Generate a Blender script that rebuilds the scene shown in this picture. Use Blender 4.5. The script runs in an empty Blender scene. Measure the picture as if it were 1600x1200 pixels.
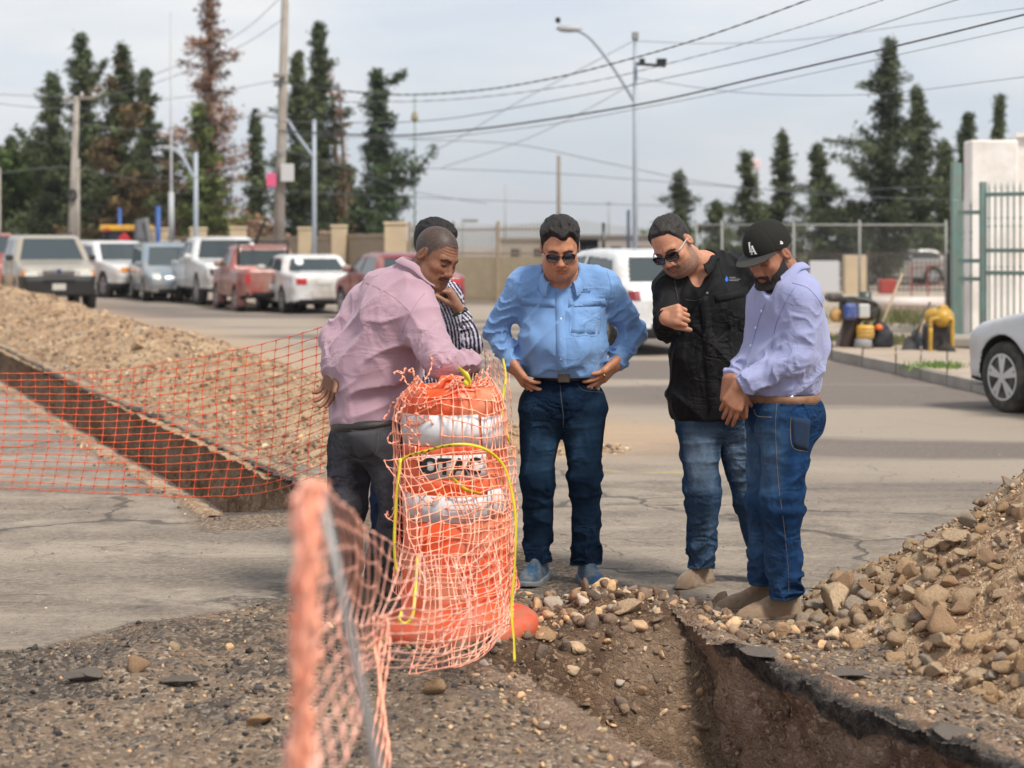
import bpy, bmesh, math, random
import numpy as np
from mathutils import Vector, Matrix
from mathutils.bvhtree import BVHTree

SC = bpy.context.scene
COL = SC.collection
F = 2889.0          # focal length in photograph pixels (1600 wide)
CAMH, HY = 1.57, 383.0
R = math.radians

# ------------------------------------------------------------------ camera
cam_d = bpy.data.cameras.new('camera')
cam_d.sensor_width = 36.0
cam_d.lens = 36.0 * F / 1600
cam_d.shift_y = -(600 - HY) / 1600
cam_d.clip_start = 0.05
cam_d.clip_end = 9000
cam_d.dof.use_dof = True
cam_d.dof.focus_distance = 8.3
cam_d.dof.aperture_fstop = 2.9
cam = bpy.data.objects.new('camera', cam_d)
cam.location = (0, 0, CAMH)
cam.rotation_euler = (R(90), 0, 0)
COL.objects.link(cam)
SC.camera = cam

# ------------------------------------------------------------------ world and sun
SUN_EL, SUN_AZ = R(54), R(138)       # azimuth measured clockwise from +Y: high on the right
W = bpy.data.worlds.new('World')
SC.world = W
W.use_nodes = True
nt = W.node_tree
for n in list(nt.nodes):
    nt.nodes.remove(n)
wo = nt.nodes.new('ShaderNodeOutputWorld')
bg = nt.nodes.new('ShaderNodeBackground')
sky = nt.nodes.new('ShaderNodeTexSky')
sky.sky_type = 'NISHITA'
sky.sun_disc = False
sky.sun_elevation = SUN_EL
sky.sun_rotation = SUN_AZ
sky.dust_density = 1.5
tc = nt.nodes.new('ShaderNodeTexCoord')
mp = nt.nodes.new('ShaderNodeMapping')
mp.inputs['Scale'].default_value = (1.0, 1.0, 4.2)
nz = nt.nodes.new('ShaderNodeTexNoise')
nz.inputs['Scale'].default_value = 2.6
nz.inputs['Detail'].default_value = 7
nz.inputs['Roughness'].default_value = 0.55
nz.inputs['Distortion'].default_value = 0.25
cr = nt.nodes.new('ShaderNodeValToRGB')
cr.color_ramp.elements[0].position = 0.36
cr.color_ramp.elements[0].color = (0.78, 0.78, 0.78, 1)
cr.color_ramp.elements[1].position = 0.60
cr.color_ramp.elements[1].color = (1, 1, 1, 1)
nz2 = nt.nodes.new('ShaderNodeTexNoise')
nz2.inputs['Scale'].default_value = 5.5
nz2.inputs['Detail'].default_value = 6
cr2 = nt.nodes.new('ShaderNodeValToRGB')
cr2.color_ramp.elements[0].position = 0.35
cr2.color_ramp.elements[0].color = (6.7, 7.35, 8.3, 1)
cr2.color_ramp.elements[1].position = 0.68
cr2.color_ramp.elements[1].color = (9.0, 9.05, 9.1, 1)
mx = nt.nodes.new('ShaderNodeMix')
mx.data_type = 'RGBA'
L = nt.links.new
L(tc.outputs['Generated'], mp.inputs['Vector'])
L(mp.outputs[0], nz.inputs['Vector'])
L(mp.outputs[0], nz2.inputs['Vector'])
L(nz.outputs['Fac'], cr.inputs['Fac'])
L(nz2.outputs['Fac'], cr2.inputs['Fac'])
L(cr.outputs['Color'], mx.inputs['Factor'])
L(sky.outputs[0], mx.inputs['A'])
L(cr2.outputs[0], mx.inputs['B'])
L(mx.outputs['Result'], bg.inputs['Color'])
bg.inputs['Strength'].default_value = 0.112
L(bg.outputs[0], wo.inputs['Surface'])

sun_d = bpy.data.lights.new('sun', 'SUN')
sun_d.energy = 4.2
sun_d.angle = R(13)
sun_d.color = (1.0, 0.925, 0.82)
sun = bpy.data.objects.new('sun', sun_d)
sv = Vector((math.sin(SUN_AZ) * math.cos(SUN_EL), math.cos(SUN_AZ) * math.cos(SUN_EL), math.sin(SUN_EL)))
sun.rotation_euler = sv.to_track_quat('Z', 'Y').to_euler()
COL.objects.link(sun)

SC.view_settings.view_transform = 'Standard'
SC.view_settings.look = 'None'
SC.view_settings.gamma = 1
SC.view_settings.exposure = 0.0
try:
    SC.view_settings.use_curve_mapping = False
except Exception:
    pass

# ------------------------------------------------------------------ helpers
def V(px, py, d):
    """the world point seen at photograph pixel (px, py) at distance d"""
    return np.array(((px - 800) / F * d, d, CAMH - (py - HY) / F * d))

def G(px, py, z=0.0):
    d = (CAMH - z) * F / (py - HY)
    return np.array(((px - 800) / F * d, d, z))

def unit(v):
    v = np.asarray(v, float)
    return v / max(np.linalg.norm(v), 1e-9)

_T = np.random.default_rng(99).random((64, 64, 64)).astype(np.float32).ravel()
def noise3(x, y, z, seed=0):
    """value noise, -1..1"""
    x = np.asarray(x, np.float32)
    y = np.asarray(y, np.float32) + 0 * x; z = np.asarray(z, np.float32) + 0 * x; x = x + 0 * y
    x = x + seed * 7.31; y = y + seed * 3.77; z = z + seed * 5.13
    fx, fy, fz = np.floor(x), np.floor(y), np.floor(z)
    tx, ty, tz = x - fx, y - fy, z - fz
    tx = tx * tx * (3 - 2 * tx); ty = ty * ty * (3 - 2 * ty); tz = tz * tz * (3 - 2 * tz)
    ix, iy, iz = fx.astype(np.int32), fy.astype(np.int32), fz.astype(np.int32)
    x0, x1 = (ix & 63) << 12, ((ix + 1) & 63) << 12
    y0, y1 = (iy & 63) << 6, ((iy + 1) & 63) << 6
    z0, z1 = iz & 63, (iz + 1) & 63
    def e(a, b):
        p = _T[a + b + z0]; return p + tz * (_T[a + b + z1] - p)
    a0 = e(x0, y0); a0 = a0 + ty * (e(x0, y1) - a0)
    a1 = e(x1, y0); a1 = a1 + ty * (e(x1, y1) - a1)
    return (a0 + tx * (a1 - a0)) * 2 - 1

def fbm(x, y, z=0.0, o=4, seed=0, g=0.5):
    a, s, r = 1.0, 0.0, 0
    x = np.asarray(x, np.float32); y = np.asarray(y, np.float32)
    z = np.asarray(z, np.float32)
    for k in range(o):
        r = r + a * noise3(x, y, z, seed + k * 7)
        s += a; a *= g
        x = x * 2.03 + 3.1; y = y * 2.03 + 1.7; z = z * 2.03 + 5.3
    return r / s

def ss(e0, e1, x):
    t = np.clip((x - e0) / (e1 - e0), 0, 1)
    return t * t * (3 - 2 * t)

# ---- materials
MATS = {}
def mat(name, col, rough=0.6, metal=0.0, spec=0.5, var=0.0, vscale=8.0, bump=0.0, bscale=60.0, attr=None, coat=0.0,
        alpha=1.0, emit=None, sheen=0.0, dirt=None, dscale=2.0, trans=0.0, sss=0.0, bdist=0.01, crease=0.0):
    if name in MATS:
        return MATS[name]
    m = bpy.data.materials.new(name)
    m.use_nodes = True
    t = m.node_tree
    b = t.nodes['Principled BSDF']
    b.inputs['Roughness'].default_value = rough
    b.inputs['Metallic'].default_value = metal
    b.inputs['Specular IOR Level'].default_value = spec
    b.inputs['Base Color'].default_value = (*col, 1)
    if coat:
        b.inputs['Coat Weight'].default_value = coat
        b.inputs['Coat Roughness'].default_value = 0.08
    if sheen:
        b.inputs['Sheen Weight'].default_value = sheen
    if trans:
        b.inputs['Transmission Weight'].default_value = trans
    if sss:
        b.inputs['Subsurface Weight'].default_value = sss
        b.inputs['Subsurface Radius'].default_value = (0.012, 0.005, 0.003)
    if alpha < 1:
        b.inputs['Alpha'].default_value = alpha
    if emit:
        b.inputs['Emission Color'].default_value = (*emit[0], 1)
        b.inputs['Emission Strength'].default_value = emit[1]
    co = t.nodes.new('ShaderNodeTexCoord')
    src = None
    if attr:
        a = t.nodes.new('ShaderNodeAttribute')
        a.attribute_name = attr
        src = a.outputs['Color']
    if var or dirt:
        n = t.nodes.new('ShaderNodeTexNoise')
        n.inputs['Scale'].default_value = vscale
        n.inputs['Detail'].default_value = 6
        n.inputs['Roughness'].default_value = 0.6
        t.links.new(co.outputs['Object'], n.inputs['Vector'])
        mr = t.nodes.new('ShaderNodeMapRange')
        mr.inputs['From Min'].default_value = 0.25
        mr.inputs['From Max'].default_value = 0.75
        mr.inputs['To Min'].default_value = 1 - var
        mr.inputs['To Max'].default_value = 1 + var
        t.links.new(n.outputs['Fac'], mr.inputs['Value'])
        mm = t.nodes.new('ShaderNodeMix')
        mm.data_type = 'RGBA'; mm.blend_type = 'MULTIPLY'
        mm.inputs['Factor'].default_value = 1
        mm.inputs['A'].default_value = (*col, 1)
        if src:
            t.links.new(src, mm.inputs['A'])
        t.links.new(mr.outputs[0], mm.inputs['B'])
        src = mm.outputs['Result']
    if dirt:
        n = t.nodes.new('ShaderNodeTexNoise')
        n.inputs['Scale'].default_value = dscale
        n.inputs['Detail'].default_value = 8
        n.inputs['Roughness'].default_value = 0.7
        t.links.new(co.outputs['Object'], n.inputs['Vector'])
        rr = t.nodes.new('ShaderNodeMapRange')
        rr.inputs['From Min'].default_value = 0.5 - 0.18 * dirt[3] - 0.02
        rr.inputs['From Max'].default_value = 0.75
        t.links.new(n.outputs['Fac'], rr.inputs['Value'])
        mm = t.nodes.new('ShaderNodeMix')
        mm.data_type = 'RGBA'
        t.links.new(rr.outputs[0], mm.inputs['Factor'])
        t.links.new(src, mm.inputs['A'])
        mm.inputs['B'].default_value = (*dirt[:3], 1)
        src = mm.outputs['Result']
    if src:
        t.links.new(src, b.inputs['Base Color'])
    if bump:
        n = t.nodes.new('ShaderNodeTexNoise')
        n.inputs['Scale'].default_value = bscale
        n.inputs['Detail'].default_value = 5
        t.links.new(co.outputs['Object'], n.inputs['Vector'])
        bp = t.nodes.new('ShaderNodeBump')
        bp.inputs['Strength'].default_value = bump
        bp.inputs['Distance'].default_value = bdist
        t.links.new(n.outputs['Fac'], bp.inputs['Height'])
        t.links.new(bp.outputs[0], b.inputs['Normal'])
    if crease:
        hs_ = []
        for (sc_, rot, am) in (((4.5, 9, 2.2), (.5, .4, .3), 1.0), ((3.0, 8, 9.0), (-.4, .7, .9), .7), ((11, 20, 8), (.2, -.6, .4), .35)):
            mp_ = t.nodes.new('ShaderNodeMapping'); mp_.inputs['Scale'].default_value = sc_; mp_.inputs['Rotation'].default_value = rot
            t.links.new(co.outputs['Object'], mp_.inputs['Vector'])
            n = t.nodes.new('ShaderNodeTexNoise'); n.inputs['Scale'].default_value = 1.6; n.inputs['Detail'].default_value = 2.5
            n.inputs['Distortion'].default_value = .9
            t.links.new(mp_.outputs[0], n.inputs['Vector'])
            a1 = t.nodes.new('ShaderNodeMath'); a1.operation = 'SUBTRACT'; a1.inputs[1].default_value = .5; t.links.new(n.outputs['Fac'], a1.inputs[0])
            a2 = t.nodes.new('ShaderNodeMath'); a2.operation = 'ABSOLUTE'; t.links.new(a1.outputs[0], a2.inputs[0])
            a3 = t.nodes.new('ShaderNodeMapRange'); a3.inputs['From Max'].default_value = .16; a3.inputs['To Min'].default_value = am; a3.inputs['To Max'].default_value = 0
            a3.interpolation_type = 'SMOOTHSTEP'
            t.links.new(a2.outputs[0], a3.inputs['Value']); hs_.append(a3.outputs[0])
        s1 = t.nodes.new('ShaderNodeMath'); s1.operation = 'ADD'; t.links.new(hs_[0], s1.inputs[0]); t.links.new(hs_[1], s1.inputs[1])
        s2 = t.nodes.new('ShaderNodeMath'); s2.operation = 'ADD'; t.links.new(s1.outputs[0], s2.inputs[0]); t.links.new(hs_[2], s2.inputs[1])
        nm = t.nodes.new('ShaderNodeTexNoise'); nm.inputs['Scale'].default_value = 3.2; nm.inputs['Detail'].default_value = 2
        t.links.new(co.outputs['Object'], nm.inputs['Vector'])
        mk_ = t.nodes.new('ShaderNodeMapRange'); mk_.inputs['From Min'].default_value = .42; mk_.inputs['From Max'].default_value = .64
        t.links.new(nm.outputs['Fac'], mk_.inputs['Value'])
        s3 = t.nodes.new('ShaderNodeMath'); s3.operation = 'MULTIPLY'; t.links.new(s2.outputs[0], s3.inputs[0]); t.links.new(mk_.outputs[0], s3.inputs[1]); s2 = s3
        bp2 = t.nodes.new('ShaderNodeBump'); bp2.inputs['Strength'].default_value = 1; bp2.inputs['Distance'].default_value = crease
        t.links.new(s2.outputs[0], bp2.inputs['Height'])
        if bump: t.links.new(bp.outputs[0], bp2.inputs['Normal'])
        t.links.new(bp2.outputs[0], b.inputs['Normal'])
    MATS[name] = m
    return m

# ---- objects
def tag(o, label=None, cat=None, group=None, kind=None):
    if label: o['label'] = label
    if cat: o['category'] = cat
    if group: o['group'] = group
    if kind: o['kind'] = kind
    return o

def empty(name, loc=(0, 0, 0), label=None, cat=None, group=None, rz=0.0):
    o = bpy.data.objects.new(name, None)
    o.location = loc
    o.rotation_euler = (0, 0, rz)
    o.empty_display_size = 0.1
    COL.objects.link(o)
    tag(o, label, cat, group)
    return o

def mesh(name, verts, faces, m=None, parent=None, smooth=True, col=None, loc=None):
    """verts (N,3), faces (M,3|4) array or list of tuples; world coords, moved into the parent's frame"""
    me = bpy.data.meshes.new(name)
    verts = np.asarray(verts, np.float32).reshape(-1, 3)
    if isinstance(faces, np.ndarray) and faces.ndim == 2:
        k = faces.shape[1]
        me.vertices.add(len(verts)); me.loops.add(faces.size); me.polygons.add(len(faces))
        me.vertices.foreach_set('co', verts.ravel())
        me.loops.foreach_set('vertex_index', faces.astype(np.int32).ravel())
        me.polygons.foreach_set('loop_start', np.arange(0, faces.size, k, dtype=np.int32))
        me.update(calc_edges=True)
        me.validate()
    else:
        me.from_pydata(verts.tolist(), [], [tuple(int(i) for i in f) for f in faces])
        me.update()
    if smooth:
        me.polygons.foreach_set('use_smooth', np.ones(len(me.polygons), bool))
    if col is not None:
        c = np.asarray(col, np.float32)
        if c.shape[1] == 3:
            c = np.concatenate([c, np.ones((len(c), 1), np.float32)], 1)
        at = me.color_attributes.new('Col', 'FLOAT_COLOR', 'POINT')
        at.data.foreach_set('color', c.ravel())
    if m is not None:
        me.materials.append(m)
    o = bpy.data.objects.new(name, me)
    COL.objects.link(o)
    if loc is not None:
        o.location = loc
    if parent is not None:
        o.parent = parent
    return o

def relo(o, origin):
    """move the origin of a mesh built in world coordinates to `origin` (geometry stays put)"""
    d = np.asarray(origin, np.float32)
    me = o.data
    a = np.empty(len(me.vertices) * 3, np.float32)
    me.vertices.foreach_get('co', a)
    a = a.reshape(-1, 3) - d
    me.vertices.foreach_set('co', a.ravel())
    o.location = tuple(float(x) for x in d)
    me.update()
    return o

class MB:
    """collects simple shapes into one mesh"""
    def __init__(s):
        s.v = []; s.f = []; s.n = 0
    def add(s, v, f):
        v = np.asarray(v, float).reshape(-1, 3)
        s.v.append(v)
        s.f += [tuple(i + s.n for i in q) for q in f]
        s.n += len(v)
        return s
    def box(s, c, d, rz=0.0, M=None, bev=0.0):
        x, y, z = [k / 2 for k in d]
        if bev > 0:
            b = min(bev, x * .9, y * .9, z * .9)
            P = []
            for sz in (-1, 1):
                for (px, py) in ((x, y), (-x, y), (-x, -y), (x, -y)):
                    sx, sy = np.sign(px), np.sign(py)
                    P += [(px, py - sy * b, sz * (z - b)), (px - sx * b, py, sz * (z - b)), (px - sx * b, py - sy * b, sz * z)]
            P = np.array(P)
            bm = bmesh.new()
            vs = [bm.verts.new(p) for p in P]
            r = bmesh.ops.convex_hull(bm, input=vs)
            bm.verts.index_update()
            P = np.array([v.co[:] for v in bm.verts])
            fs = [tuple(v.index for v in f.verts) for f in bm.faces]
            bm.free()
        else:
            P = np.array([(a * x, b_ * y, c_ * z) for a in (-1, 1) for b_ in (-1, 1) for c_ in (-1, 1)])
            fs = [(0, 1, 3, 2), (4, 6, 7, 5), (0, 4, 5, 1), (2, 3, 7, 6), (0, 2, 6, 4), (1, 5, 7, 3)]
        if M is not None:
            P = P @ np.asarray(M, float).T
        if rz:
            c_, s_ = math.cos(rz), math.sin(rz)
            P = P @ np.array([[c_, s_, 0], [-s_, c_, 0], [0, 0, 1]])
        return s.add(P + np.asarray(c, float), fs)
    def beam(s, a, b, w, t, up=(0, 0, 1), bev=0.0):
        a = np.asarray(a, float); b = np.asarray(b, float)
        d = unit(b - a)
        side = np.cross(d, up)
        if np.linalg.norm(side) < 1e-4:
            side = np.cross(d, (0, 1, 0))
        side = unit(side); u = np.cross(side, d)
        M = np.stack([d, side, u], 1)
        return s.box((a + b) / 2, (np.linalg.norm(b - a), w, t), M=M, bev=bev)
    def tube(s, pts, r, n=8, cap=True, closed=False):
        v, f = tube_arrays(pts, r, n, cap, closed)
        return s.add(v, f)
    def lathe(s, prof, c=(0, 0, 0), n=24, axis=(0, 0, 1), cap=True):
        ax = unit(axis)
        u = np.cross(ax, (1, 0, 0))
        if np.linalg.norm(u) < 0.1:
            u = np.cross(ax, (0, 1, 0))
        u = unit(u); w = np.cross(ax, u)
        P = []
        for (r, h) in prof:
            for k in range(n):
                a = 2 * math.pi * k / n
                P.append(np.asarray(c) + ax * h + (u * math.cos(a) + w * math.sin(a)) * r)
        f = []
        for i in range(len(prof) - 1):
            for k in range(n):
                k2 = (k + 1) % n
                f.append((i * n + k, i * n + k2, (i + 1) * n + k2, (i + 1) * n + k))
        if cap:
            f.append(tuple(range(n - 1, -1, -1)))
            f.append(tuple((len(prof) - 1) * n + k for k in range(n)))
        return s.add(P, f)
    def build(s, name, m, parent=None, smooth=False):
        o = mesh(name, np.concatenate(s.v), s.f, m, parent, smooth)
        return o

def frames(pts, up0=None):
    pts = np.asarray(pts, float)
    n = len(pts)
    T = np.zeros_like(pts)
    T[1:-1] = pts[2:] - pts[:-2]
    T[0] = pts[1] - pts[0]; T[-1] = pts[-1] - pts[-2]
    T /= np.maximum(np.linalg.norm(T, axis=1, keepdims=True), 1e-9)
    U = np.zeros_like(pts)
    a = np.array((0, 0, 1.0)) if up0 is None else np.asarray(up0, float)
    if abs(T[0] @ a) > 0.95:
        a = np.array((1.0, 0, 0))
    u = unit(a - T[0] * (T[0] @ a))
    for i in range(n):
        u = u - T[i] * (T[i] @ u)
        u = unit(u)
        U[i] = u
    return T, U, np.cross(T, U)

def tube_arrays(pts, r, n=8, cap=True, closed=False):
    pts = np.asarray(pts, float)
    T, U, B = frames(pts)
    r = np.broadcast_to(np.asarray(r, float), (len(pts),))
    ang = np.arange(n) * 2 * math.pi / n
    P = pts[:, None, :] + r[:, None, None] * (np.cos(ang)[None, :, None] * U[:, None, :] + np.sin(ang)[None, :, None] * B[:, None, :])
    m_ = len(pts)
    f = []
    for i in range(m_ - 1):
        for k in range(n):
            k2 = (k + 1) % n
            f.append((i * n + k, i * n + k2, (i + 1) * n + k2, (i + 1) * n + k))
    if cap:
        f.append(tuple(range(n - 1, -1, -1)))
        f.append(tuple((m_ - 1) * n + k for k in range(n)))
    return P.reshape(-1, 3), f

def cat(pts, n):
    """Catmull-Rom through pts, n samples per span"""
    pts = np.asarray(pts, float)
    P = np.vstack([2 * pts[0] - pts[1], pts, 2 * pts[-1] - pts[-2]])
    out = []
    for i in range(len(pts) - 1):
        p0, p1, p2, p3 = P[i:i + 4]
        for t in np.arange(n) / n:
            out.append(0.5 * (2 * p1 + (p2 - p0) * t + (2 * p0 - 5 * p1 + 4 * p2 - p3) * t * t + (3 * p1 - p0 - 3 * p2 + p3) * t ** 3))
    out.append(pts[-1])
    return np.array(out)

def text_obj(name, body, M, size, m, parent=None, extrude=0.002, offset=0.0, align='CENTER'):
    cu = bpy.data.curves.new(name, 'FONT')
    cu.body = body; cu.size = size; cu.extrude = extrude; cu.align_x = align; cu.align_y = 'CENTER'; cu.offset = offset
    t = bpy.data.objects.new(name, cu)
    COL.objects.link(t)
    bpy.context.view_layer.update()
    me = bpy.data.meshes.new_from_object(t.evaluated_get(bpy.context.evaluated_depsgraph_get()))
    bpy.data.objects.remove(t)
    me.materials.clear(); me.materials.append(m)
    me.transform(Matrix(M))
    o = bpy.data.objects.new(name, me)
    COL.objects.link(o)
    if parent is not None:
        o.parent = parent
    return o

# ---- signed distance shapes -> mesh (surface nets on sparse blocks)
def surf(sdf, lo, hi, h, B=8, lip=1.35):
    lo = np.asarray(lo, np.float64); hi = np.asarray(hi, np.float64)
    nb = np.ceil((hi - lo) / (h * B)).astype(int)
    bx, by, bz = np.meshgrid(*[np.arange(k) for k in nb], indexing='ij')
    bi = np.stack([bx.ravel(), by.ravel(), bz.ravel()], 1)
    cen = lo + (bi + 0.5) * (h * B)
    d = sdf(cen.astype(np.float32))
    act = np.abs(d) < h * B * 0.87 * lip
    bi = bi[act]
    g = np.arange(B + 1)
    gx, gy, gz = np.meshgrid(g, g, g, indexing='ij')
    gl = np.stack([gx.ravel(), gy.ravel(), gz.ravel()], 1)
    vals = np.empty((len(bi), len(gl)), np.float32)
    ch = max(1, 260000 // len(gl))
    for i in range(0, len(bi), ch):
        q = bi[i:i + ch]
        P = lo + (q[:, None, :] * B + gl[None]) * h
        vals[i:i + ch] = sdf(P.reshape(-1, 3).astype(np.float32)).reshape(len(q), -1)
    vals[vals == 0] = 1e-7
    vals = vals.reshape(-1, B + 1, B + 1, B + 1)
    ins = vals < 0
    c = [ins[:, dx:dx + B, dy:dy + B, dz:dz + B] for dx in (0, 1) for dy in (0, 1) for dz in (0, 1)]
    s = sum(x.astype(np.int8) for x in c)
    cell = np.argwhere((s > 0) & (s < 8))
    N = nb * B + 2
    b0 = cell[:, 0]; lc = cell[:, 1:]
    gc = bi[b0] * B + lc
    key = gc[:, 0] + N[0] * (gc[:, 1] + N[1] * gc[:, 2].astype(np.int64))
    acc = np.zeros((len(cell), 3)); cnt = np.zeros(len(cell))
    cor = {}
    for dx in (0, 1):
        for dy in (0, 1):
            for dz in (0, 1):
                cor[dx, dy, dz] = vals[b0, lc[:, 0] + dx, lc[:, 1] + dy, lc[:, 2] + dz]
    for a in range(3):
        o1, o2 = [k for k in range(3) if k != a]
        for p in (0, 1):
            for q in (0, 1):
                k0 = [0, 0, 0]; k0[o1] = p; k0[o2] = q
                k1 = list(k0); k1[a] = 1
                v0 = cor[tuple(k0)]; v1 = cor[tuple(k1)]
                m_ = (v0 < 0) != (v1 < 0)
                t = np.where(m_, v0 / np.where(m_, v0 - v1, 1), 0)
                pt = np.tile(np.array(k0, float), (len(cell), 1)); pt[:, a] = t
                acc += pt * m_[:, None]; cnt += m_
    vert = lo + (gc + acc / cnt[:, None]) * h
    order = np.argsort(key)
    ks = key[order]
    quads = []
    st = np.array([1, N[0], N[0] * N[1]], np.int64)
    for a in range(3):
        o1, o2 = [(1, 2), (2, 0), (0, 1)][a]
        sl0 = ins[:, :B, :B, :B]
        sh = [slice(0, B)] * 3; sh[a] = slice(1, B + 1)
        sl1 = ins[(slice(None),) + tuple(sh)]
        e = np.argwhere(sl0 != sl1)
        gcc = bi[e[:, 0]] * B + e[:, 1:]
        ok = (gcc[:, o1] > 0) & (gcc[:, o2] > 0)
        e = e[ok]; gcc = gcc[ok]
        kk = gcc[:, 0] + N[0] * (gcc[:, 1] + N[1] * gcc[:, 2].astype(np.int64))
        flip = sl0[e[:, 0], e[:, 1], e[:, 2], e[:, 3]]
        K = np.stack([kk - st[o1] - st[o2], kk - st[o2], kk, kk - st[o1]], 1)
        idx = np.searchsorted(ks, K)
        idx = np.clip(idx, 0, len(ks) - 1)
        good = (ks[idx] == K).all(1)
        Q = order[idx]
        Q[~flip] = Q[~flip][:, ::-1]
        quads.append(Q[good])
    Q = np.concatenate(quads)
    return vert.astype(np.float32), Q

def smin(a, b, k):
    h = np.maximum(k - np.abs(a - b), 0) / k
    return np.minimum(a, b) - h * h * k * 0.25
def smax(a, b, k):
    return -smin(-a, -b, k)

def s_cone(P, a, b, r1, r2):
    a = np.asarray(a, np.float32); ba = np.asarray(b, np.float32) - a
    L2 = float(ba @ ba) + 1e-9
    t = np.clip(((P - a) @ ba) / L2, 0, 1)
    q = P - a - t[:, None] * ba
    return np.sqrt((q * q).sum(1)) - (r1 + t * (r2 - r1))

def s_ell(P, c, r, M=None):
    q = P - np.asarray(c, np.float32)
    if M is not None:
        q = q @ np.asarray(M, np.float32)       # columns of M are the local axes
    r = np.asarray(r, np.float32)
    k0 = np.sqrt(((q / r) ** 2).sum(1)) + 1e-6
    k1 = np.sqrt(((q / (r * r)) ** 2).sum(1)) + 1e-6
    return k0 * (k0 - 1) / k1

def s_poly(x, y, poly):
    """2-D signed distance to a closed polygon"""
    poly = np.asarray(poly, np.float32)
    d = np.full(x.shape, 1e9, np.float32)
    s = np.ones(x.shape, np.float32)
    n = len(poly)
    for i in range(n):
        ax, ay = poly[i]; bx, by = poly[i - 1]
        ex, ey = bx - ax, by - ay
        wx, wy = x - ax, y - ay
        t = np.clip((wx * ex + wy * ey) / (ex * ex + ey * ey + 1e-12), 0, 1)
        dx, dy = wx - ex * t, wy - ey * t
        d = np.minimum(d, dx * dx + dy * dy)
        c1 = y >= ay; c2 = y < by; c3 = ex * wy > ey * wx
        flip = (c1 & c2 & c3) | (~c1 & ~c2 & ~c3)
        s = np.where(flip, -s, s)
    return s * np.sqrt(d)
# ================================================================== GROUND
DX, DY = -0.3714, 0.9285           # direction of the trench
def AS(x, y):                      # world -> (along, across)
    return x * DX + y * DY, x * DY - y * DX
def WXY(a, s):
    return a * DX + s * DY, a * DY - s * DX
def near_edge(a):
    return np.where(np.asarray(a) > 9, 2.41, 2.53) + 0.035 * fbm(a * 2.2, 3.3, 0, 4, 5) + 0.02 * np.sin(a * 0.7)
def far_edge(a):
    base = np.where(a < 9, 3.44, 3.24)
    return base + 0.05 * fbm(a * 2.6, 9.1, 0, 4, 11) + 0.04 * np.where(a > 9, 1, 0) * np.sin(a * .5)

def pit(a, s):
    """>0 inside an open trench"""
    e = np.minimum(s - near_edge(a), far_edge(a) - s)
    right = np.minimum(e, 6.86 - a + 0.10 * fbm(a * 5, s * 5, 2, 3, 3))
    left = np.minimum(e, a - 10.62 + 0.05 * fbm(a * 5, s * 5, 2, 3, 3))
    return np.maximum(right, left)

def rubble_zone(x, y):
    b = np.interp(x, [-6, -2.0, -1.6, -1.0, -.45, .1, .7, 1.25, 4], [6.2, 7.15, 7.7, 8.3, 8.2, 8.1, 8.05, 7.9, 7.4])
    n = fbm(x * 1.7, y * 1.7, 0, 4, 21)
    z1 = ss(0.22, -0.1, y - b + 0.55 * n)
    return z1

def heap_right(x, y):
    a, s = AS(x, y)
    dx = np.maximum(np.maximum(a - 6.15, 0.5 - a), 0)
    d = np.sqrt(dx ** 2 + (s - 5.18) ** 2)
    h = 0.80 - 0.62 * d + 0.10 * fbm(x * 2, y * 2, 0, 4, 31)
    h = smax(h, -0.06 + 0 * h, 0.10)
    return h

def heap_left(x, y):
    a, s = AS(x, y)
    H = np.interp(a, [11.5, 12.6, 14, 16.4, 18, 19.6, 22, 25, 27.5, 30, 34, 60], [.0, .10, .20, .25, .21, .33, .25, .48, .33, .40, .48, .72])
    mid = 4.75 + 0.12 * np.sin(a * 0.9)
    e = (s - mid)
    wl = np.where(e < 0, 1.35, np.interp(a, [12, 16, 30], [1.5, 1.1, 1.3]))
    prof = np.clip(1 - (np.abs(e) / wl) ** 1.5, -0.3, 1)
    h = H * (0.12 + prof) * (1 + 0.35 * fbm(a * 0.9, s * 1.6, 0, 3, 41)) + 0.05 * fbm(x * 3.5, y * 3.5, 0, 4, 45) - 0.02
    edge = ss(0.0, 0.35, s - far_edge(a)) 
    h = h * edge - 0.02 * (1 - edge)
    fade = ss(12.0, 13.2, a)
    return h * fade - 0.06 * (1 - fade)

FEET = [(-.36, 8.20), (-.58, 8.30), (.12, 8.60), (.35, 8.50), (.85, 8.45), (1.16, 8.50), (1.10, 7.76), (1.02, 7.93)]
def feet(x, y, r):
    m = 0
    for fx, fy in FEET:
        m = np.maximum(m, np.exp(-(((x - fx) ** 2 + (y - fy) ** 2) / r ** 2) ** 2))
    return m
def ground_h(x, y):
    rz = rubble_zone(x, y)
    rz = rz * (1 - feet(x, y, .30))
    near = ss(60, 15, y)
    h = near * (0.012 * fbm(x * 1.3, y * 1.3, 0, 3, 51) + 0.004 * fbm(x * 9, y * 9, 0, 3, 52))
    h = h + rz * (0.060 * np.maximum(fbm(x * 3.2, y * 3.2, 0, 4, 53), -0.25) + 0.020 * fbm(x * 12, y * 12, 0, 3, 54))
    # a low mound of earth in the near left corner
    h = h + 0.20 * np.exp(-(((x + 0.93) / 0.42) ** 2 + ((y - 4.72) / 0.36) ** 2)) + 0.13 * np.exp(-(((x + 1.7) / 0.5) ** 2 + ((y - 5.0) / 0.45) ** 2))
    # ridge of lifted rubble beside the drum and the far trench end
    h = h + 0.10 * (1 - feet(x, y, .25)) * np.exp(-(((x - 0.42) / 0.42) ** 2 + ((y - 7.75) / 0.30) ** 2)) * (1 + .9 * fbm(x * 7, y * 7, 0, 4, 57, .65))
    return h

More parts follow.
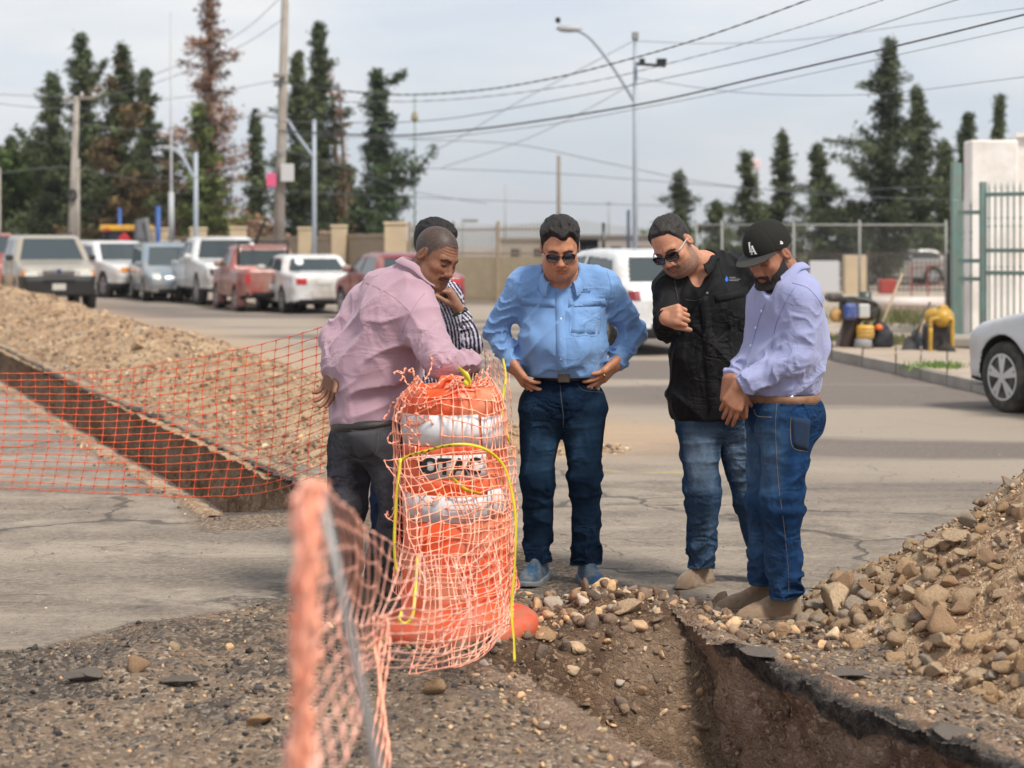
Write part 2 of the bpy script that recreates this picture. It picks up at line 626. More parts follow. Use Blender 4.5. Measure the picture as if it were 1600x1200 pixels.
def grid_faces(nr, nc):
    i = np.arange(nr - 1)[:, None] * nc + np.arange(nc - 1)[None]
    return np.stack([i, i + 1, i + nc + 1, i + nc], -1).reshape(-1, 4)

rows = [1.2]
while rows[-1] < 6000:
    y_ = rows[-1] - 3
    st_ = 0.0032 if 3.9 < y_ < 9.2 else (0.006 if y_ < 14 else (0.0065 if y_ < 50 else 0.05))
    if y_ < 3.9: st_ = 0.02
    rows.append(rows[-1] * (1 + st_ * (1 if y_ > 3.9 else 1)))
rows = np.array(rows)
tt = np.concatenate([np.linspace(-1.6, -.44, 26)[:-1], np.linspace(-.44, .40, 400), np.linspace(.40, 1.6, 26)[1:]])
RR, TT = np.meshgrid(rows, tt, indexing='ij')
gy = RR - 3.0; gx = TT * RR * 0.72
gz = ground_h(gx, gy)
a_, s_ = AS(gx, gy)
pp = pit(a_, s_)
fcs = grid_faces(*RR.shape)
pf = pp.ravel()[fcs].min(1)
fcs = fcs[~((pf > 0.015) & (gy.ravel()[fcs].max(1) < 80))]
rz = rubble_zone(gx, gy)
rz = np.maximum(rz, ss(0.5, -0.02, s_ - far_edge(a_)) * ss(-.3, -.05, s_ - far_edge(a_)) * (gy < 60) * .9)
rz = np.maximum(rz, ss(-0.35, 0.0, s_ - near_edge(a_) + .15 * fbm(gx * 2, gy * 2, 0, 3, 77)) * (s_ < 3) * (a_ > 10) * .75)
edge_asph = ss(-0.12, -0.01, pp) * ss(0.35, .8, rz + .3) * np.where((a_ < 9), ss(6.5, 6.1, a_) * (s_ > 3), 1)
sand = ss(.9, .2, np.hypot((gx - .75) / 1.5, (gy - 15.2) / 2.6)) 
sand = np.maximum(sand, ss(0.5, 1.3, s_ - 4.9) * ss(3.6, 1.4, s_ - 4.9) * ss(14, 20, a_) * .9)
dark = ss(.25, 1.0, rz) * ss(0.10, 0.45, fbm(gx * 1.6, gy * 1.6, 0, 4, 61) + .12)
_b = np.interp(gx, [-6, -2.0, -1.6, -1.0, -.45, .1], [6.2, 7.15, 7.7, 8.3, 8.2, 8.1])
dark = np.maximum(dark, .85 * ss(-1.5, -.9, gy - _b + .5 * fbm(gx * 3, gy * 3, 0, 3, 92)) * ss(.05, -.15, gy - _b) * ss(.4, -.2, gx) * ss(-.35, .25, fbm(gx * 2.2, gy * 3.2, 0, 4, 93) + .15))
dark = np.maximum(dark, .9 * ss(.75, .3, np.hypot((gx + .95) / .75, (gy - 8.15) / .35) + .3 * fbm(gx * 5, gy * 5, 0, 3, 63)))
dark = np.maximum(dark, .55 * ss(1.0, .5, np.hypot((gx - 1.0) / 1.25, (gy - 8.55) / .55) + .5 * fbm(gx * 3, gy * 5, 0, 4, 66)))  # here and next line: shadow and dirt band around the feet, painted as colour
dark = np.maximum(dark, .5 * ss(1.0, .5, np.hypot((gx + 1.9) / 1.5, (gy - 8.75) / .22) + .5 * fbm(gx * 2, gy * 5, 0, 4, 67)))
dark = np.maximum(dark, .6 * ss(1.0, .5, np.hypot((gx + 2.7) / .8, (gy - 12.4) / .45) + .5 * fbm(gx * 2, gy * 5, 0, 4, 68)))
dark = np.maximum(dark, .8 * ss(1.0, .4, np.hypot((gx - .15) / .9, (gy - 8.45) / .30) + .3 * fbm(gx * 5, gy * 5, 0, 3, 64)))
road = ss(9.5, 12.5, gy + 0.1 * gx + 1.2 * fbm(gx * .3, gy * .3, 0, 3, 65)) * ss(0.0, 4.0, s_ - 4.3)
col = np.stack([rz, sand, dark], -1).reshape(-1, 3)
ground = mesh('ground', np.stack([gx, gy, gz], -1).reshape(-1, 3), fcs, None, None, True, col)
tag(ground, kind='structure')
at = ground.data.color_attributes.new('Road', 'FLOAT_COLOR', 'POINT')
rc = np.stack([road, edge_asph, 0 * road, 1 + 0 * road], -1).astype(np.float32)
at.data.foreach_set('color', rc.ravel())

def ng(t, kind, **kw):
    n = t.nodes.new(kind)
    for k, v in kw.items():
        if k in n.inputs.keys():
            n.inputs[k].default_value = v
        else:
            setattr(n, k, v)
    return n
def mixc(t, fac, a, b, blend='MIX'):
    n = t.nodes.new('ShaderNodeMix'); n.data_type = 'RGBA'; n.blend_type = blend
    for i, s_in in (('Factor', fac), ('A', a), ('B', b)):
        if isinstance(s_in, (int, float)): n.inputs[i].default_value = s_in
        elif isinstance(s_in, tuple): n.inputs[i].default_value = (*s_in, 1)
        else: t.links.new(s_in, n.inputs[i])
    return n.outputs['Result']
def ramp(t, src, p0, p1, c0=0.0, c1=1.0):
    n = t.nodes.new('ShaderNodeMapRange')
    n.inputs['From Min'].default_value = p0; n.inputs['From Max'].default_value = p1
    n.inputs['To Min'].default_value = c0; n.inputs['To Max'].default_value = c1
    t.links.new(src, n.inputs['Value'])
    return n.outputs[0]
def mth(t, op, a, b=None):
    n = t.nodes.new('ShaderNodeMath'); n.operation = op
    for i, s_in in enumerate((a, b)):
        if s_in is None: continue
        if isinstance(s_in, (int, float)): n.inputs[i].default_value = s_in
        else: t.links.new(s_in, n.inputs[i])
    return n.outputs[0]

def ground_material():
    m = bpy.data.materials.new('ground_surface'); m.use_nodes = True
    t = m.node_tree; b = t.nodes['Principled BSDF']
    b.inputs['Roughness'].default_value = 0.92
    b.inputs['Specular IOR Level'].default_value = 0.25
    co = ng(t, 'ShaderNodeTexCoord').outputs['Object']
    def nz(scale, detail=6, rough=.6, vec=co, dist=0):
        n = ng(t, 'ShaderNodeTexNoise', Scale=scale, Detail=detail, Roughness=rough, Distortion=dist)
        t.links.new(vec, n.inputs['Vector']); return n.outputs['Fac']
    mk = ng(t, 'ShaderNodeAttribute', attribute_name='Col')
    sp = ng(t, 'ShaderNodeSeparateColor'); t.links.new(mk.outputs['Color'], sp.inputs[0])
    mk2 = ng(t, 'ShaderNodeAttribute', attribute_name='Road')
    sp2 = ng(t, 'ShaderNodeSeparateColor'); t.links.new(mk2.outputs['Color'], sp2.inputs[0])
    rub, sand, dark = sp.outputs[0], sp.outputs[1], sp.outputs[2]
    road, edg = sp2.outputs[0], sp2.outputs[1]
    big = nz(.55, 5, .6); midn = nz(2.6, 7, .65); fine = nz(26, 8, .72); grit = nz(140, 4, .7)
    # stretched streaks that run across the picture
    mpn = ng(t, 'ShaderNodeMapping'); mpn.inputs['Scale'].default_value = (.35, 1.5, 1)
    t.links.new(co, mpn.inputs['Vector'])
    streak = nz(1.3, 7, .62, mpn.outputs[0], .4)
    asph = mixc(t, ramp(t, streak, .38, .62), (.19, .155, .125), (.375, .315, .250))
    asph = mixc(t, ramp(t, midn, .50, .66, 0, .9), asph, (.15, .125, .105))
    asph = mixc(t, ramp(t, fine, .42, .72, 0, .65), asph, (.47, .40, .32))
    # cracks
    v = ng(t, 'ShaderNodeTexVoronoi', feature='DISTANCE_TO_EDGE', Scale=.62)
    dv = ng(t, 'ShaderNodeMixRGB'); dv.inputs[0].default_value = .30
    nn = ng(t, 'ShaderNodeTexNoise', Scale=2.4, Detail=5.0); t.links.new(co, nn.inputs['Vector'])
    t.links.new(co, dv.inputs[1]); t.links.new(nn.outputs['Color'], dv.inputs[2])
    t.links.new(dv.outputs[0], v.inputs['Vector'])
    cw = mth(t, 'MULTIPLY', ramp(t, midn, .38, .66), .013)
    cwn = mth(t, 'ADD', cw, .0015)
    crack = ramp(t, mth(t, 'DIVIDE', v.outputs['Distance'], cwn), .5, 1.3, 1, 0)
    crack = mth(t, 'MULTIPLY', crack, ramp(t, big, .38, .46))
    stain = mth(t, 'MULTIPLY', ramp(t, v.outputs['Distance'], .0, .09, .55, 0), ramp(t, nz(6, 6, .7), .42, .6))
    asph = mixc(t, stain, asph, (.13, .11, .094))
    pit_ = ramp(t, nz(75, 3, .6), .60, .68, 0, .7)
    asph = mixc(t, pit_, asph, (.10, .085, .072))
    asph = mixc(t, mth(t, 'MULTIPLY', crack, .75), asph, (.085, .075, .066))
    v3 = ng(t, 'ShaderNodeTexVoronoi', feature='DISTANCE_TO_EDGE', Scale=3.1); t.links.new(dv.outputs[0], v3.inputs['Vector'])
    c3 = mth(t, 'MULTIPLY', ramp(t, v3.outputs['Distance'], .006, .022, 1, 0), ramp(t, nz(.8, 4, .6), .50, .60, 0, .7))
    asph = mixc(t, c3, asph, (.10, .085, .072))
    # plain road farther back with tyre-polished bands
    mp2 = ng(t, 'ShaderNodeMapping'); mp2.inputs['Scale'].default_value = (.07, .34, 1); mp2.inputs['Rotation'].default_value = (0, 0, R(-9))
    t.links.new(co, mp2.inputs['Vector'])
    band = nz(1.0, 3, .5, mp2.outputs[0])
    rd = mixc(t, ramp(t, band, .45, .52), (.165, .135, .118), (.36, .30, .24))
    rd = mixc(t, ramp(t, fine, .4, .7, 0, .35), rd, (.36, .325, .285))
    colr = mixc(t, road, asph, rd)
    colr = mixc(t, mth(t, 'MULTIPLY', sand, ramp(t, midn, .3, .6, .55, 1)), colr, (.47, .335, .225))
    # rubble zone: brown soil with pale and dark crumbs
    vs = ng(t, 'ShaderNodeTexVoronoi', Scale=62.0); t.links.new(co, vs.inputs['Vector'])
    sep = ng(t, 'ShaderNodeSeparateColor'); t.links.new(vs.outputs['Color'], sep.inputs[0])
    soil = mixc(t, ramp(t, fine, .34, .68), (.130, .090, .060), (.36, .262, .185))
    soil = mixc(t, ramp(t, sep.outputs[0], .86, .92), soil, (.44, .35, .26))
    soil = mixc(t, ramp(t, sep.outputs[1], .86, .92), soil, (.055, .05, .046))
    soil = mixc(t, ramp(t, nz(3.3, 6, .7), .55, .66, 0, .8), soil, (.115, .10, .088))
    rm = ramp(t, mth(t, 'ADD', rub, mth(t, 'MULTIPLY', mth(t, 'SUBTRACT', fine, .5), 1.1)), .38, .62)
    colr = mixc(t, rm, colr, soil)
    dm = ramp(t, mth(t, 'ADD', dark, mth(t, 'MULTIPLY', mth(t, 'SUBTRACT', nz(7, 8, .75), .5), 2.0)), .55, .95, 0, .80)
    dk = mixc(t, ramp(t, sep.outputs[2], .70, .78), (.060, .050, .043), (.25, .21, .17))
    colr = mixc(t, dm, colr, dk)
    colr = mixc(t, ramp(t, mth(t, 'ADD', edg, mth(t, 'MULTIPLY', mth(t, 'SUBTRACT', fine, .5), .9)), .5, .8, 0, .75), colr, (.06, .054, .05))
    colr = mixc(t, ramp(t, grit, .3, .7, 0, .25), colr, (.05, .04, .035), 'MIX')
    t.links.new(colr, b.inputs['Base Color'])
    bp = ng(t, 'ShaderNodeBump', Strength=.9, Distance=.02)
    hh = mth(t, 'ADD', mth(t, 'MULTIPLY', fine, .6), mth(t, 'MULTIPLY', grit, .25))
    hh = mth(t, 'ADD', hh, mth(t, 'MULTIPLY', mth(t, 'MULTIPLY', vs.outputs['Distance'], rm), -.8))
    hh = mth(t, 'SUBTRACT', hh, mth(t, 'MULTIPLY', crack, .5))
    t.links.new(hh, bp.inputs['Height']); t.links.new(bp.outputs[0], b.inputs['Normal'])
    return m
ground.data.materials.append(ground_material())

def soil_material(name, c_dark, c_mid, c_pale, cell=38.0, attr=False, bd=.03):
    m = bpy.data.materials.new(name); m.use_nodes = True
    t = m.node_tree; b = t.nodes['Principled BSDF']
    b.inputs['Roughness'].default_value = .95; b.inputs['Specular IOR Level'].default_value = .2
    co = ng(t, 'ShaderNodeTexCoord').outputs['Object']
    n1 = ng(t, 'ShaderNodeTexNoise', Scale=7.0, Detail=9.0, Roughness=.72); t.links.new(co, n1.inputs['Vector'])
    n2 = ng(t, 'ShaderNodeTexNoise', Scale=1.6, Detail=6.0, Roughness=.6); t.links.new(co, n2.inputs['Vector'])
    vs = ng(t, 'ShaderNodeTexVoronoi', Scale=cell * 2.1); nd = ng(t, 'ShaderNodeTexNoise', Scale=30.0, Detail=3.0); t.links.new(co, nd.inputs['Vector'])
    dm_ = ng(t, 'ShaderNodeMixRGB'); dm_.inputs[0].default_value = .06; t.links.new(co, dm_.inputs[1]); t.links.new(nd.outputs['Color'], dm_.inputs[2]); t.links.new(dm_.outputs[0], vs.inputs['Vector'])
    sep = ng(t, 'ShaderNodeSeparateColor'); t.links.new(vs.outputs['Color'], sep.inputs[0])
    c = mixc(t, ramp(t, n1.outputs['Fac'], .36, .64), c_dark, c_mid)
    c = mixc(t, ramp(t, n2.outputs['Fac'], .45, .62, 0, .55), c, c_pale)
    c = mixc(t, ramp(t, sep.outputs[0], .80, .86, 0, .8), c, c_pale)
    if attr:
        a = ng(t, 'ShaderNodeAttribute', attribute_name='Col')
        sa = ng(t, 'ShaderNodeSeparateColor'); t.links.new(a.outputs['Color'], sa.inputs[0])
        nn = ng(t, 'ShaderNodeTexNoise', Scale=22.0, Detail=6.0, Roughness=.7); t.links.new(co, nn.inputs['Vector'])
        f = ramp(t, mth(t, 'ADD', sa.outputs[0], mth(t, 'MULTIPLY', mth(t, 'SUBTRACT', nn.outputs['Fac'], .5), 1.0)), .42, .6)
        dk = mixc(t, ramp(t, nn.outputs['Fac'], .4, .62), (.028, .025, .023), (.115, .10, .088))
        c = mixc(t, f, c, dk)
    t.links.new(c, b.inputs['Base Color'])
    bp = ng(t, 'ShaderNodeBump', Strength=1.0, Distance=bd)
    hh = mth(t, 'SUBTRACT', n1.outputs['Fac'], mth(t, 'MULTIPLY', vs.outputs['Distance'], .45))
    t.links.new(hh, bp.inputs['Height']); t.links.new(bp.outputs[0], b.inputs['Normal'])
    return m
M_WALL = soil_material('cut_soil', (.105, .062, .042), (.27, .18, .125), (.43, .32, .235), 30.0, True)
M_WALL_DRY = soil_material('dry_cut_soil', (.17, .105, .065), (.42, .28, .18), (.55, .42, .29), 22.0, True)
M_HEAP = soil_material('heap_soil', (.22, .128, .074), (.47, .315, .195), (.60, .45, .29), 26.0)
M_FLOORSOIL = soil_material('trench_soil', (.070, .042, .027), (.175, .110, .070), (.29, .205, .14), 34.0)

def trench_floor_z(a):
    right = -.85 + .85 * ss(5.95, 6.80, a) + .12 * fbm(a * 2.5, 7.7, 0, 3, 98) * ss(6.6, 6.2, a)
    return np.where(a < 9, right, -0.85)

def trench_wall(name, avals, edge, out, depth, m, label_z=.12):
    zs = -np.linspace(0, depth, max(12, int(depth / .022)))
    A_, Z_ = np.meshgrid(avals, zs, indexing='ij')
    nr, nc = A_.shape
    k = fbm(A_ * 3.5, Z_ * 3.5, 1.0, 5, 71, .6)
    bul = .075 * k + .03 * np.maximum(fbm(A_ * 14, Z_ * 14, 3.0, 3, 73), 0)
    lip = .035 * ss(-.16, -.02, Z_) * (1 + fbm(A_ * 6, 0, 4, 3, 75))      # asphalt lip overhangs
    E = edge(A_)
    S_ = E + out * (-lip + .02 - bul * ss(0, -.1, Z_)) + out * .10 * (-Z_)* -.25
    # rim strip lying on the ground
    xs, ys = WXY(A_, S_)
    zz = Z_ + ground_h(xs, ys)
    rim = []
    rw = [.16, .10, .05]
    for w_ in rw:
        Sr = edge(avals) + out * (w_ + .03 * fbm(avals * 9, w_ * 50, 0, 3, 79))
        xr, yr = WXY(avals, Sr)
        zr = ground_h(xr, yr) + (.012 + .018 * fbm(avals * 16, w_ * 60, 0, 3, 81) if w_ < .15 else -.02)
        rim.append(np.stack([xr, yr, zr], -1))
    P = np.concatenate([np.stack(rim, 1), np.stack([xs, ys, zz], -1)], 1)
    colr = np.zeros(P.shape[:2] + (3,))
    zfull = np.concatenate([np.zeros((nr, 3)), Z_], 1)
    colr[..., 0] = ss(-.105, -.04, zfull + .05 * fbm(np.repeat(avals[:, None], P.shape[1], 1) * 3, 0, 0, 3, 83))
    colr[:, 0, 0] = 0; colr[:, 1, 0] *= .2; colr[:, 2, 0] *= .5
    colr[..., 0] *= .75 + .5 * fbm(np.repeat(avals[:, None], P.shape[1], 1) * 2.2, zfull * 3, 5, 3, 88)
    if out < 0: colr[..., 0] *= np.where(avals < 9, .25, .7)[:, None]
    else: colr[..., 0] *= np.where(avals > 9, np.clip(.72 + .5 * fbm(avals * 1.5, 0, 0, 3, 97), 0, 1), 1)[:, None]
    colr[..., 0] *= np.where((avals > 6.1) & (avals < 9), ss(6.75, 6.2, avals), 1)[:, None]
    fc = grid_faces(nr, P.shape[1])
    if out < 0: fc = fc[:, ::-1]
    return mesh(name, P.reshape(-1, 3), fc, m, None, True, colr.reshape(-1, 3))

av_r = np.arange(2.2, 6.85, .02)
av_l = np.concatenate([np.arange(10.55, 16, .035), np.arange(16, 30, .07), np.arange(30, 62, .25)])
tag(trench_wall('trench_wall', av_r, far_edge, 1, 1.25, M_WALL), kind='structure')
tag(trench_wall('trench_wall', av_r, near_edge, -1, 1.25, M_WALL), kind='structure')
tag(trench_wall('trench_wall', av_l, far_edge, 1, .95, M_WALL_DRY), kind='structure')
tag(trench_wall('trench_wall', av_l, near_edge, -1, .95, M_WALL_DRY), kind='structure')
for (av, sn) in ((np.arange(2.2, 7.15, .03), 0), (np.concatenate([np.arange(10.5, 20, .08), np.arange(20, 62, .4)]), 1)):
    U_ = np.linspace(-.12, 1.12, 34)
    A_, UU = np.meshgrid(av, U_, indexing='ij')
    S_ = near_edge(A_) * (1 - UU) + far_edge(A_) * UU
    xs, ys = WXY(A_, S_)
    zf = trench_floor_z(A_) + (ground_h(xs, ys) + .004) * ss(6.0, 6.75, A_) * (sn == 0) + .07 * (1 - .9 * ss(6.3, 6.75, A_) * (sn == 0)) * fbm(xs * 4, ys * 4, 0, 5, 85, .6) + (.25 * (UU < .3) * (.3 - UU) if sn else 0)
    tag(mesh('trench_floor', np.stack([xs, ys, zf], -1).reshape(-1, 3), grid_faces(*A_.shape)[:, ::-1], M_FLOORSOIL), kind='structure')
# end face of the far trench (towards the crossing)
S_ = np.linspace(2.4, 3.35, 24); Zv = np.linspace(.0, -.95, 20)
SS_, ZZ_ = np.meshgrid(S_, Zv, indexing='ij')
xs, ys = WXY(10.60 - .03 * fbm(SS_ * 9, ZZ_ * 9, 0, 3, 87), SS_)
tag(mesh('trench_end', np.stack([xs, ys, ZZ_], -1).reshape(-1, 3), grid_faces(24, 20), M_WALL_DRY, None, True,
         np.stack([ss(-.13, -.05, ZZ_)] * 3, -1).reshape(-1, 3)), kind='structure')

# ---- heaps
def heap(name, hf, a0, a1, s0, s1, da, ds, m, label, catg):
    A_, S_ = np.meshgrid(np.arange(a0, a1, da), np.arange(s0, s1, ds), indexing='ij')
    xs, ys = WXY(A_, S_)
    z = hf(xs, ys)
    z = z + (.028 * fbm(xs * 9, ys * 9, 0, 4, 91, .6) + .02 * np.maximum(0, fbm(xs * 22, ys * 22, 0, 2, 93))) * (z > -.04)
    fc = grid_faces(*A_.shape)[:, ::-1]
    zk = z.ravel()[fc].max(1)
    o = mesh(name, np.stack([xs, ys, z], -1).reshape(-1, 3), fc[zk > -.045], m)
    tag(o, label, catg)
    return o
HEAP_R = heap('rubble_heap', heap_right, 1.8, 8.2, 3.6, 7.4, .03, .03, M_HEAP, 'big heap of pale broken stone and brown earth beside the open trench end', 'rubble heap')
HEAP_L = heap('spoil_heap', heap_left, 11.8, 60, 3.15, 6.9, .085, .06, M_HEAP, 'long low bank of dug out stony earth along the far trench behind the mesh', 'spoil heap')

# ---- rocks
rng = np.random.default_rng(4)
def ico(sub):
    bm = bmesh.new(); bmesh.ops.create_icosphere(bm, subdivisions=sub, radius=1)
    v = np.array([x.co[:] for x in bm.verts]); f = np.array([[y.index for y in x.verts] for x in bm.faces]); bm.free()
    return v, f
ICO1, ICO2, ICO3 = ico(1), ico(2), ico(3)
def rock_shape(seed, base=ICO2, cuts=7):
    r = np.random.default_rng(seed)
    v = base[0].copy()
    v *= 1 + .18 * fbm(v[:, 0] * 1.4 + seed, v[:, 1] * 1.4, v[:, 2] * 1.4, 3, seed)[:, None]
    for k in range(cuts + 3):                       # flat fracture faces
        n = unit(r.normal(size=3)); d = r.uniform(.38, .78)
        p = v @ n
        v = v - np.maximum(p - d, 0)[:, None] * n
    v *= r.uniform(.75, 1.15, 3) * np.array([1, 1, .78])
    if len(v) > 100:
        v *= 1 + .05 * fbm(v[:, 0] * 5, v[:, 1] * 5, v[:, 2] * 5, 3, seed + 9)[:, None]
    return v
STONE_COLS = [tuple(c_ * k_ for c_, k_ in zip(cc_, (1.10, 1.0, .86))) for cc_ in [(.56, .41, .275), (.50, .385, .28), (.42, .30, .21), (.60, .49, .375), (.54, .38, .245), (.43, .39, .36), (.37, .255, .18)]]
M_STONES = [mat('stone_%s' % n, c, .93, var=.34, vscale=14, bump=.9, bscale=45, spec=.2, dirt=(.36, .24, .15, .2), dscale=6, bdist=.012)
            for n, c in zip('tan buff brown cream ochre grey umber'.split(), STONE_COLS)]
M_ASPH = mat('broken_asphalt', (.075, .068, .062), .95, var=.5, vscale=40, bump=1, bscale=80, spec=.2, dirt=(.22, .18, .15, .3), dscale=12)
ROCK_ME = []
for k in range(14):
    v = rock_shape(100 + k, ICO3 if k < 8 else ICO2, 8)
    f = ICO3[1] if k < 8 else ICO2[1]
    me_o = mesh('rock', v, f, M_STONES[k % 7], None, False)
    me = me_o.data
    bpy.data.objects.remove(me_o)
    ROCK_ME.append(me)
def put_rock(me, p, sz, parent, name='rock'):
    o = bpy.data.objects.new(name, me)
    o.location = p; o.scale = sz
    o.rotation_euler = (rng.uniform(-.5, .5), rng.uniform(-.5, .5), rng.uniform(0, 6.3))
    COL.objects.link(o)
    if parent is not None: o.parent = parent
    return o
def joined_rocks(name, pts, sizes, parent, m=None, base=ICO1, cols=None, sub=9):
    shapes = [rock_shape(300 + k, base, sub) for k in range(12)]
    n = len(pts)
    pts = np.array(pts, float)
    k = rng.integers(0, 12, n)
    S = np.stack(shapes)[k] * rng.uniform(.55, 1.3, (n, 1, 3))
    a = rng.uniform(0, 6.28, n); c, s = np.cos(a), np.sin(a)
    b = rng.uniform(-.7, .7, n); cb, sb = np.cos(b), np.sin(b)
    X = S[..., 0] * cb[:, None] + S[..., 2] * sb[:, None]; Z = -S[..., 0] * sb[:, None] + S[..., 2] * cb[:, None]
    Y = S[..., 1]
    X, Y = X * c[:, None] - Y * s[:, None], X * s[:, None] + Y * c[:, None]
    P = np.stack([X, Y, Z], -1) * np.asarray(sizes)[:, None, None] + np.asarray(pts)[:, None, :]
    fc = base[1][None] + (np.arange(n) * len(base[0]))[:, None, None]
    if cols is None:
        pal = np.array(STONE_COLS + [(.24, .165, .115)] * 6 + [(.17, .125, .095)] * 3)
        cols = pal[rng.integers(0, len(pal), n)] * rng.uniform(.65, 1.12, n)[:, None]
    cc = np.repeat(cols, len(base[0]), 0)
    o = mesh(name, P.reshape(-1, 3), fc.reshape(-1, 3), m, parent, False, cc)
    tag(o, kind='stuff')
    return o
M_GRAV = mat('loose_stone', (.4, .3, .2), .93, attr='Col', var=.25, vscale=30, bump=.6, bscale=90, spec=.2)

# right heap: 300 biggest as parts, the rest as one part
P_ = []
tries = 0
while len(P_) < 300:
    a = rng.uniform(3.2, 7.6); s = rng.uniform(3.75, 6.2)
    x, y = WXY(a, s); h = float(heap_right(np.array([x]), np.array([y]))[0])
    if h < -.03 or y < 3.5: continue
    px = 800 + x / y * F
    if px > 1660: continue
    foot = math.exp(-((s - 4.15) / .35) ** 2)
    if rng.uniform() > .35 + .65 * foot: continue
    sz = (.020 + .030 * rng.uniform() ** 2 + .055 * foot * rng.uniform() ** 2.2) * (1.0 if h > .0 else .9)
    P_.append((x, y, h, sz))
for (x, y, h, sz) in P_:
    put_rock(ROCK_ME[rng.integers(0, 14)], (x, y, h + sz * .30), tuple(sz * rng.uniform(.8, 1.25, 3)), HEAP_R)
for (px, py, szp, k) in [(1372, 968, 46, 0), (1410, 985, 38, 1), (1470, 1010, 44, 3), (1345, 1022, 34, 4), (1398, 1040, 40, 0), (1270, 968, 34, 3), (1300, 1000, 26, 2),
                         (1450, 905, 36, 4), (1355, 930, 32, 5), (1430, 1052, 36, 1), (1500, 960, 30, 2), (1520, 880, 26, 6), (1580, 990, 34, 1), (1560, 940, 28, 3),
                         (1320, 955, 30, 1), (1480, 880, 22, 5), (1290, 940, 28, 4), (1545, 1020, 30, 6), (1590, 1060, 26, 2)]:
    d = 7.4
    for _ in range(25):
        q = V(px, py, d); hz = float(heap_right(q[None, 0], q[None, 1])[0])
        d += (-.04 if q[2] < hz else .04) * 1.0 if abs(q[2] - hz) > .02 else 0
    r = szp / F * d * .62
    put_rock(ROCK_ME[k % 8], (q[0], q[1], hz + r * .35), (r * 1.1, r * .9, r * .95), HEAP_R)
n = 9000
a = rng.uniform(2.5, 7.7, n); s = rng.uniform(3.6, 6.4, n); x, y = WXY(a, s); h = heap_right(x, y)
k = (h > -.045) & (800 + x / y * F < 1750)
sz = (.006 + .018 * rng.uniform(0, 1, n) ** 3)[k]
joined_rocks('rock_rubble', np.stack([x[k], y[k], h[k] + .02], -1), sz, HEAP_R, M_GRAV)

# left heap
cand = []
for _ in range(300):
    while True:
        a = 12.2 + 20 * rng.uniform() ** 1.6; s = rng.uniform(3.35, 5.6)
        x, y = WXY(a, s); h = float(heap_left(np.array([x]), np.array([y]))[0])
        if h > -.02: break
    cand.append((x, y, h, (.022 + .05 * rng.uniform() ** 2.5)))
for (x, y, h, sz) in cand:
    put_rock(ROCK_ME[rng.integers(0, 14)], (x, y, h + sz * .3), tuple(sz * rng.uniform(.8, 1.25, 3)), HEAP_L)
for (px, py, szp) in [(215, 545, 30), (255, 500, 18), (70, 500, 16), (155, 560, 16), (28, 480, 12), (160, 470, 12)]:
    d = 30
    for _ in range(400):
        q = V(px, py, d); hz = float(heap_left(q[None, 0], q[None, 1])[0])
        if q[2] < hz: d -= .05
        else: break
    r = szp / F * d * .5
    put_rock(ROCK_ME[3], (q[0], q[1], hz + r * .3), (r * 1.3, r, r), HEAP_L)
n = 14000
a = 12 + 34 * rng.uniform(0, 1, n) ** 1.4; s = rng.uniform(3.25, 6.2, n); x, y = WXY(a, s); h = heap_left(x, y)
k = (h > -.03) & (np.abs(x / y) < .31)
sz = ((.010 + .030 * rng.uniform(0, 1, n) ** 3) * (1 + .02 * (a - 12)))[k]
joined_rocks('rock_rubble', np.stack([x[k], y[k], h[k] + .01], -1), sz, HEAP_L, M_GRAV)

# gravel strewn over the ground (nobody could count it)
def strew(name, n, fn, szf, cols=None, label=None, zf=ground_h, m=None, base=ICO1, sub=9):
    x, y, keep = fn(n)
    a, s = AS(x, y)
    keep = keep & (pit(a, s) < -.01) & (feet(x, y, .17) < .5)
    x, y = x[keep], y[keep]
    sz = szf(len(x))
    z = zf(x, y) + sz * .25
    o = joined_rocks(name, np.stack([x, y, z], -1), sz, None, m or M_GRAV, cols=cols(len(x)) if cols else None, base=base, sub=sub)
    return tag(o, label, 'gravel', kind='stuff')
def f_rub(n):
    y = 3.9 + 4.7 * rng.uniform(0, 1, n) ** .8; x = rng.uniform(-.34, .36, n) * y
    return x, y, rng.uniform(0, 1, n) < rubble_zone(x, y) ** 1.5
strew('gravel', 9000, f_rub, lambda n: .0022 + .013 * rng.uniform(0, 1, n) ** 5, label='loose brown and pale gravel over the near ground')
strew('dark_gravel', 11000, lambda n: (lambda x, y, k: (x, y, k & (fbm(x * 1.6, y * 1.6, 0, 4, 61) > -.05)))(*f_rub(n)),
      lambda n: .003 + .020 * rng.uniform(0, 1, n) ** 5, cols=lambda n: np.array([(.05, .045, .042)]) * rng.uniform(.5, 2.2, n)[:, None],
      label='black crumbs of broken asphalt in the near dirt')
def f_as(n):
    y = 7.5 + 12 * rng.uniform(0, 1, n) ** 1.5; x = rng.uniform(-.30, .30, n) * y
    return x, y, (rng.uniform(0, 1, n) < .6) 
strew('road_grit', 5000, f_as, lambda n: .002 + .006 * rng.uniform(0, 1, n) ** 3, label='scattered small stones on the dusty grey asphalt')
def f_edge(n):
    a = np.where(rng.uniform(0, 1, n) < .5, rng.uniform(3, 6.9, n), rng.uniform(10.4, 26, n))
    far = rng.uniform(0, 1, n) < .5
    s = np.where(far, far_edge(a) + np.abs(rng.normal(0, .16, n)) + .02, near_edge(a) - np.abs(rng.normal(0, .12, n)) - .02)
    x, y = WXY(a, s); return x, y, np.ones(n, bool)
strew('edge_gravel', 5000, f_edge, lambda n: .0035 + .026 * rng.uniform(0, 1, n) ** 5, label='pale gravel lying along both lips of the trench')
def f_lump(n):
    x = rng.normal(.46, .42, n); y = rng.normal(7.55, .30, n); return x, y, np.ones(n, bool)
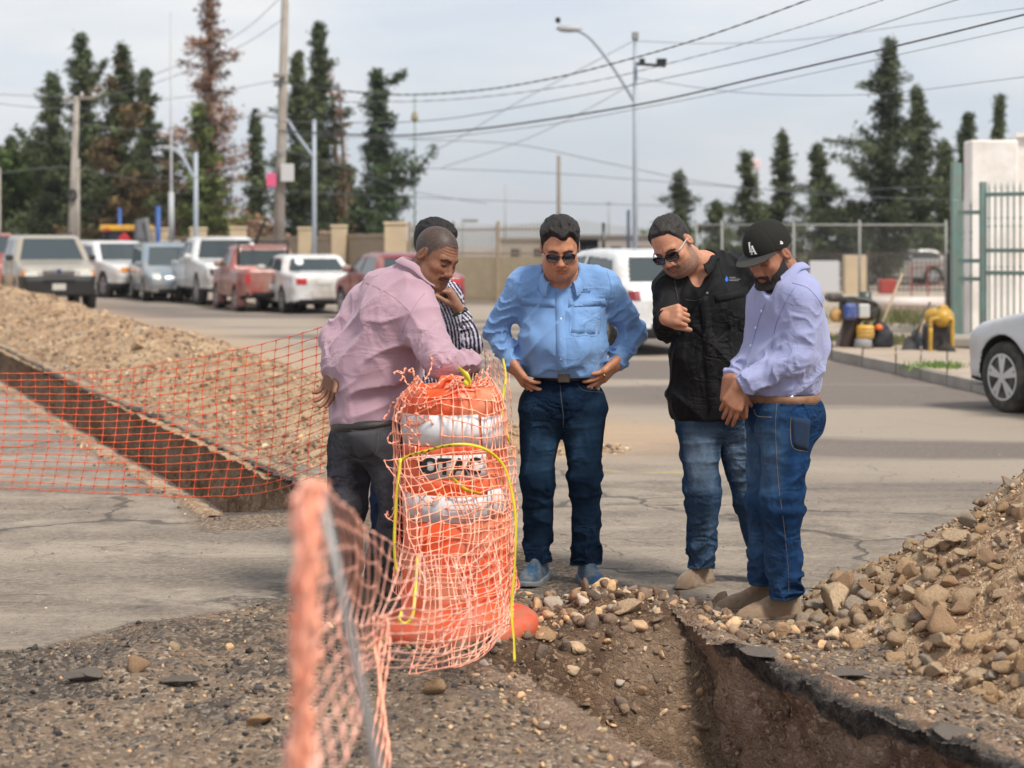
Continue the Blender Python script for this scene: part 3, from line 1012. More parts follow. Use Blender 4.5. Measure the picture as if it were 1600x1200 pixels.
strew('crossing_rubble', 2300, f_lump, lambda n: .004 + .050 * rng.uniform(0, 1, n) ** 6, label='crumbled stones and earth heaped between the drum and the trench end', base=ICO2, sub=12)
# stones lying on the ramp and stuck in the trench wall
n = 1500
a = rng.uniform(4.3, 6.9, n); u = rng.uniform(.03, .97, n); s = near_edge(a) * (1 - u) + far_edge(a) * u
x, y = WXY(a, s)
tag(joined_rocks('trench_gravel', np.stack([x, y, trench_floor_z(a) + ss(6.2, 6.9, a) * ground_h(x, y) + .015], -1), .006 + .050 * rng.uniform(0, 1, n) ** 4, None, M_GRAV, ICO2, sub=12),
    'stones tumbled down the sloping end of the near trench', 'gravel', kind='stuff')
n = 900
a = rng.uniform(4.4, 6.4, n); z = -rng.uniform(.12, 1.1, n); s = far_edge(a) + .03 - .02
x, y = WXY(a, s + .025 * (-z))
tag(joined_rocks('embedded_stones', np.stack([x, y, z], -1), .006 + .026 * rng.uniform(0, 1, n) ** 3, None, M_GRAV,
    cols=np.array([(.30, .21, .15)]) * rng.uniform(.5, 1.4, n)[:, None]), 'pebbles stuck in the brown cut face of the near trench', 'gravel', kind='stuff')

# single stones and asphalt slabs one can point to
def lone(px, py, wpx, me, label, flat=.75, name='rock', dz=.3, catg='stone'):
    q = G(px, py); 
    a, s = AS(q[0], q[1])
    z = float(ground_h(q[None, 0], q[None, 1])[0])
    if pit(np.array([a]), np.array([s]))[0] > 0:
        z = float(trench_floor_z(np.array([a]))[0])
        d = (CAMH - z) * F / (py - HY); q = V(px, py, d)
    r = wpx / F * q[1] * .56
    o = put_rock(me, (q[0], q[1], z + r * dz), (r, r * .9, r * flat), None, name)
    if 'slab' in name: o.rotation_euler = (rng.uniform(-.12, .05), rng.uniform(-.08, .08), rng.uniform(0, 6)); o.location.z += .012
    return tag(o, label, catg)
SL = []
for k in range(3):
    r = np.random.default_rng(50 + k)
    ang = np.sort(r.uniform(0, 6.28, 9)); rad = r.uniform(.7, 1.1, 9)
    top = np.stack([np.cos(ang) * rad, np.sin(ang) * rad * .8, .16 + .05 * r.normal(size=9)], 1)
    bot = top * (.9, .9, 0) - (0, 0, .18)
    vv = np.concatenate([top, bot, [(0, 0, .2), (0, 0, -.18)]])
    ff = []
    for i in range(9):
        j = (i + 1) % 9
        ff += [(i, j, 18), (j, i, i + 9), (j, i + 9, j + 9), (i + 9, 19, j + 9)]
    vv = rock_shape(70 + k, ICO3, 3) * (1.05, .85, .26); vv[:, 2] = np.clip(vv[:, 2], -.16, .13 + .03 * fbm(vv[:, 0] * 3, vv[:, 1] * 3, 0, 3, k)); ff = ICO3[1].tolist()
    o = mesh('asphalt_slab', vv, [tuple(x) for x in ff], mat('dusty_asphalt', (.24, .205, .175), .95, var=.45, vscale=30, bump=1, bscale=80, spec=.2), None, False)
    SL.append(o.data); bpy.data.objects.remove(o)
lone(676, 1100, 62, ROCK_ME[0], 'flat tan rock alone on the dirt in front of the sagging mesh')
lone(855, 1002, 44, ROCK_ME[4], 'tan rock just right of the drum foot')
lone(893, 1062, 50, ROCK_ME[2], 'brown boulder half buried on the slope of the trench end', .9)
lone(893, 978, 30, ROCK_ME[1], 'squarish pale stone at the rubble crest by the blue shoe')
lone(985, 982, 48, ROCK_ME[3], 'largest pale rock on the rubble between the drum and the brown boots', .9)
lone(950, 968, 34, ROCK_ME[4], 'ochre rock leaning on the largest pale rock')
lone(1255, 985, 36, ROCK_ME[3], 'pale stone touching the heel of the near brown boot')
lone(985, 1085, 44, ROCK_ME[0], 'slab like tan stone low in the trench slope', .5)
lone(995, 1110, 26, ROCK_ME[5], 'small grey tan stone under the slab like stone in the trench')
lone(812, 1005, 24, ROCK_ME[1], 'small yellowish stone by the hanging end of yellow tape')
lone(408, 1145, 52, ROCK_ME[4], 'brown stone in the blurred dirt left of the near post', .7)
lone(130, 1068, 78, SL[0], 'curved dusty asphalt slab on the dark rubble', 1.0, 'asphalt_slab', .1, 'asphalt slab')
lone(210, 1062, 46, ROCK_ME[9], 'lump of broken paving beside the curved asphalt slab', .8)
lone(280, 1075, 56, SL[1], 'dark asphalt piece in the middle of the left rubble', 1.2, 'asphalt_slab', .2, 'asphalt slab')
lone(410, 980, 34, SL[2], 'thin grey asphalt flake near the mesh post', 1.0, 'asphalt_slab', .2, 'asphalt slab')
lone(272, 1018, 26, ROCK_ME[10], 'small dark stone above the left rubble')
o = lone(1480, 1150, 110, SL[0], 'broken asphalt slab tilting over the trench lip under the heap', 1.0, 'asphalt_slab', .1, 'asphalt slab')
o = lone(1190, 1035, 84, SL[1], 'grey asphalt slab jutting from the trench lip in front of the boots', .8, 'asphalt_slab', .1, 'asphalt slab')
o = lone(1320, 1062, 90, SL[2], 'flat grey asphalt plate lying below the pale rocks of the heap', .5, 'asphalt_slab', .05, 'asphalt slab')

# ---- the air: a closed box of thin haze round everything
hz = MB().box((0, 2500, 58), (9000, 8000, 120)).build('haze', None)
mh = bpy.data.materials.new('haze_air'); mh.use_nodes = True
t_ = mh.node_tree
for n_ in list(t_.nodes): t_.nodes.remove(n_)
ou = t_.nodes.new('ShaderNodeOutputMaterial'); pv = t_.nodes.new('ShaderNodeVolumePrincipled')
pv.inputs['Color'].default_value = (.90, .94, .99, 1); pv.inputs['Density'].default_value = 3.0e-4; pv.inputs['Anisotropy'].default_value = .2
t_.links.new(pv.outputs[0], ou.inputs['Volume'])
hz.data.materials.append(mh); tag(hz, 'thin pale haze in the distance', kind='stuff')
# ================================================================== PEOPLE
def adopt(o, root):
    o.parent = root
    o.matrix_parent_inverse = Matrix.Translation(-Vector(root.location))
    return o

def axes(fwd, up=(0, 0, 1)):
    f = unit(fwd); u = np.asarray(up, float); u = unit(u - f * (u @ f)); r = np.cross(f, u)
    return np.stack([r, f, u], 1)         # columns: right, forward, up
def axes_up(up, fwd):
    u = unit(up); f = np.asarray(fwd, float); f = unit(f - u * (f @ u)); r = np.cross(f, u)
    return np.stack([r, f, u], 1)

def fold(P, g, fr, seed, stretch=.2):
    """soft cloth folds that run along g"""
    g = unit(g); e1 = unit(np.cross(g, (0.31, .2, .93))); e2 = np.cross(g, e1)
    a, b, c = (P @ e1.astype(np.float32)) * fr, (P @ e2.astype(np.float32)) * fr, (P @ g.astype(np.float32)) * fr * stretch
    w = noise3(a * .4 + 9, b * .4, c, seed + 5)
    n = noise3(a + w * .8, b, c, seed)
    n2 = noise3(a * 2.1 + w, b * 2.1, c * 2.1, seed + 1)
    rd = (1 - np.abs(n)) ** 4
    return rd * 1.25 + n2 * .35 - .4

def s_limb(P, a, b, r1, r2, amp, fr, seed, bias=1.0):
    a = np.asarray(a, np.float32); b = np.asarray(b, np.float32)
    ba = b - a; Ln = float(np.sqrt(ba @ ba)); T = ba / Ln
    h = (P - a) @ T
    t = np.clip(h / Ln, 0, 1)
    q = P - a - (t * Ln)[:, None] * T
    dq = np.sqrt((q * q).sum(1))
    d = dq - (r1 + t * (r2 - r1))
    if amp > 0:
        u = unit(np.cross(T, (0.2, .9, .3))); w = np.cross(T, u)
        qa = (q @ u.astype(np.float32)) / (r1 + .02); qb = (q @ w.astype(np.float32)) / (r1 + .02)
        z1 = noise3(qa * 1.1 + 4, qb * 1.1, h * 4, seed + 3)
        n = noise3(qa * 1.3, qb * 1.3, h * fr + z1 * 1.6, seed)
        rd = (1 - np.abs(n)) ** 3 * 1.25
        m = .30 + .95 * np.clip(t * bias + (1 - bias) * (1 - t), 0, 1) ** 1.5
        d = d - amp * (rd - .4) * m
    return d

def hand_cones(wrist, dirv, palmn, sgn, curls, s=1.0, spread=0.06, thumb=(.55, .75, .35), tcurl=.3):
    d = unit(dirv); p = np.asarray(palmn, float); p = unit(p - d * (p @ d)); ts = unit(np.cross(d, p)) * sgn
    w = np.asarray(wrist, float)
    cones = []; palm = []
    for i in range(4):
        k = w + d * (.088 - .004 * abs(i - 1) - .006 * (i == 3)) * s + ts * (.031 - .0205 * i) * s
        palm.append((w + ts * (.016 - .011 * i) * s, k, .0185 * s, .0145 * s))
        dv = unit(d + ts * spread * (1.3 - i) * 1.0)
        c = curls[i] if np.ndim(curls[i]) else (curls[i], curls[i] * 1.1, curls[i] * .7)
        ln = (.043, .027, .021); m_ = (.93, 1.0, .95, .77)[i]
        a = k; ang = 0; rr = (.0100, .0092, .0084, .0070)
        for j in range(3):
            ang += c[j]
            v = unit(dv * math.cos(ang) + p * math.sin(ang))
            b = a + v * ln[j] * m_ * s
            cones.append((a, b, rr[j] * s, rr[j + 1] * s)); a = b
    a = w + d * .018 * s + ts * .018 * s + p * .006 * s
    tv = unit(d * thumb[0] + ts * thumb[1] + p * thumb[2])
    b = a + tv * .044 * s; palm.append((a, b, .0175 * s, .0125 * s))
    tv2 = unit(tv + d * tcurl + p * tcurl * .4); c_ = b + tv2 * .033 * s
    cones.append((b, c_, .0122 * s, .0105 * s))
    tv3 = unit(tv2 + p * tcurl * .5 + d * tcurl * .4); cones.append((c_, c_ + tv3 * .026 * s, .0105 * s, .0085 * s))
    return palm, cones

def head_sdf(q, o):
    """q in head coordinates (right, forward, up) metres, unscaled"""
    jaw = o.get('jaw', 1.0); fat = o.get('fat', 0.0)
    ab = np.abs(q); S = np.stack([ab[:, 0], q[:, 1], q[:, 2]], 1)      # mirrored
    d = s_ell(q, (0, -.014, .034), (.077, .098, .088))
    d = smin(d, s_ell(q, (0, .022, -.028), (.064 * jaw, .074, .080)), .035)
    d = smin(d, s_ell(q, (0, .010, -.066), (.061 * jaw, .066, .042)), .03)
    d = smin(d, s_cone(q, (-.012, .070, -.100), (.012, .070, -.100), .021, .021), .025)
    if fat:
        d = smin(d, s_ell(S, (.030, .030, -.078), (.045, .052, .042 + .01 * fat)), .03)
        d = smin(d, s_ell(q, (0, .020, -.112), (.050, .052, .026 * fat)), .03)
    d = smin(d, s_cone(S, (.012, .080, .024), (.040, .070, .024), .0125, .010), .018)
    d = smin(d, s_ell(S, (.043, .056, -.022), (.024, .026, .020)), .02)
    d = smax(d, -s_ell(S, (.031, .103, .001), (.022, .022, .014)), .016)       # eye sockets
    d = smin(d, s_ell(S, (.031, .0735, .001), (.0150, .0135, .0115)), .005)    # closed lids over the ball
    d = smax(d, -s_cone(S, (.018, .0905, -.003), (.044, .082, -.003), .0012, .0012) , .004)  # lid line
    d = smin(d, s_cone(q, (0, .084, .012), (0, .106, -.028), .0085, .0115), .012)
    d = smin(d, s_ell(q, (0, .106, -.032), (.013, .014, .011)), .008)
    d = smin(d, s_ell(S, (.0135, .094, -.036), (.0085, .012, .0085)), .008)
    d = smax(d, -s_ell(S, (.0065, .100, -.0445), (.0035, .006, .003)), .004)
    d = smin(d, s_ell(q, (0, .080, -.055), (.030, .017, .020)), .015)
    d = smin(d, s_ell(q, (0, .0935, -.0600), (.021, .0085, .0052)), .006)      # upper lip
    d = smin(d, s_ell(q, (0, .0925, -.0715), (.018, .0085, .0060)), .006)      # lower lip
    d = smax(d, -s_ell(q, (0, .1035, -.0655), (.024, .0075, .0011)), .004)
    d = smax(d, -s_cone(S, (.022, .090, -.034), (.031, .078, -.062), .002, .0015), .008)   # cheek folds
    if o.get('wrinkles'):
        w = np.sin(q[:, 2] * 560 + 8 * ab[:, 0]) * .0011 * ss(.03, .05, q[:, 2]) * ss(.10, .08, q[:, 2]) * ss(.04, .07, q[:, 1])
        d = d - w
    # ears
    ey = q[:, 1] + .010 - .25 * q[:, 2]
    E = np.stack([ab[:, 0] - .080 - .10 * np.clip(-ey, -.02, .03), ey, q[:, 2] + .002], 1)
    e = s_ell(E, (0, 0, 0), (.0085, .0195, .033))
    e = smax(e, -s_ell(E, (.0085, .002, .004), (.0065, .011, .020)), .004)
    e = smin(e, s_ell(E, (.003, -.002, .004), (.004, .004, .012)), .006)
    d = smin(d, e, .006)
    return d

def hair_z(q, hl):
    """lower limit of the hair for a given spot on the head"""
    y = q[:, 1]; x = np.abs(q[:, 0])
    z = np.interp(y, [-.12, -.075, -.045, -.022, .006, .018, .030, .048, .062, .085],
                  [-.088, -.078, -.045, .020, .026, -.006, .036, hl - .025, hl, hl + .004])
    return z + np.where(y > .03, hl_shape(x) * .5, 0)
def hl_shape(x):
    return .018 * ss(.02, .045, x) - .02 * ss(.05, .07, x)

def skin_mat(name):
    m = mat(name, (.4, .2, .12), .52, attr='Col', spec=.4, bump=.35, bscale=260, sss=.10, bdist=.002, var=.20, vscale=55)
    return m

def make_person(sp):
    root = empty('person', tuple(float(v) for v in sp['base']), sp['label'], 'person')
    out = {'root': root}
    hp, hf, hu, hs = sp['head']
    HM = axes(hf, hu).astype(np.float32); hp = np.asarray(hp, np.float32)
    ho = sp.get('ho', {})
    tor = sp['torso']; nb, na, nf = sp['neck']         # neck base point, axis, front direction
    nb = np.asarray(nb, np.float32); na = unit(na); nf = unit(nf)
    nr = sp.get('nr', .062)
    def torso0(P):
        d = None
        for (c, r, M, k) in tor:
            e = s_ell(P, c, r, M)
            d = e if d is None else smin(d, e, k)
        for (a, b, r1, r2, k) in sp.get('extra', []):
            d = smin(d, s_cone(P, a, b, r1, r2), k)
        return d
    arms = sp['arms']
    # ---------------- skin
    palms, cones = [], []
    for h in sp['hands']:
        p_, c_ = hand_cones(*h['pos'], **h.get('kw', {}))
        palms.append(p_); cones.append(c_)
    cores = []
    for (sh, el, wr, r0, r1, r2) in arms:
        cores += [(nb - na * .06, sh, .04, .035), (sh, el, .035, .03), (el, wr, .03, .0262 if True else .03)]
    for (hp_, kn, an) in sp['legs']:
        cores += [(sp['pelvis'][0], hp_, .05, .05), (hp_, kn, .05, .035), (kn, an, .035, .03)]
    cores += [(nb - na * .06, sp['pelvis'][0], .05, .05)]
    hb = hp - HM[:, 2] * .075 * hs - HM[:, 1] * .025 * hs
    vb = np.asarray(sp['vbot'], np.float32) if 'vbot' in sp else None
    allpts = [hp + .16, hp - .16] + [c for t in cores for c in (np.asarray(t[0]), np.asarray(t[1]))] + [np.asarray(c[1]) for cs in cones for c in cs]
    lo = np.min(allpts, 0) - .07; hi = np.max(allpts, 0) + .07
    def skin(P):
        d = s_cone(P, nb - na * .05, hb, nr * 1.08, nr * .97)
        for (a, b, r1, r2) in cores:
            d = smin(d, s_cone(P, a, b, r1, r2), .03)
        # upper chest inside the collar
        near = s_cone(P, nb - na * .02, nb - na * .10 + nf * .08, .10, .07)
        d = smin(d, smax(torso0(P) + .007, near, .02), .012)
        hd = np.full(len(P), 9., np.float32)
        m = (np.abs(P - hp) < .24).all(1)
        if m.any():
            hd[m] = head_sdf(((P[m] - hp) @ HM) / hs, ho) * hs
        d = smin(d, hd, .018)
        for i, (p_, c_) in enumerate(zip(palms, cones)):
            w = np.asarray(p_[0][0], np.float32)
            m = (np.abs(P - w) < .27).all(1)
            if not m.any(): continue
            Q = P[m]
            e = None
            for c in p_:
                x = s_cone(Q, *c); e = x if e is None else smin(e, x, .014)
            f_ = None
            for c in c_:
                x = s_cone(Q, *c); f_ = x if f_ is None else np.minimum(f_, x)
            e = smin(e, f_, .007)
            d[m] = smin(d[m], e, .016)
        return d
    v, f = surf(skin, lo, hi, sp.get('hskin', .0034), lip=1.6)
    # colours
    tone = np.array(sp['tone'])
    c = np.tile(tone, (len(v), 1)).astype(np.float32)
    q = ((v - hp) @ HM) / hs
    onhead = (np.abs(v - hp) < .2).all(1)
    S = np.stack([np.abs(q[:, 0]), q[:, 1], q[:, 2]], 1)
    def blob(cx, cy, cz, r): return np.exp(-(((S - (cx, cy, cz)) ** 2).sum(1)) / r ** 2) * onhead
    red = np.clip(.55 * blob(.045, .07, -.025, .028) + .8 * blob(0, .108, -.034, .018) + .6 * blob(.085, -.01, -.01, .03), 0, 1)
    c = c * (1 - .30 * red[:, None]) + tone * np.array((1.25, .80, .75)) * .30 * red[:, None]
    lips = ((np.abs(S[:, 2] + .066) < .0115) & (S[:, 0] < .023 - .9 * np.abs(S[:, 2] + .066)) & (S[:, 1] > .078)) & onhead
    c[lips] = tone * np.array((.82, .62, .62))
    hc = np.array(ho.get('hcol', (.018, .014, .012)))
    brow = (np.abs(S[:, 2] - (.0245 + .25 * (S[:, 0] - .03) * (S[:, 0] < .036) - .5 * np.maximum(S[:, 0] - .036, 0))) < .0058 - .05 * np.maximum(S[:, 0] - .03, 0)) & (S[:, 0] > .011) & (S[:, 0] < .053) & (S[:, 1] > .05) & onhead
    n_ = noise3(q[:, 0] * 400, q[:, 1] * 400, q[:, 2] * 250, 3)
    c[brow] = (hc * 1.1 + tone * .13)
    lidl = (np.abs(S[:, 2] + .003) < .0022) & (np.abs(S[:, 0] - .031) < .0145) & (S[:, 1] > .06) & onhead
    c[lidl] = tone * .16
    sock = blob(.031, .088, .004, .018); c *= (1 - .22 * sock)[:, None]
    def blend(m, colr, f0):
        m = (np.clip(m, 0, 1) * f0)[:, None]
        return c * (1 - m) + np.asarray(colr) * m
    zl = hair_z(q, ho.get('hl', .078))
    hairm = ss(-.010, .014, q[:, 2] - zl + .006 * noise3(q[:, 0] * 60, q[:, 1] * 60, q[:, 2] * 60, 4)) * onhead
    if ho.get('hairpaint', 0):
        c = blend(hairm * (1 + .45 * n_) * (1 - .35 * ss(.03, -.07, q[:, 2])), ho.get('buzz', hc), ho['hairpaint'])
    jawm = ss(.006, -.02, q[:, 2] + .010 + .45 * np.clip(q[:, 1] - .02, 0, 1) * 1.0) * ss(-.035, -.005, q[:, 1]) * ss(-.150, -.125, q[:, 2]) * onhead
    jawm = jawm * (1 - blob(0, .105, -.066, .017)) * (1 - ss(.0, -.01, np.abs(q[:, 0]) - .020) * ss(-.050, -.044, q[:, 2]))
    jawm *= 1 - .9 * ss(.025, .045, q[:, 1]) * ss(-.058, -.040, q[:, 2]) * ss(.0, .006, np.abs(q[:, 0]) - .024)
    if ho.get('stubble', 0):
        c = blend(jawm * (.75 + .35 * n_), ho.get('stcol', hc * 2.5), ho['stubble'])
    mus = ((S[:, 2] < -.0465) & (S[:, 2] > -.0600 - .15 * S[:, 0]) & (S[:, 0] < .034) & (S[:, 1] > .06)) & onhead & ~lips
    if ho.get('mustache', 0):
        c = blend(mus.astype(float), hc * 1.5, ho['mustache'])
    for p_ in palms:                                    # darker knuckles and a browner back of the hand
        w = np.asarray(p_[0][0]); k = np.exp(-((v - w) ** 2).sum(1) / .13 ** 2)
        c = c * (1 - .10 * k[:, None])
    body = mesh('body', v, f, skin_mat('skin'), None, True, np.clip(c, 0, 1))
    adopt(body, root); out['body'] = body
    # ---------------- hair and beard
    if ho.get('hair', 1):
        th = ho.get('thick', .012)
        gd = ho.get('comb', (0, 1, .1))
        def hairs(P):
            Q = ((P - hp) @ HM) / hs
            zl = hair_z(Q, ho.get('hl', .078)) + .007 * noise3(Q[:, 0] * 55, Q[:, 1] * 30, Q[:, 2] * 20, 9)
            if ho.get('peak'): zl = zl - .020 * np.exp(-((Q[:, 0] + .012) / .020) ** 2) * (Q[:, 1] > .04)
            dd = s_ell(Q, (0, -.014, .034), (.077, .098, .088))
            dd = smin(dd, s_ell(Q, (0, .022, -.028), (.064, .074, .080)), .035)
            top = ss(.02, .10, Q[:, 2])
            th_ = th * (.38 + .62 * top) * np.clip((Q[:, 2] - zl) / .030 + .10, -.2, 1)
            strand = noise3(*(Q[:, i] * k for i, k in zip((0, 1, 2), (330, 60, 200))), 7) * .0016 + noise3(Q[:, 0] * 60, Q[:, 1] * 22, Q[:, 2] * 60, 8) * .0030
            dd = dd - th_ - strand * (.4 + 1.3 * top)
            if ho.get('hband'): dd = dd + .003 * np.sin(Q[:, 0] * 300 + 40 * Q[:, 1]) * top * 0
            dd = smax(dd, (zl - Q[:, 2]) * .5, .003)
            return dd * hs
        v2, f2 = surf(hairs, hp - .16, hp + .16, .0034)
        hm_ = mat('hair_%02d' % int(hc[0] * 1000), tuple(hc), .6, spec=.25, bump=.8, bscale=240, var=.5, vscale=120, bdist=.003)
        out['hair'] = adopt(mesh('hair', v2, f2, hm_), root)
    if ho.get('beard', 0):
        def bd(P):
            Q = ((P - hp) @ HM) / hs
            y, z, x = Q[:, 1], Q[:, 2], np.abs(Q[:, 0])
            dd = head_sdf(Q, ho) - .0035 - .0040 * ss(-.06, -.11, z) - .0012 * noise3(Q[:, 0] * 330, y * 330, z * 120, 5)
            reg = z + .018 + .55 * np.clip(y - .015, 0, 1)                      # below the cheek line
            reg = np.maximum(reg, (.004 - y) + .15 * np.clip(-z - .05, 0, .1))
            up = np.maximum(z + .0475 + .1 * x, x - .036); up = np.maximum(up, .05 - y)      # moustache
            reg = np.minimum(reg + .030 * ss(.02, .05, y) * ss(.05, .03, x), up)
            mouth = s_ell(Q, (0, .10, -.0662), (.023, .03, .0085))
            reg = np.maximum(reg, -mouth)
            reg = np.maximum(reg, -(z + .131))
            return smax(dd, reg, .006) * hs
        v2, f2 = surf(bd, hp - .19, hp + .16, .0034)
        out['beard'] = adopt(mesh('beard', v2, f2, mat('beard_hair', (.014, .011, .010), .6, spec=.35, bump=1, bscale=420, var=.5, vscale=160, bdist=.004)), root)
    # ---------------- shirt
    hem = sp['hem']; amp = sp.get('amp', .010); sd = sp.get('seed', 1)
    fdirs = sp.get('folds', [((.5, 0, .85), 9, .010)])
    hz, hn = hem                                        # hem: point and upward normal of the cutting plane
    hz = np.asarray(hz, np.float32); hn = unit(hn).astype(np.float32)
    def shirt(P):
        d = torso0(P)
        for i, (g, fr, am) in enumerate(fdirs):
            d = d - am * fold(P, g, fr, sd + 11 * i)
        for j, (sh, el, wr, r0, r1, r2) in enumerate(arms):
            e = s_limb(P, sh, el, r0, r1, amp, 20, sd + 31 + j, .9)
            wv = unit(np.asarray(wr) - np.asarray(el))
            e2 = s_limb(P, el, np.asarray(wr) - wv * .045, r1, r2 + .006, amp * 1.25, 26, sd + 41 + j, .7)
            e2 = smin(e2, s_cone(P, np.asarray(wr) - wv * .045, np.asarray(wr) + wv * .02, r2 + .001, r2 + .002), .008)
            e2 = smax(e2, ((P - np.asarray(wr, np.float32)) @ wv.astype(np.float32)), .004)
            e = smin(e, e2, .03)
            d = smin(d, e, sp.get('armk', .05))
        cutn = s_cone(P, nb - na * .02, nb + na * .30, nr + .010, nr + .05)
        if vb is not None:
            cutn = np.minimum(cutn, s_cone(P, nb + nf * .045 - na * .01 + na * .03, vb + nf * .02, .052, .004))
        d = smax(d, -cutn, .008)
        d = smax(d, -((P - hz) @ hn), .010)
        return d
    pts = [np.asarray(x) for a in arms for x in a[:3]] + [np.asarray(t[0]) + s_ * max(t[1]) for t in tor for s_ in (-1, 1)] + [nb + .1]
    lo = np.min(pts, 0) - .09; hi = np.max(pts, 0) + .09
    lo[2] = max(lo[2], min(hz[2] - .12, min(a[2][2] for a in arms) - .12))
    v3, f3 = surf(shirt, lo, hi, .0062, lip=1.5)
    cs = sp['shirt_col'](v3) if callable(sp.get('shirt_col')) else None
    out['shirt'] = adopt(mesh('shirt', v3, f3, sp['shirt_mat'], None, True, cs), root)
    out['shirt_sdf'] = shirt
    # ---------------- collar
    if sp.get('collar', 1):
        ch, fl, gap = sp.get('collar_dim', (.036, .045, .62))
        A_ = np.linspace(gap, 2 * math.pi - gap, 44)
        sx = np.cross(na, nf)
        rowsC = []
        for a in A_:
            k = ss(1.5, gap, min(a, 2 * math.pi - a))          # 1 near the tips
            dirn = nf * math.cos(a) + sx * math.sin(a)
            rr_ = nr + .008 + .010 * k
            base = nb + dirn * rr_ - na * (.012 + .03 * k)
            ctr = nb
            tp = nb + dirn * (rr_ + .004 + .010 * k) + na * (ch * (1 - .35 * k) - .02 * k)
            fo = nb + dirn * (rr_ + .015 + .012 * k) + na * (ch * .75 * (1 - .5 * k) - .018 * k)
            fb = nb + dirn * (rr_ + .030 + .022 * k) - na * (fl * (.15 + 1.25 * k) - ch * .35) + nf * .012 * k
            fb2 = fb - dirn * .006
            ib = nb + dirn * (rr_ + .012 + .010 * k) - na * (.010 + .03 * k)
            rowsC.append([base, tp, fo, fb, fb2, ib])
        Pc = np.array(rowsC); nr_, nc_ = Pc.shape[:2]
        fc = grid_faces(nr_, nc_)
        extra = np.array([[i * nc_ + nc_ - 1, i * nc_, (i + 1) * nc_, (i + 1) * nc_ + nc_ - 1] for i in range(nr_ - 1)])
        Pf = Pc.reshape(-1, 3)
        cf = [tuple(q_) for q_ in np.concatenate([fc, extra])] + [tuple(range(nc_)), tuple((nr_ - 1) * nc_ + k for k in range(nc_ - 1, -1, -1))]
        oc = mesh('collar', Pf, cf, sp.get('collar_mat', sp['shirt_mat']), None, True, sp['shirt_col'](Pf) if cs is not None else None)
        bv = oc.modifiers.new('bevel', 'BEVEL'); bv.width = .002; bv.segments = 1; bv.limit_method = 'ANGLE'; bv.angle_limit = R(50)
        adopt(oc, root)
    # ---------------- trousers
    pc, prr, PM = sp['pelvis']; pc = np.asarray(pc, np.float32)
    wz, wn = sp['waist']; wz = np.asarray(wz, np.float32); wn = unit(wn).astype(np.float32)
    lr = sp['leg_r']
    ta = sp.get('tamp', .008)
    def trousers(P):
        d = s_ell(P, pc, prr, PM)
        for e in sp.get('pextra', []):
            d = smin(d, s_ell(P, *e), .05)
        L_ = []
        for j, (h_, k_, a_) in enumerate(sp['legs']):
            r = lr[j]
            e = s_limb(P, h_, k_, r[0], r[1], ta, 11, sd + 61 + j, .8)
            e = smin(e, s_limb(P, k_, a_, r[1], r[2], ta * 1.25, 17, sd + 71 + j, 1.0), .05)
            kz = np.exp(-((P[:, 2] - k_[2]) / .09) ** 2)
            e = e - .006 * kz * noise3(P[:, 0] * 4, P[:, 1] * 4, P[:, 2] * 30, sd + 80 + j)
            e = np.maximum(e, (a_[2] - r[3]) - P[:, 2])
            L_.append(e)
        e = smin(L_[0], L_[1], sp.get('legk', .012))
        d = smin(d, e, .06)
        d = d - .0050 * fold(P, (.9, .3, .15), 13, sd + 90)
        d = smax(d, ((P - wz) @ wn), .006)
        return d
    pts = [np.asarray(x) for l in sp['legs'] for x in l] + [pc + np.max(prr), pc - np.max(prr)]
    lo = np.min(pts, 0) - .11; hi = np.max(pts, 0) + .11
    v4, f4 = surf(trousers, lo, hi, .0065, lip=1.5)
    base = np.array(sp['jean']); fade = np.array(sp['fade'])
    ff = np.zeros(len(v4))
    for (h_, k_, a_), fd in zip(sp['legs'], sp.get('fd', [(0, -1, 0)] * 2)):
        h_, k_, a_ = map(np.asarray, (h_, k_, a_))
        for (u_, w_, am) in ((h_, k_, 1.0), (k_, a_, .35)):
            ba = w_ - u_; t = np.clip(((v4 - u_) @ ba) / (ba @ ba), 0, 1)
            qv = v4 - u_ - t[:, None] * ba
            dist = np.linalg.norm(qv, axis=1); frn = (qv @ unit(fd)) / np.maximum(dist, 1e-4)
            m = ss(.35, .95, frn) * (dist < .14) * np.sin(np.clip(t, 0.05, .98) * math.pi) ** .6 * am
            ff = np.maximum(ff, m)
    nz_ = fbm(v4[:, 0] * 9, v4[:, 1] * 9, v4[:, 2] * 5, 4, sd)
    ff = np.clip(ff * (.75 + .6 * nz_), 0, 1)
    whisk = (1 - np.abs(noise3(v4[:, 0] * 5, v4[:, 1] * 5, v4[:, 2] * 45, sd + 7))) ** 5 * .35
    cj = base * (1 + .25 * nz_[:, None]) * (1 - ff[:, None]) + fade * ff[:, None]
    mot = fbm(v4[:, 0] * 22, v4[:, 1] * 22, v4[:, 2] * 9, 3, sd + 3)
    cj = cj * (1 + .9 * whisk[:, None]) * (1 + .35 * mot[:, None])
    for j, (h_, k_, a_) in enumerate(sp['legs']):       # lighter worn hem
        m = (v4[:, 2] < a_[2] - lr[j][3] + .012) & (np.linalg.norm(v4[:, :2] - np.asarray(a_)[:2], axis=1) < .13)
        cj[m] = cj[m] * .4 + fade * .6
    out['trousers'] = adopt(mesh('trousers', v4, f4, mat('denim', (.1, .1, .1), .9, attr='Col', bump=.35, bscale=900, spec=.05, bdist=.002, var=.22, vscale=60, crease=.008), None, True, np.clip(cj, 0, 1)), root)
    out['HM'] = HM; out['hp'] = hp; out['hs'] = hs
    out['bvh'] = {}
    return out

def bvh_of(o):
    me = o.data; n = len(me.vertices)
    a = np.empty(n * 3, np.float32); me.vertices.foreach_get('co', a)
    return BVHTree.FromPolygons(a.reshape(-1, 3).tolist(), [tuple(p.vertices) for p in me.polygons])

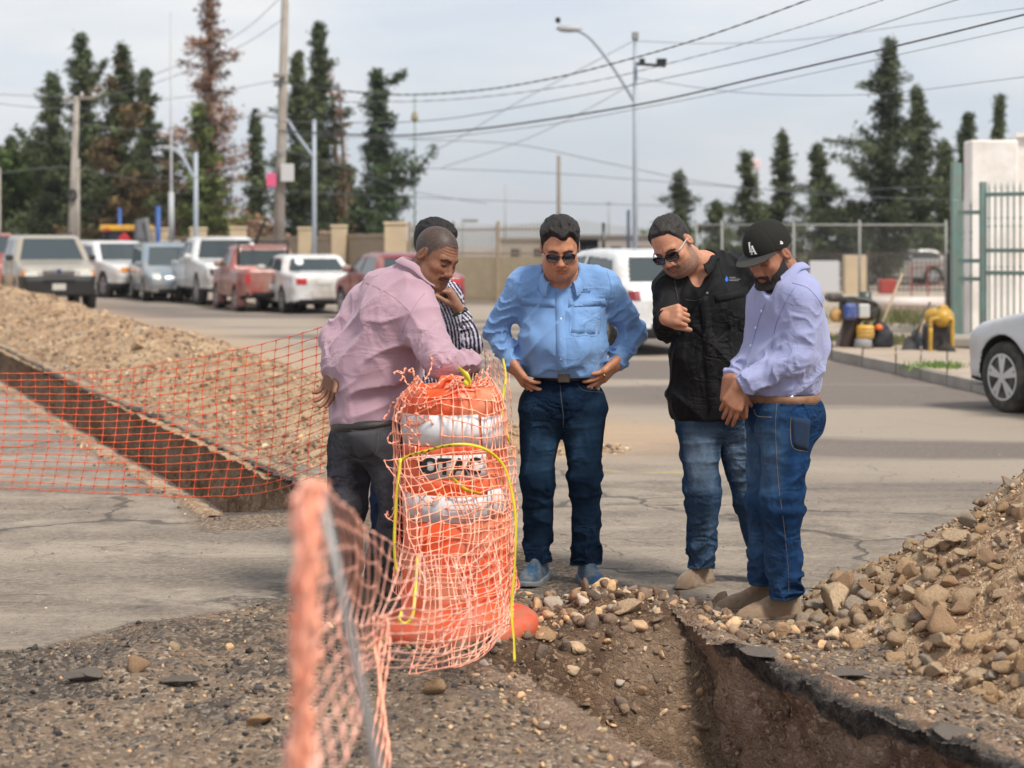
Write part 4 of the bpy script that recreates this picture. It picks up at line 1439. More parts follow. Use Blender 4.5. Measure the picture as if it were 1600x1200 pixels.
CAMP = Vector((0, 0, CAMH))
def cast(bv, px, py, start=5.0):
    d = Vector(V(px, py, 1.0)) - CAMP
    o_ = CAMP + d * start
    r = bv.ray_cast(o_, d.normalized())
    if r[0] is None:
        r = bv.find_nearest(CAMP + d * 8.3)
    return np.array(r[0]), np.array(r[1])

def seam(p, bv, pxs, r, m, name='seam', lift=.0006, n=6):
    pts = []
    q = cat([(a, b, 0) for a, b in pxs], n)
    last = None
    for (a, b, _) in q:
        h, nn = cast(bv, a, b)
        if last is not None and np.linalg.norm(h - last) > .12: continue
        pts.append(h + nn * lift); last = h
    if len(pts) < 2: return None
    return adopt(MB().tube(pts, r, 5).build(name, m, None, True), p['root'])

def patch(p, bv, quad, m, name, lift=.004, nu=8, nv=8, rim=.6):
    """a piece of cloth laid on the surface: quad = 4 pixel corners (clockwise)"""
    c = np.array(quad, float)
    us = np.linspace(0, 1, nu); vs = np.linspace(0, 1, nv)
    P = np.zeros((nu, nv, 3)); N = np.zeros((nu, nv, 3))
    for i, u in enumerate(us):
        for j, v in enumerate(vs):
            x = (c[0] * (1 - u) + c[1] * u) * (1 - v) + (c[3] * (1 - u) + c[2] * u) * v
            h, nn = cast(bv, x[0], x[1]); P[i, j] = h; N[i, j] = nn
    Nm = unit(N.mean((0, 1)))
    top = P + Nm * lift
    bot = P - Nm * .004
    fc = grid_faces(nu, nv)
    V_ = np.concatenate([top.reshape(-1, 3), bot.reshape(-1, 3)])
    k = nu * nv
    ring = [i * nv for i in range(nu)] + [(nu - 1) * nv + j for j in range(1, nv)] + [i * nv + nv - 1 for i in range(nu - 2, -1, -1)] + [j for j in range(nv - 2, 0, -1)]
    fs = [tuple(x) for x in fc] + [(ring[i], ring[(i + 1) % len(ring)], ring[(i + 1) % len(ring)] + k, ring[i] + k) for i in range(len(ring))]
    o = mesh(name, V_, fs, m, None, True)
    return adopt(o, p['root'])

def button(p, bv, px, py, m, r=.0055, name='button'):
    h, n = cast(bv, px, py)
    return adopt(MB().lathe([(r, -.001), (r, .002), (r * .7, .0028)], h, 10, n).build(name, m, None, True), p['root'])

def ring_on(bv, c, up, w, off, n=64, rad=.45):
    up = unit(up); u = unit(np.cross(up, (0, 1, 0.01))); v_ = np.cross(up, u)
    P = []
    for k in range(n):
        a = 2 * math.pi * k / n; d = u * math.cos(a) + v_ * math.sin(a)
        rw = []
        hit = bv.ray_cast(Vector(c + d * rad), Vector(-d))
        hp = np.array(hit[0]) if hit[0] is not None else c + d * .17
        P.append(((hp - c) @ d, d))
    rr = np.array([x[0] for x in P])
    for _ in range(3):
        rr = (np.roll(rr, 1) + rr * 2 + np.roll(rr, -1)) / 4
    V_ = []
    for k in range(n):
        d = P[k][1]; r = rr[k]
        for (o_, z_) in ((off * .1, -w / 2), (off, -w / 2 + .002), (off, w / 2 - .002), (off * .1, w / 2)):
            V_.append(c + d * (r + o_) + up * z_)
    f = []
    for k in range(n):
        k2 = (k + 1) % n
        for j in range(3):
            f.append((k * 4 + j, k2 * 4 + j, k2 * 4 + j + 1, k * 4 + j + 1))
    return np.array(V_), f

def belt(p, c, up, w, m, off=.006, name='belt'):
    bv = bvh_of(p['trousers'])
    V_, f = ring_on(bv, np.asarray(c, float), up, w, off)
    return adopt(mesh(name, V_, f, m), p['root'])

def shoe(root, heel, toe_dir, ln, mu, ms, boot=True, name='boot', msole=None):
    """heel: point on the ground under the ankle"""
    t = unit((toe_dir[0], toe_dir[1], 0)); s_ = np.array((-t[1], t[0], 0)); o_ = np.asarray(heel, float)
    M = np.stack([t, s_, (0, 0, 1)], 1).astype(np.float32)
    k = ln / .29
    if boot:
        xs = [-.075, -.062, -.02, .05, .12, .165, .198, .215]; ws = [.012, .031, .035, .034, .045, .036, .019, .006]
    else:
        xs = [-.078, -.066, -.02, .05, .12, .170, .200, .216]; ws = [.016, .035, .040, .041, .052, .047, .033, .012]
    pl = [(x * k, w) for x, w in zip(xs, ws)] + [(x * k, -w) for x, w in list(zip(xs, ws))[::-1]]
    tx = [-.08, -.03, .02, .06, .10, .15, .19, .22]
    tz = [.13, .15, .14, .100, .077, .062, .050, .036] if boot else [.105, .115, .125, .108, .086, .068, .060, .045]
    def up(P):
        q = (P - o_.astype(np.float32)) @ M
        d1 = s_poly(q[:, 0], q[:, 1], pl) + .004 + .10 * np.maximum(q[:, 2] - .02, 0) * (1.0 if boot else .8)
        top = np.interp(q[:, 0] / k, tx, tz)
        d = smax(d1, (q[:, 2] - top) * .8, .035)
        d = smax(d, .006 - q[:, 2], .01)
        cr = noise3(q[:, 0] * 45, q[:, 1] * 10, q[:, 2] * 20, 5) * .0016 * ss(.03, .08, q[:, 0]) * ss(.16, .12, q[:, 0])
        if not boot:
            cr = cr + .0035 * (np.abs(q[:, 1]) < .022) * ss(.03, .05, q[:, 0]) * ss(.13, .11, q[:, 0]) * np.sign(np.sin(q[:, 0] * 420))
        return d - cr
    def so(P):
        q = (P - o_.astype(np.float32)) @ M
        d1 = s_poly(q[:, 0], q[:, 1], pl) - (.002 if boot else .004)
        th = np.where(q[:, 0] < -.01, .026, .014) if boot else .024 + .010 * ss(.02, -.06, q[:, 0]) + .008 * ss(.16, .22, q[:, 0])
        d = smax(d1, q[:, 2] - th, .006)
        lift = ss(.14, .22, q[:, 0]) * .012
        return smax(d, lift - q[:, 2] - .004, .004)
    lo = o_ + (-.26, -.26, -.02); hi = o_ + (.26, .26, .20)
    v, f = surf(up, lo, hi, .0045); o = adopt(mesh(name, v, f, mu), root)
    v, f = surf(so, lo, hi, .0045); so_ = mesh('sole', v, f, ms)
    so_.parent = o
    return o
M_PINK = mat('pink_cloth', (.40, .26, .315), .85, crease=.0030, sheen=.2, bump=.3, bscale=700, var=.06, vscale=9, spec=.2, bdist=.002)
M_BLUE = mat('blue_cloth', (.160, .300, .560), .75, crease=.0030, sheen=.2, bump=.3, bscale=700, var=.06, vscale=9, spec=.25, bdist=.002)
M_BLACK = mat('black_cloth', (.0045, .0045, .0055), .70, crease=.006, bump=.3, bscale=700, var=.2, vscale=9, spec=.2, bdist=.002)
M_LAV = mat('lavender_cloth', (.285, .305, .495), .85, crease=.0030, sheen=.2, bump=.3, bscale=700, var=.06, vscale=9, spec=.2, bdist=.002)
M_STRIPE = mat('striped_cloth', (.1, .1, .2), .8, crease=.005, attr='Col', bump=.3, bscale=700, spec=.2, bdist=.002)
M_LEATHER_D = mat('dark_leather', (.018, .013, .011), .45, bump=.3, bscale=200)
M_LEATHER_T = mat('tan_leather', (.20, .095, .045), .5, bump=.3, bscale=200, var=.3, vscale=30)
M_SUEDE = mat('tan_suede', (.21, .128, .072), .85, bump=.4, bscale=300, var=.28, vscale=14, sheen=.3, dirt=(.36, .28, .20, .4), dscale=9)
M_SOLE = mat('leather_sole', (.12, .075, .045), .8, var=.3, vscale=30, dirt=(.3, .22, .15, .6), dscale=20)
M_SNEAK = mat('teal_mesh_shoe', (.010, .075, .16), .6, bump=.6, bscale=500, var=.35, vscale=40, dirt=(.26, .23, .19, .25), dscale=14)
M_SNEAKSOLE = mat('blue_rubber_sole', (.06, .12, .18), .7, var=.4, vscale=40, dirt=(.30, .25, .2, .8), dscale=18)
M_METAL = mat('bright_metal', (.7, .68, .62), .3, 1.0)
M_LENS = mat('dark_lens', (.018, .010, .010), .06, spec=.8, coat=.3)
M_FRAME_B = mat('black_frame', (.008, .008, .009), .25)
M_FRAME_R = mat('dark_red_frame', (.035, .008, .008), .25)
M_BTN = mat('pearl_button', (.6, .65, .72), .3)
M_BTNK = mat('grey_button', (.16, .16, .17), .3)
M_WHITE = mat('white_thread', (.8, .8, .8), .7)

def rp(d0):
    """pixel points of a figure whose feet stand at distance d0; last number = metres nearer (-) or farther (+)"""
    return lambda px, py, dy=0.0: V(px, py, d0 + dy)

def to_world(p, q):
    return p['hp'] + (np.asarray(q, float) * p['hs']) @ p['HM'].T.astype(float)

def glasses(p, mf, wide=.066, zc=-.001, hgt=.020, big=False, arm_mat=None, label='glasses', yy=.101):
    b = MB(); lens = []
    for sx in (-1, 1):
        pr = []
        for a in np.linspace(0, 2 * math.pi, 25)[:-1]:
            ca, sa = math.cos(a), math.sin(a); e = 3.2 if big else 2.6
            x = .0265 * abs(ca) ** (2 / e) * np.sign(ca); z = hgt * abs(sa) ** (2 / e) * np.sign(sa)
            x = x * (1 + .10 * (z > 0)) * (1 if not big else 1.05)
            pr.append((sx * (.0345 + x * 1.0), yy - .45 * (x + .0345) ** 2 * 6, zc + z))
        w = [to_world(p, q) for q in pr]
        b.tube(w + [w[0]], (.0024 if big else .0014) * p['hs'], 6, cap=False)
        fr = to_world(p, (sx * .0345, yy - .0075 + .003, zc))
        V_ = np.array(w + [np.mean(w, 0) + p['HM'][:, 1] * .0025] + list(np.array(w) - p['HM'][:, 1] * .002) )
        n = len(w)
        fs = [(i, (i + 1) % n, n) for i in range(n)] + [(i, (i + 1) % n, n + 1 + (i + 1) % n, n + 1 + i) for i in range(n)] + [tuple(range(n + 1, 2 * n + 1))]
        lens.append((V_, fs))
        arm = [to_world(p, q) for q in ((sx * .064, yy - .022, zc + .008), (sx * .075, .055, zc + .010), (sx * .080, .010, zc + .010), (sx * .083, -.012, zc + .004))]
        ba = MB().tube(cat(arm, 3), (.0034 if big else .0018) * p['hs'], 6)
        arm_o = ba.build('temple_arm', arm_mat or mf, None, True)
        p.setdefault('_arms', []).append(arm_o)
    b.tube([to_world(p, q) for q in ((-.010, yy - .003, zc + .006), (0, yy + .002, zc + .009), (.010, yy - .003, zc + .006))], .002, 6)
    g = adopt(b.build('sunglasses', mf, None, True), p['root'])
    for (V_, fs) in lens:
        o = mesh('lens', V_, fs, M_LENS); o.parent = g
    for a in p['_arms']: a.parent = g
    return g

def logo(p, bv, px, py, s, mdrop, mtxt):
    """water drop emblem with three rows of small lettering"""
    dr = [(0, -1.2), (.45, -.35), (.62, .15), (.45, .62), (0, .82), (-.45, .62), (-.62, .15), (-.45, -.35)]
    P = []; 
    for (x, y) in dr:
        h, n = cast(bv, px + x * s, py + y * s); P.append(h + n * .0025)
    c, n = cast(bv, px, py); P.append(c + n * .0035)
    fs = [(i, (i + 1) % 8, 8) for i in range(8)]
    adopt(mesh('emblem', P, fs, mdrop, None, False), p['root'])
    b = MB()
    for (yy, x0, x1) in ((-.75, 1.0, 3.0), (-.15, 1.0, 4.4), (.40, 1.0, 4.0)):
        x = x0
        while x < x1:
            w = rng.uniform(.18, .42)
            h1, n = cast(bv, px + x * s, py + yy * s); h2, _ = cast(bv, px + (x + w) * s, py + (yy + .05) * s)
            b.beam(h1 + n * .002, h2 + n * .002, .0014, .003, up=n)
            x += w + .13
    adopt(b.build('lettering', mtxt), p['root'])

# ---------------------------------------------------------------- blue shirt man
q = rp(8.62)
TM = axes_up((0, -.10, 1), (0, -1, 0))
B = make_person(dict(
    base=(q(880, 905)[0], 8.62, 0), label='stout man in a light blue shirt and dark sunglasses with both hands on his hips',
    head=(q(875, 387, -.14), (0.01, -.90, -.44), (-.02, -.35, .94), 1.06),
    ho=dict(fat=.7, jaw=1.04, hl=.082, peak=1, thick=.020, hcol=(.020, .017, .016), hairpaint=.75, stubble=.12),
    tone=(.46, .205, .115), neck=(q(876, 434, -.03), (0, -.25, 1), (0, -1, -.2)), nr=.068, vbot=q(876, 456, -.14),
    torso=[(q(878, 490, 0), (.192, .135, .18), TM, 0), (q(879, 540, -.03), (.196, .170, .135), TM, .10), (q(881, 582, -.01), (.170, .138, .09), TM, .08)],
    extra=[(q(878, 425, .02), q(822, 443, .01), .062, .070, .06), (q(878, 425, .02), q(938, 441, .01), .062, .072, .06)],
    arms=[(q(813, 455, 0), q(775, 516, .07), q(803, 576, -.05), .070, .052, .037),
          (q(947, 452, 0), q(990, 518, .07), q(962, 572, -.05), .074, .054, .037)],
    hands=[dict(pos=(q(802, 570, -.05), (.50, -.25, -.72), (.70, .25, .35), -1, [.18, .22, .28, .35]), kw=dict(s=1.12, spread=.07, thumb=(.4, .6, .2))),
           dict(pos=(q(964, 566, -.05), (-.66, -.30, -.62), (-.45, .45, .55), 1, [.12, .16, .25, .35]), kw=dict(s=1.12, spread=.10, thumb=(.5, .7, .2)))],
    legs=[(q(848, 645), q(840, 750, -.03), q(840, 872, .04)), (q(911, 645), q(914, 752, -.06), q(916, 878, -.02))],
    leg_r=[(.104, .071, .059, .015), (.104, .071, .060, .012)], pelvis=(q(880, 628), (.196, .150, .145), TM),
    waist=(q(880, 584), (0, 0, 1)), hem=(q(880, 588), (0, 0, 1)), shirt_mat=M_BLUE, amp=.019, seed=3, tamp=.014,
    folds=[((.75, 0, .65), 10, 0.0108), ((-.8, 0, .55), 9, 0.0095), ((.1, 0, 1), 14, 0.0054)],
    jean=(.0045, .012, .028), fade=(.020, .048, .090), collar_dim=(.030, .05, .55)))
bv = bvh_of(B['shirt']); bt = bvh_of(B['trousers'])
glasses(B, M_FRAME_R, hgt=.0185, yy=.103)
belt(B, q(880, 591), (0, 0, 1), .038, M_LEATHER_D)
h = q(881, 591, -.158)
adopt(MB().box(h, (.055, .008, .040), bev=.003).build('belt_buckle', mat('dull_buckle', (.10, .08, .06), .4, .8)), B['root'])
M_BSEAM = mat('blue_seam', (.13, .26, .50), .8)
patch(B, bv, [(868, 456), (882, 456), (886, 582), (870, 582)], M_BLUE, 'placket', .003, 3, 18)
for y_ in (468, 498, 530, 561): button(B, bv, 876.5, y_, M_BTN)
patch(B, bv, [(815, 465), (867, 467), (867, 480), (813, 476)], M_BLUE, 'chest_flap', .0028, 8, 3)
patch(B, bv, [(888, 467), (945, 466), (948, 478), (888, 480)], M_BLUE, 'chest_flap', .0028, 8, 3)
patch(B, bv, [(895, 480), (938, 479), (936, 522), (892, 520)], M_BLUE, 'chest_pocket', .002, 6, 6)
seam(B, bv, [(893, 480), (891, 521), (914, 524), (936, 521), (939, 480)], .0012, M_BSEAM)
seam(B, bv, [(814, 477), (840, 480), (868, 480)], .0014, M_BSEAM)
seam(B, bv, [(888, 481), (920, 481), (948, 478)], .0014, M_BSEAM)
seam(B, bv, [(815, 430), (808, 455), (813, 476)], .0016, M_BSEAM)
seam(B, bv, [(948, 422), (955, 450), (950, 476)], .0016, M_BSEAM)
logo(B, bv, 904, 455, 4.2, mat('navy_thread', (.02, .07, .16), .6), mat('blue_thread', (.05, .13, .30), .7))
M_ST = mat('denim_stitch', (.03, .05, .08), .8)
seam(B, bt, [(875, 598), (877, 625), (880, 650), (880, 668)], .0025, M_ST)
seam(B, bt, [(833, 600), (826, 607), (815, 610)], .0015, M_ST)
seam(B, bt, [(903, 600), (912, 610), (942, 613)], .0015, M_ST)
patch(B, bt, [(918, 601), (937, 601), (936, 612), (921, 610)], mat('phone_glass', (.01, .01, .012), .1), 'phone_edge', .006, 3, 3)
shoe(B['root'], (q(842, 0, .06)[0], 8.66, 0), (-.35, -1), .30, M_SNEAK, M_SNEAKSOLE, False, 'sneaker')
shoe(B['root'], (q(917, 0, 0)[0], 8.60, 0), (.22, -1), .30, M_SNEAK, M_SNEAKSOLE, False, 'sneaker')
adopt(MB().lathe([(.0105, -.002), (.0115, 0), (.0105, .002)], q(944, 587, -.14), 14, (-.66, -.3, -.62)).build('ring', mat('gold', (.8, .5, .15), .25, 1.0), None, True), B['root'])

# ---------------------------------------------------------------- pink shirt man, seen from behind
q = rp(8.10)
fw = unit((.92, .38, -.05)); upt = unit((.27, -.03, 1))
TM = axes_up(upt, fw)
P_ = make_person(dict(
    base=(q(572, 930)[0], 8.10, 0), label='man in a pink shirt and grey trousers leaning one arm on the orange drum',
    head=(q(681, 401, -.06), (.66, -.56, -.46), (.36, -.15, .90), 1.05),
    ho=dict(fat=.35, jaw=1.0, hair=0, hairpaint=.92, buzz=(.032, .027, .025), hcol=(.016, .013, .012), mustache=.95, stubble=.22, stcol=(.07, .05, .04), hl=.070, wrinkles=1),
    tone=(.225, .098, .054), neck=(q(652, 424, -.02), (.45, -.1, 1), (.8, -.35, -.3)), nr=.072,
    torso=[(q(608, 500, .0), (.215, .160, .215), TM, 0), (q(588, 575, .02), (.185, .205, .18), TM, .12), (q(578, 645, .03), (.175, .185, .13), TM, .10)],
    extra=[(q(640, 440, .0), q(575, 470, .13), .07, .085, .07), (q(645, 440, -.02), q(655, 490, -.16), .07, .085, .07)],
    arms=[(q(575, 480, .10), q(525, 530, .10), q(522, 582, -.02), .090, .070, .048),
          (q(652, 500, -.15), q(690, 566, -.32), q(742, 566, -.16), .092, .066, .042)],
    hands=[dict(pos=(q(523, 574, -.03), (-.22, -.1, -.95), (-.55, -.75, .1), -1, [.25, .3, .4, .5]), kw=dict(s=1.10, spread=.05, thumb=(.6, .5, .3))),
           dict(pos=(q(736, 567, -.17), (-.10, .95, -.25), (-.2, -.2, -1), 1, [.5, .5, .6, .6]), kw=dict(s=1.08))],
    legs=[(q(551, 705, .04), q(541, 790, .0), q(538, 890, .08)), (q(607, 705, -.06), q(626, 785, -.10), q(596, 892, .0))],
    leg_r=[(.112, .078, .070, .03), (.115, .080, .070, .03)], pelvis=(q(580, 678, .0), (.190, .170, .135), TM),
    fd=[(.9, .3, 0)] * 2,
    waist=(q(580, 652), (-.08, 0, 1)), hem=(q(572, 662), (-.10, 0, 1)), shirt_mat=M_PINK, amp=.019, seed=13, tamp=.014,
    folds=[((.72, 0, .55), 8, 0.0149), ((.9, .2, .25), 9, 0.0108), ((-.2, 0, 1), 12, 0.0054)],
    jean=(.050, .050, .058), fade=(.085, .085, .095), collar_dim=(.042, .03, .5)))
bv = bvh_of(P_['shirt']); bt = bvh_of(P_['trousers'])
belt(P_, q(581, 661), (-.09, 0, 1), .036, M_LEATHER_D)
M_PSEAM = mat('pink_seam', (.33, .20, .26), .8)
seam(P_, bv, [(572, 442), (600, 455), (622, 470), (640, 487)], .0010, M_PSEAM)
seam(P_, bv, [(664, 458), (650, 475), (637, 498), (628, 520)], .0011, M_PSEAM)
seam(P_, bv, [(549, 447), (537, 470), (533, 495), (536, 515)], .0016, M_PSEAM)
patch(P_, bt, [(540, 676), (590, 672), (584, 712), (562, 718)], mat('grey_denim', (.045, .045, .052), .85, bump=.4, bscale=400, bdist=.002), 'back_pocket', .004, 7, 7)
seam(P_, bt, [(520, 668), (533, 690), (545, 712), (572, 722)], .0014, mat('grey_stitch', (.09, .09, .10), .8))
seam(P_, bt, [(592, 672), (590, 700), (584, 712)], .0014, mat('grey_stitch', (.09, .09, .10), .8))
M_SHOE_D = mat('dark_shoe', (.03, .022, .02), .6, dirt=(.25, .18, .12, .5), dscale=9)
shoe(P_['root'], (q(545, 0, .12)[0], 8.20, 0), (.9, .35), .30, M_SHOE_D, M_SOLE, True, 'shoe')
shoe(P_['root'], (q(590, 0, .0)[0], 8.08, 0), (.95, .10), .30, M_SHOE_D, M_SOLE, True, 'shoe')

# ---------------------------------------------------------------- striped shirt man, hidden behind the pink shirt
q = rp(9.05)
def stripes(v):
    v = np.asarray(v, np.float32)
    c0 = q(698, 500)
    a = (v[:, 0] - c0[0]) * 1.0 + .35 * (v[:, 2] - c0[2]) * (v[:, 0] < q(722, 0)[0]) + .04 * np.sin(v[:, 2] * 9)
    arm = v[:, 0] > q(724, 0)[0]
    a = np.where(arm, (v[:, 0] * .85 + v[:, 2] * .45 + .02 * np.sin(v[:, 2] * 20)), a)
    k = (np.sin(a * 2 * math.pi / .0165) > .25)
    return np.where(k[:, None], (.55, .53, .58), (.028, .020, .055)).astype(np.float32)
fw = unit((.80, -.55, -.1)); TM = axes_up((.05, 0, 1), fw)
S_P = make_person(dict(
    base=(q(640, 0)[0], 9.05, 0), label='man in a striped shirt with a fist at his face behind the pink shirt',
    head=(q(680, 389, 0), (.80, -.50, -.35), (.25, -.1, .95), 1.08),
    ho=dict(hcol=(.016, .014, .014), thick=.020, hairpaint=.8, hl=.080), tone=(.29, .14, .085),
    neck=(q(668, 432, .02), (.2, -.05, 1), (.8, -.5, -.2)), nr=.060, vbot=q(686, 458, -.08),
    torso=[(q(664, 500, 0), (.195, .125, .19), TM, 0), (q(660, 580, .0), (.175, .135, .17), TM, .10)],
    extra=[(q(664, 435, 0), q(625, 452, .14), .06, .07, .06), (q(666, 438, 0), q(700, 460, -.10), .06, .07, .06)],
    arms=[(q(625, 460, .14), q(600, 540, .12), q(640, 590, .0), .075, .058, .040),
          (q(694, 470, -.10), q(733, 540, -.16), q(718, 488, -.20), .072, .058, .040)],
    hands=[dict(pos=(q(640, 590, 0), (.8, -.4, -.2), (0, 0, -1), 1, [.3, .3, .3, .3])),
           dict(pos=(q(717, 482, -.20), (-.45, -.12, .88), (-.80, .1, -.42), 1, [(.9, 1.2, .8), (1.0, 1.25, .8), (1.05, 1.3, .8), (1.1, 1.3, .8)]), kw=dict(s=1.10, spread=.02, thumb=(.75, .25, .5)))],
    legs=[(q(625, 660, .06), q(605, 770, .0), q(598, 870, .05)), (q(670, 660, -.05), q(665, 770, -.05), q(662, 872, .0))],
    leg_r=[(.098, .076, .064, .03)] * 2, pelvis=(q(652, 640, 0), (.165, .130, .14), TM),
    waist=(q(655, 610), (0, 0, 1)), hem=(q(655, 622), (0, 0, 1)), shirt_mat=M_STRIPE, shirt_col=stripes, amp=.012, seed=23,
    folds=[((.6, 0, .75), 10, 0.0108)], jean=(.012, .018, .045), fade=(.02, .03, .06)))
adopt(MB().tube([q(718, 490, -.2) + .031 * (math.cos(a) * unit((.9, .2, .4)) + math.sin(a) * unit((.1, 1, 0))) for a in np.linspace(0, 6.283, 25)], .008, 8, cap=False).build('watch_strap', M_FRAME_B, None, True), S_P['root'])
adopt(MB().lathe([(.018, 0), (.019, .006), (.014, .010)], q(727, 486, -.205), 14, (.85, -.4, .3)).build('watch', M_FRAME_B, None, True), S_P['root'])
shoe(S_P['root'], (q(600, 0)[0], 9.10, 0), (.7, -.6), .29, M_SHOE_D, M_SOLE, True, 'shoe')
shoe(S_P['root'], (q(664, 0)[0], 9.05, 0), (.7, -.6), .29, M_SHOE_D, M_SOLE, True, 'shoe')

# ---------------------------------------------------------------- black shirt man
q = rp(8.50)
fw = unit((-.28, -.95, -.15)); TM = axes_up((-.14, -.12, 1), fw)
K = make_person(dict(
    base=(q(1100, 915)[0], 8.50, 0), label='man in a black shirt and sunglasses holding out a closed fist while looking down',
    head=(q(1051, 383, -.10), (-.36, -.72, -.58), (-.47, -.22, .86), 1.05),
    ho=dict(fat=.5, jaw=1.02, hl=.098, thick=.011, hcol=(.030, .026, .024), hairpaint=.7, stubble=.75, stcol=(.085, .07, .06), mustache=.75),
    tone=(.48, .225, .135), neck=(q(1093, 414, .0), (-.42, -.28, 1), (-.5, -.9, -.1)), nr=.068, vbot=q(1094, 464, -.13),
    torso=[(q(1108, 490, .0), (.195, .135, .20), TM, 0), (q(1108, 570, -.01), (.182, .150, .18), TM, .10), (q(1104, 635, .0), (.180, .140, .14), TM, .10)],
    extra=[(q(1095, 415, .02), q(1050, 448, -.02), .062, .075, .06), (q(1100, 412, .02), q(1150, 425, .04), .062, .078, .06)],
    arms=[(q(1046, 455, -.04), q(1042, 512, -.16), q(1040, 497, -.42), .072, .055, .039),
          (q(1158, 440, .05), q(1180, 520, .10), q(1186, 590, .06), .082, .060, .042)],
    hands=[dict(pos=(q(1036, 495, -.39), (.62, -.74, .12), (.62, .50, -.30), -1, [(1.35, 1.5, .9)] * 4), kw=dict(s=1.14, spread=.0, thumb=(.75, .35, .45), tcurl=.9)),
           dict(pos=(q(1186, 590, .06), (0, 0, -1), (-1, 0, 0), 1, [.4, .4, .4, .4]))],
    legs=[(q(1090, 655, .0), q(1098, 775, -.03), q(1096, 880, .04)), (q(1146, 655, .04), q(1172, 775, .03), q(1196, 885, .10))],
    leg_r=[(.100, .074, .063, .02), (.100, .072, .062, .02)], pelvis=(q(1116, 638, .02), (.175, .135, .14), TM),
    waist=(q(1110, 600), (0, 0, 1)), hem=(q(1105, 655), (-.03, 0, 1)), shirt_mat=M_BLACK, amp=.019, seed=33, tamp=.014,
    folds=[((.55, 0, .8), 9, 0.0135), ((-.6, 0, .7), 8, 0.0108), ((0, 0, 1), 13, 0.0068)],
    jean=(.018, .042, .085), fade=(.11, .155, .215), collar_dim=(.034, .045, .62)))
bv = bvh_of(K['shirt']); bt = bvh_of(K['trousers'])
glasses(K, M_FRAME_B, hgt=.0195, big=True, arm_mat=mat('grey_temple', (.40, .40, .42), .25), yy=.104)
patch(K, bv, [(1092, 464), (1107, 462), (1124, 600), (1107, 650)], M_BLACK, 'placket', .003, 3, 18)
for (x_, y_) in ((1105, 458), (1109, 491), (1113, 523), (1117, 556), (1120, 586)): button(K, bv, x_, y_, M_BTNK, .006)
M_KSEAM = mat('black_seam', (.035, .035, .04), .5)
patch(K, bv, [(1115, 461), (1168, 446), (1172, 462), (1117, 474)], M_BLACK, 'chest_flap', .0028, 8, 3)
seam(K, bv, [(1115, 474), (1140, 468), (1172, 462)], .0015, M_KSEAM)
seam(K, bv, [(1070, 468), (1085, 470), (1096, 467)], .0015, M_KSEAM)
seam(K, bv, [(1052, 420), (1055, 445), (1060, 470)], .0015, M_KSEAM)
logo(K, bv, 1135, 437, 4.6, mat('blue_drop', (.01, .10, .45), .5), mat('grey_thread', (.45, .45, .47), .7))
M_STK = mat('blue_stitch', (.16, .20, .26), .8)
shoe(K['root'], (q(1098, 0, .04)[0], 8.57, 0), (-.62, -.75), .30, M_SUEDE, M_SOLE, True, 'boot')
shoe(K['root'], (q(1196, 0, .1)[0], 8.62, 0), (-.2, -1), .29, M_SUEDE, M_SOLE, True, 'boot')

# ---------------------------------------------------------------- lavender shirt man with cap
q = rp(7.78)
fw = unit((-.86, -.50, -.02)); TM = axes_up((-.12, -.02, 1), fw); TM2 = axes_up((-.30, -.05, 1), fw)
Lv = make_person(dict(
    base=(q(1225, 960)[0], 7.78, 0), label='bearded man in a black cap and lavender shirt standing with his hands clasped',
    head=(q(1203, 398, -.04), (-.66, -.56, -.50), (-.30, -.22, .93), 1.02),
    ho=dict(jaw=1.0, hl=.09, hair=0, hairpaint=.9, buzz=(.02, .016, .014), hcol=(.015, .012, .011), beard=1, stubble=.6, mustache=.8, fat=.2), tone=(.34, .150, .085),
    neck=(q(1229, 428, .0), (-.42, -.12, 1), (-.75, -.6, -.1)), nr=.072, vbot=q(1196, 474, -.13),
    torso=[(q(1232, 500, .0), (.190, .140, .20), TM2, 0), (q(1222, 570, .0), (.170, .155, .15), TM, .10), (q(1222, 600, .0), (.160, .145, .10), TM, .08)],
    extra=[(q(1236, 438, .0), q(1252, 458, -.12), .062, .075, .06), (q(1230, 440, .0), q(1205, 462, .13), .062, .075, .06)],
    arms=[(q(1253, 475, -.13), q(1246, 560, -.16), q(1156, 604, -.16), .076, .058, .040),
          (q(1200, 480, .13), q(1180, 560, .10), q(1143, 592, -.02), .075, .058, .042)],
    hands=[dict(pos=(q(1158, 603, -.16), (-.40, -.05, -.85), (.1, .9, -.1), 1, [.35, .4, .45, .5]), kw=dict(s=1.06, spread=.03, thumb=(.7, .5, .3))),
           dict(pos=(q(1142, 592, -.05), (-.02, -.15, -.98), (.5, .8, 0), 1, [.35, .45, .5, .5]), kw=dict(s=1.08, spread=.05, thumb=(.7, .5, .3)))],
    legs=[(q(1232, 655, -.07), q(1222, 790, -.10), q(1226, 925, -.03)), (q(1208, 655, .08), q(1196, 785, .06), q(1198, 905, .10))],
    leg_r=[(.112, .080, .068, .025), (.106, .078, .068, .025)], pelvis=(q(1222, 642, 0), (.160, .150, .14), TM),
    pextra=[(q(1246, 655, .0), (.11, .12, .11), TM)], fd=[(-.85, -.4, 0)] * 2,
    waist=(q(1222, 614), (0, 0, 1)), hem=(q(1222, 617), (.02, 0, 1)), shirt_mat=M_LAV, amp=.019, seed=43, tamp=.014,
    folds=[((.75, 0, .55), 9, 0.0121), ((-.6, 0, .8), 9, 0.0108), ((.1, 0, 1), 12, 0.0054)],
    jean=(.010, .032, .085), fade=(.055, .105, .175), collar_dim=(.040, .05, .55)))
bv = bvh_of(Lv['shirt']); bt = bvh_of(Lv['trousers'])
belt(Lv, q(1222, 622), (.0, 0, 1), .040, M_LEATHER_T)
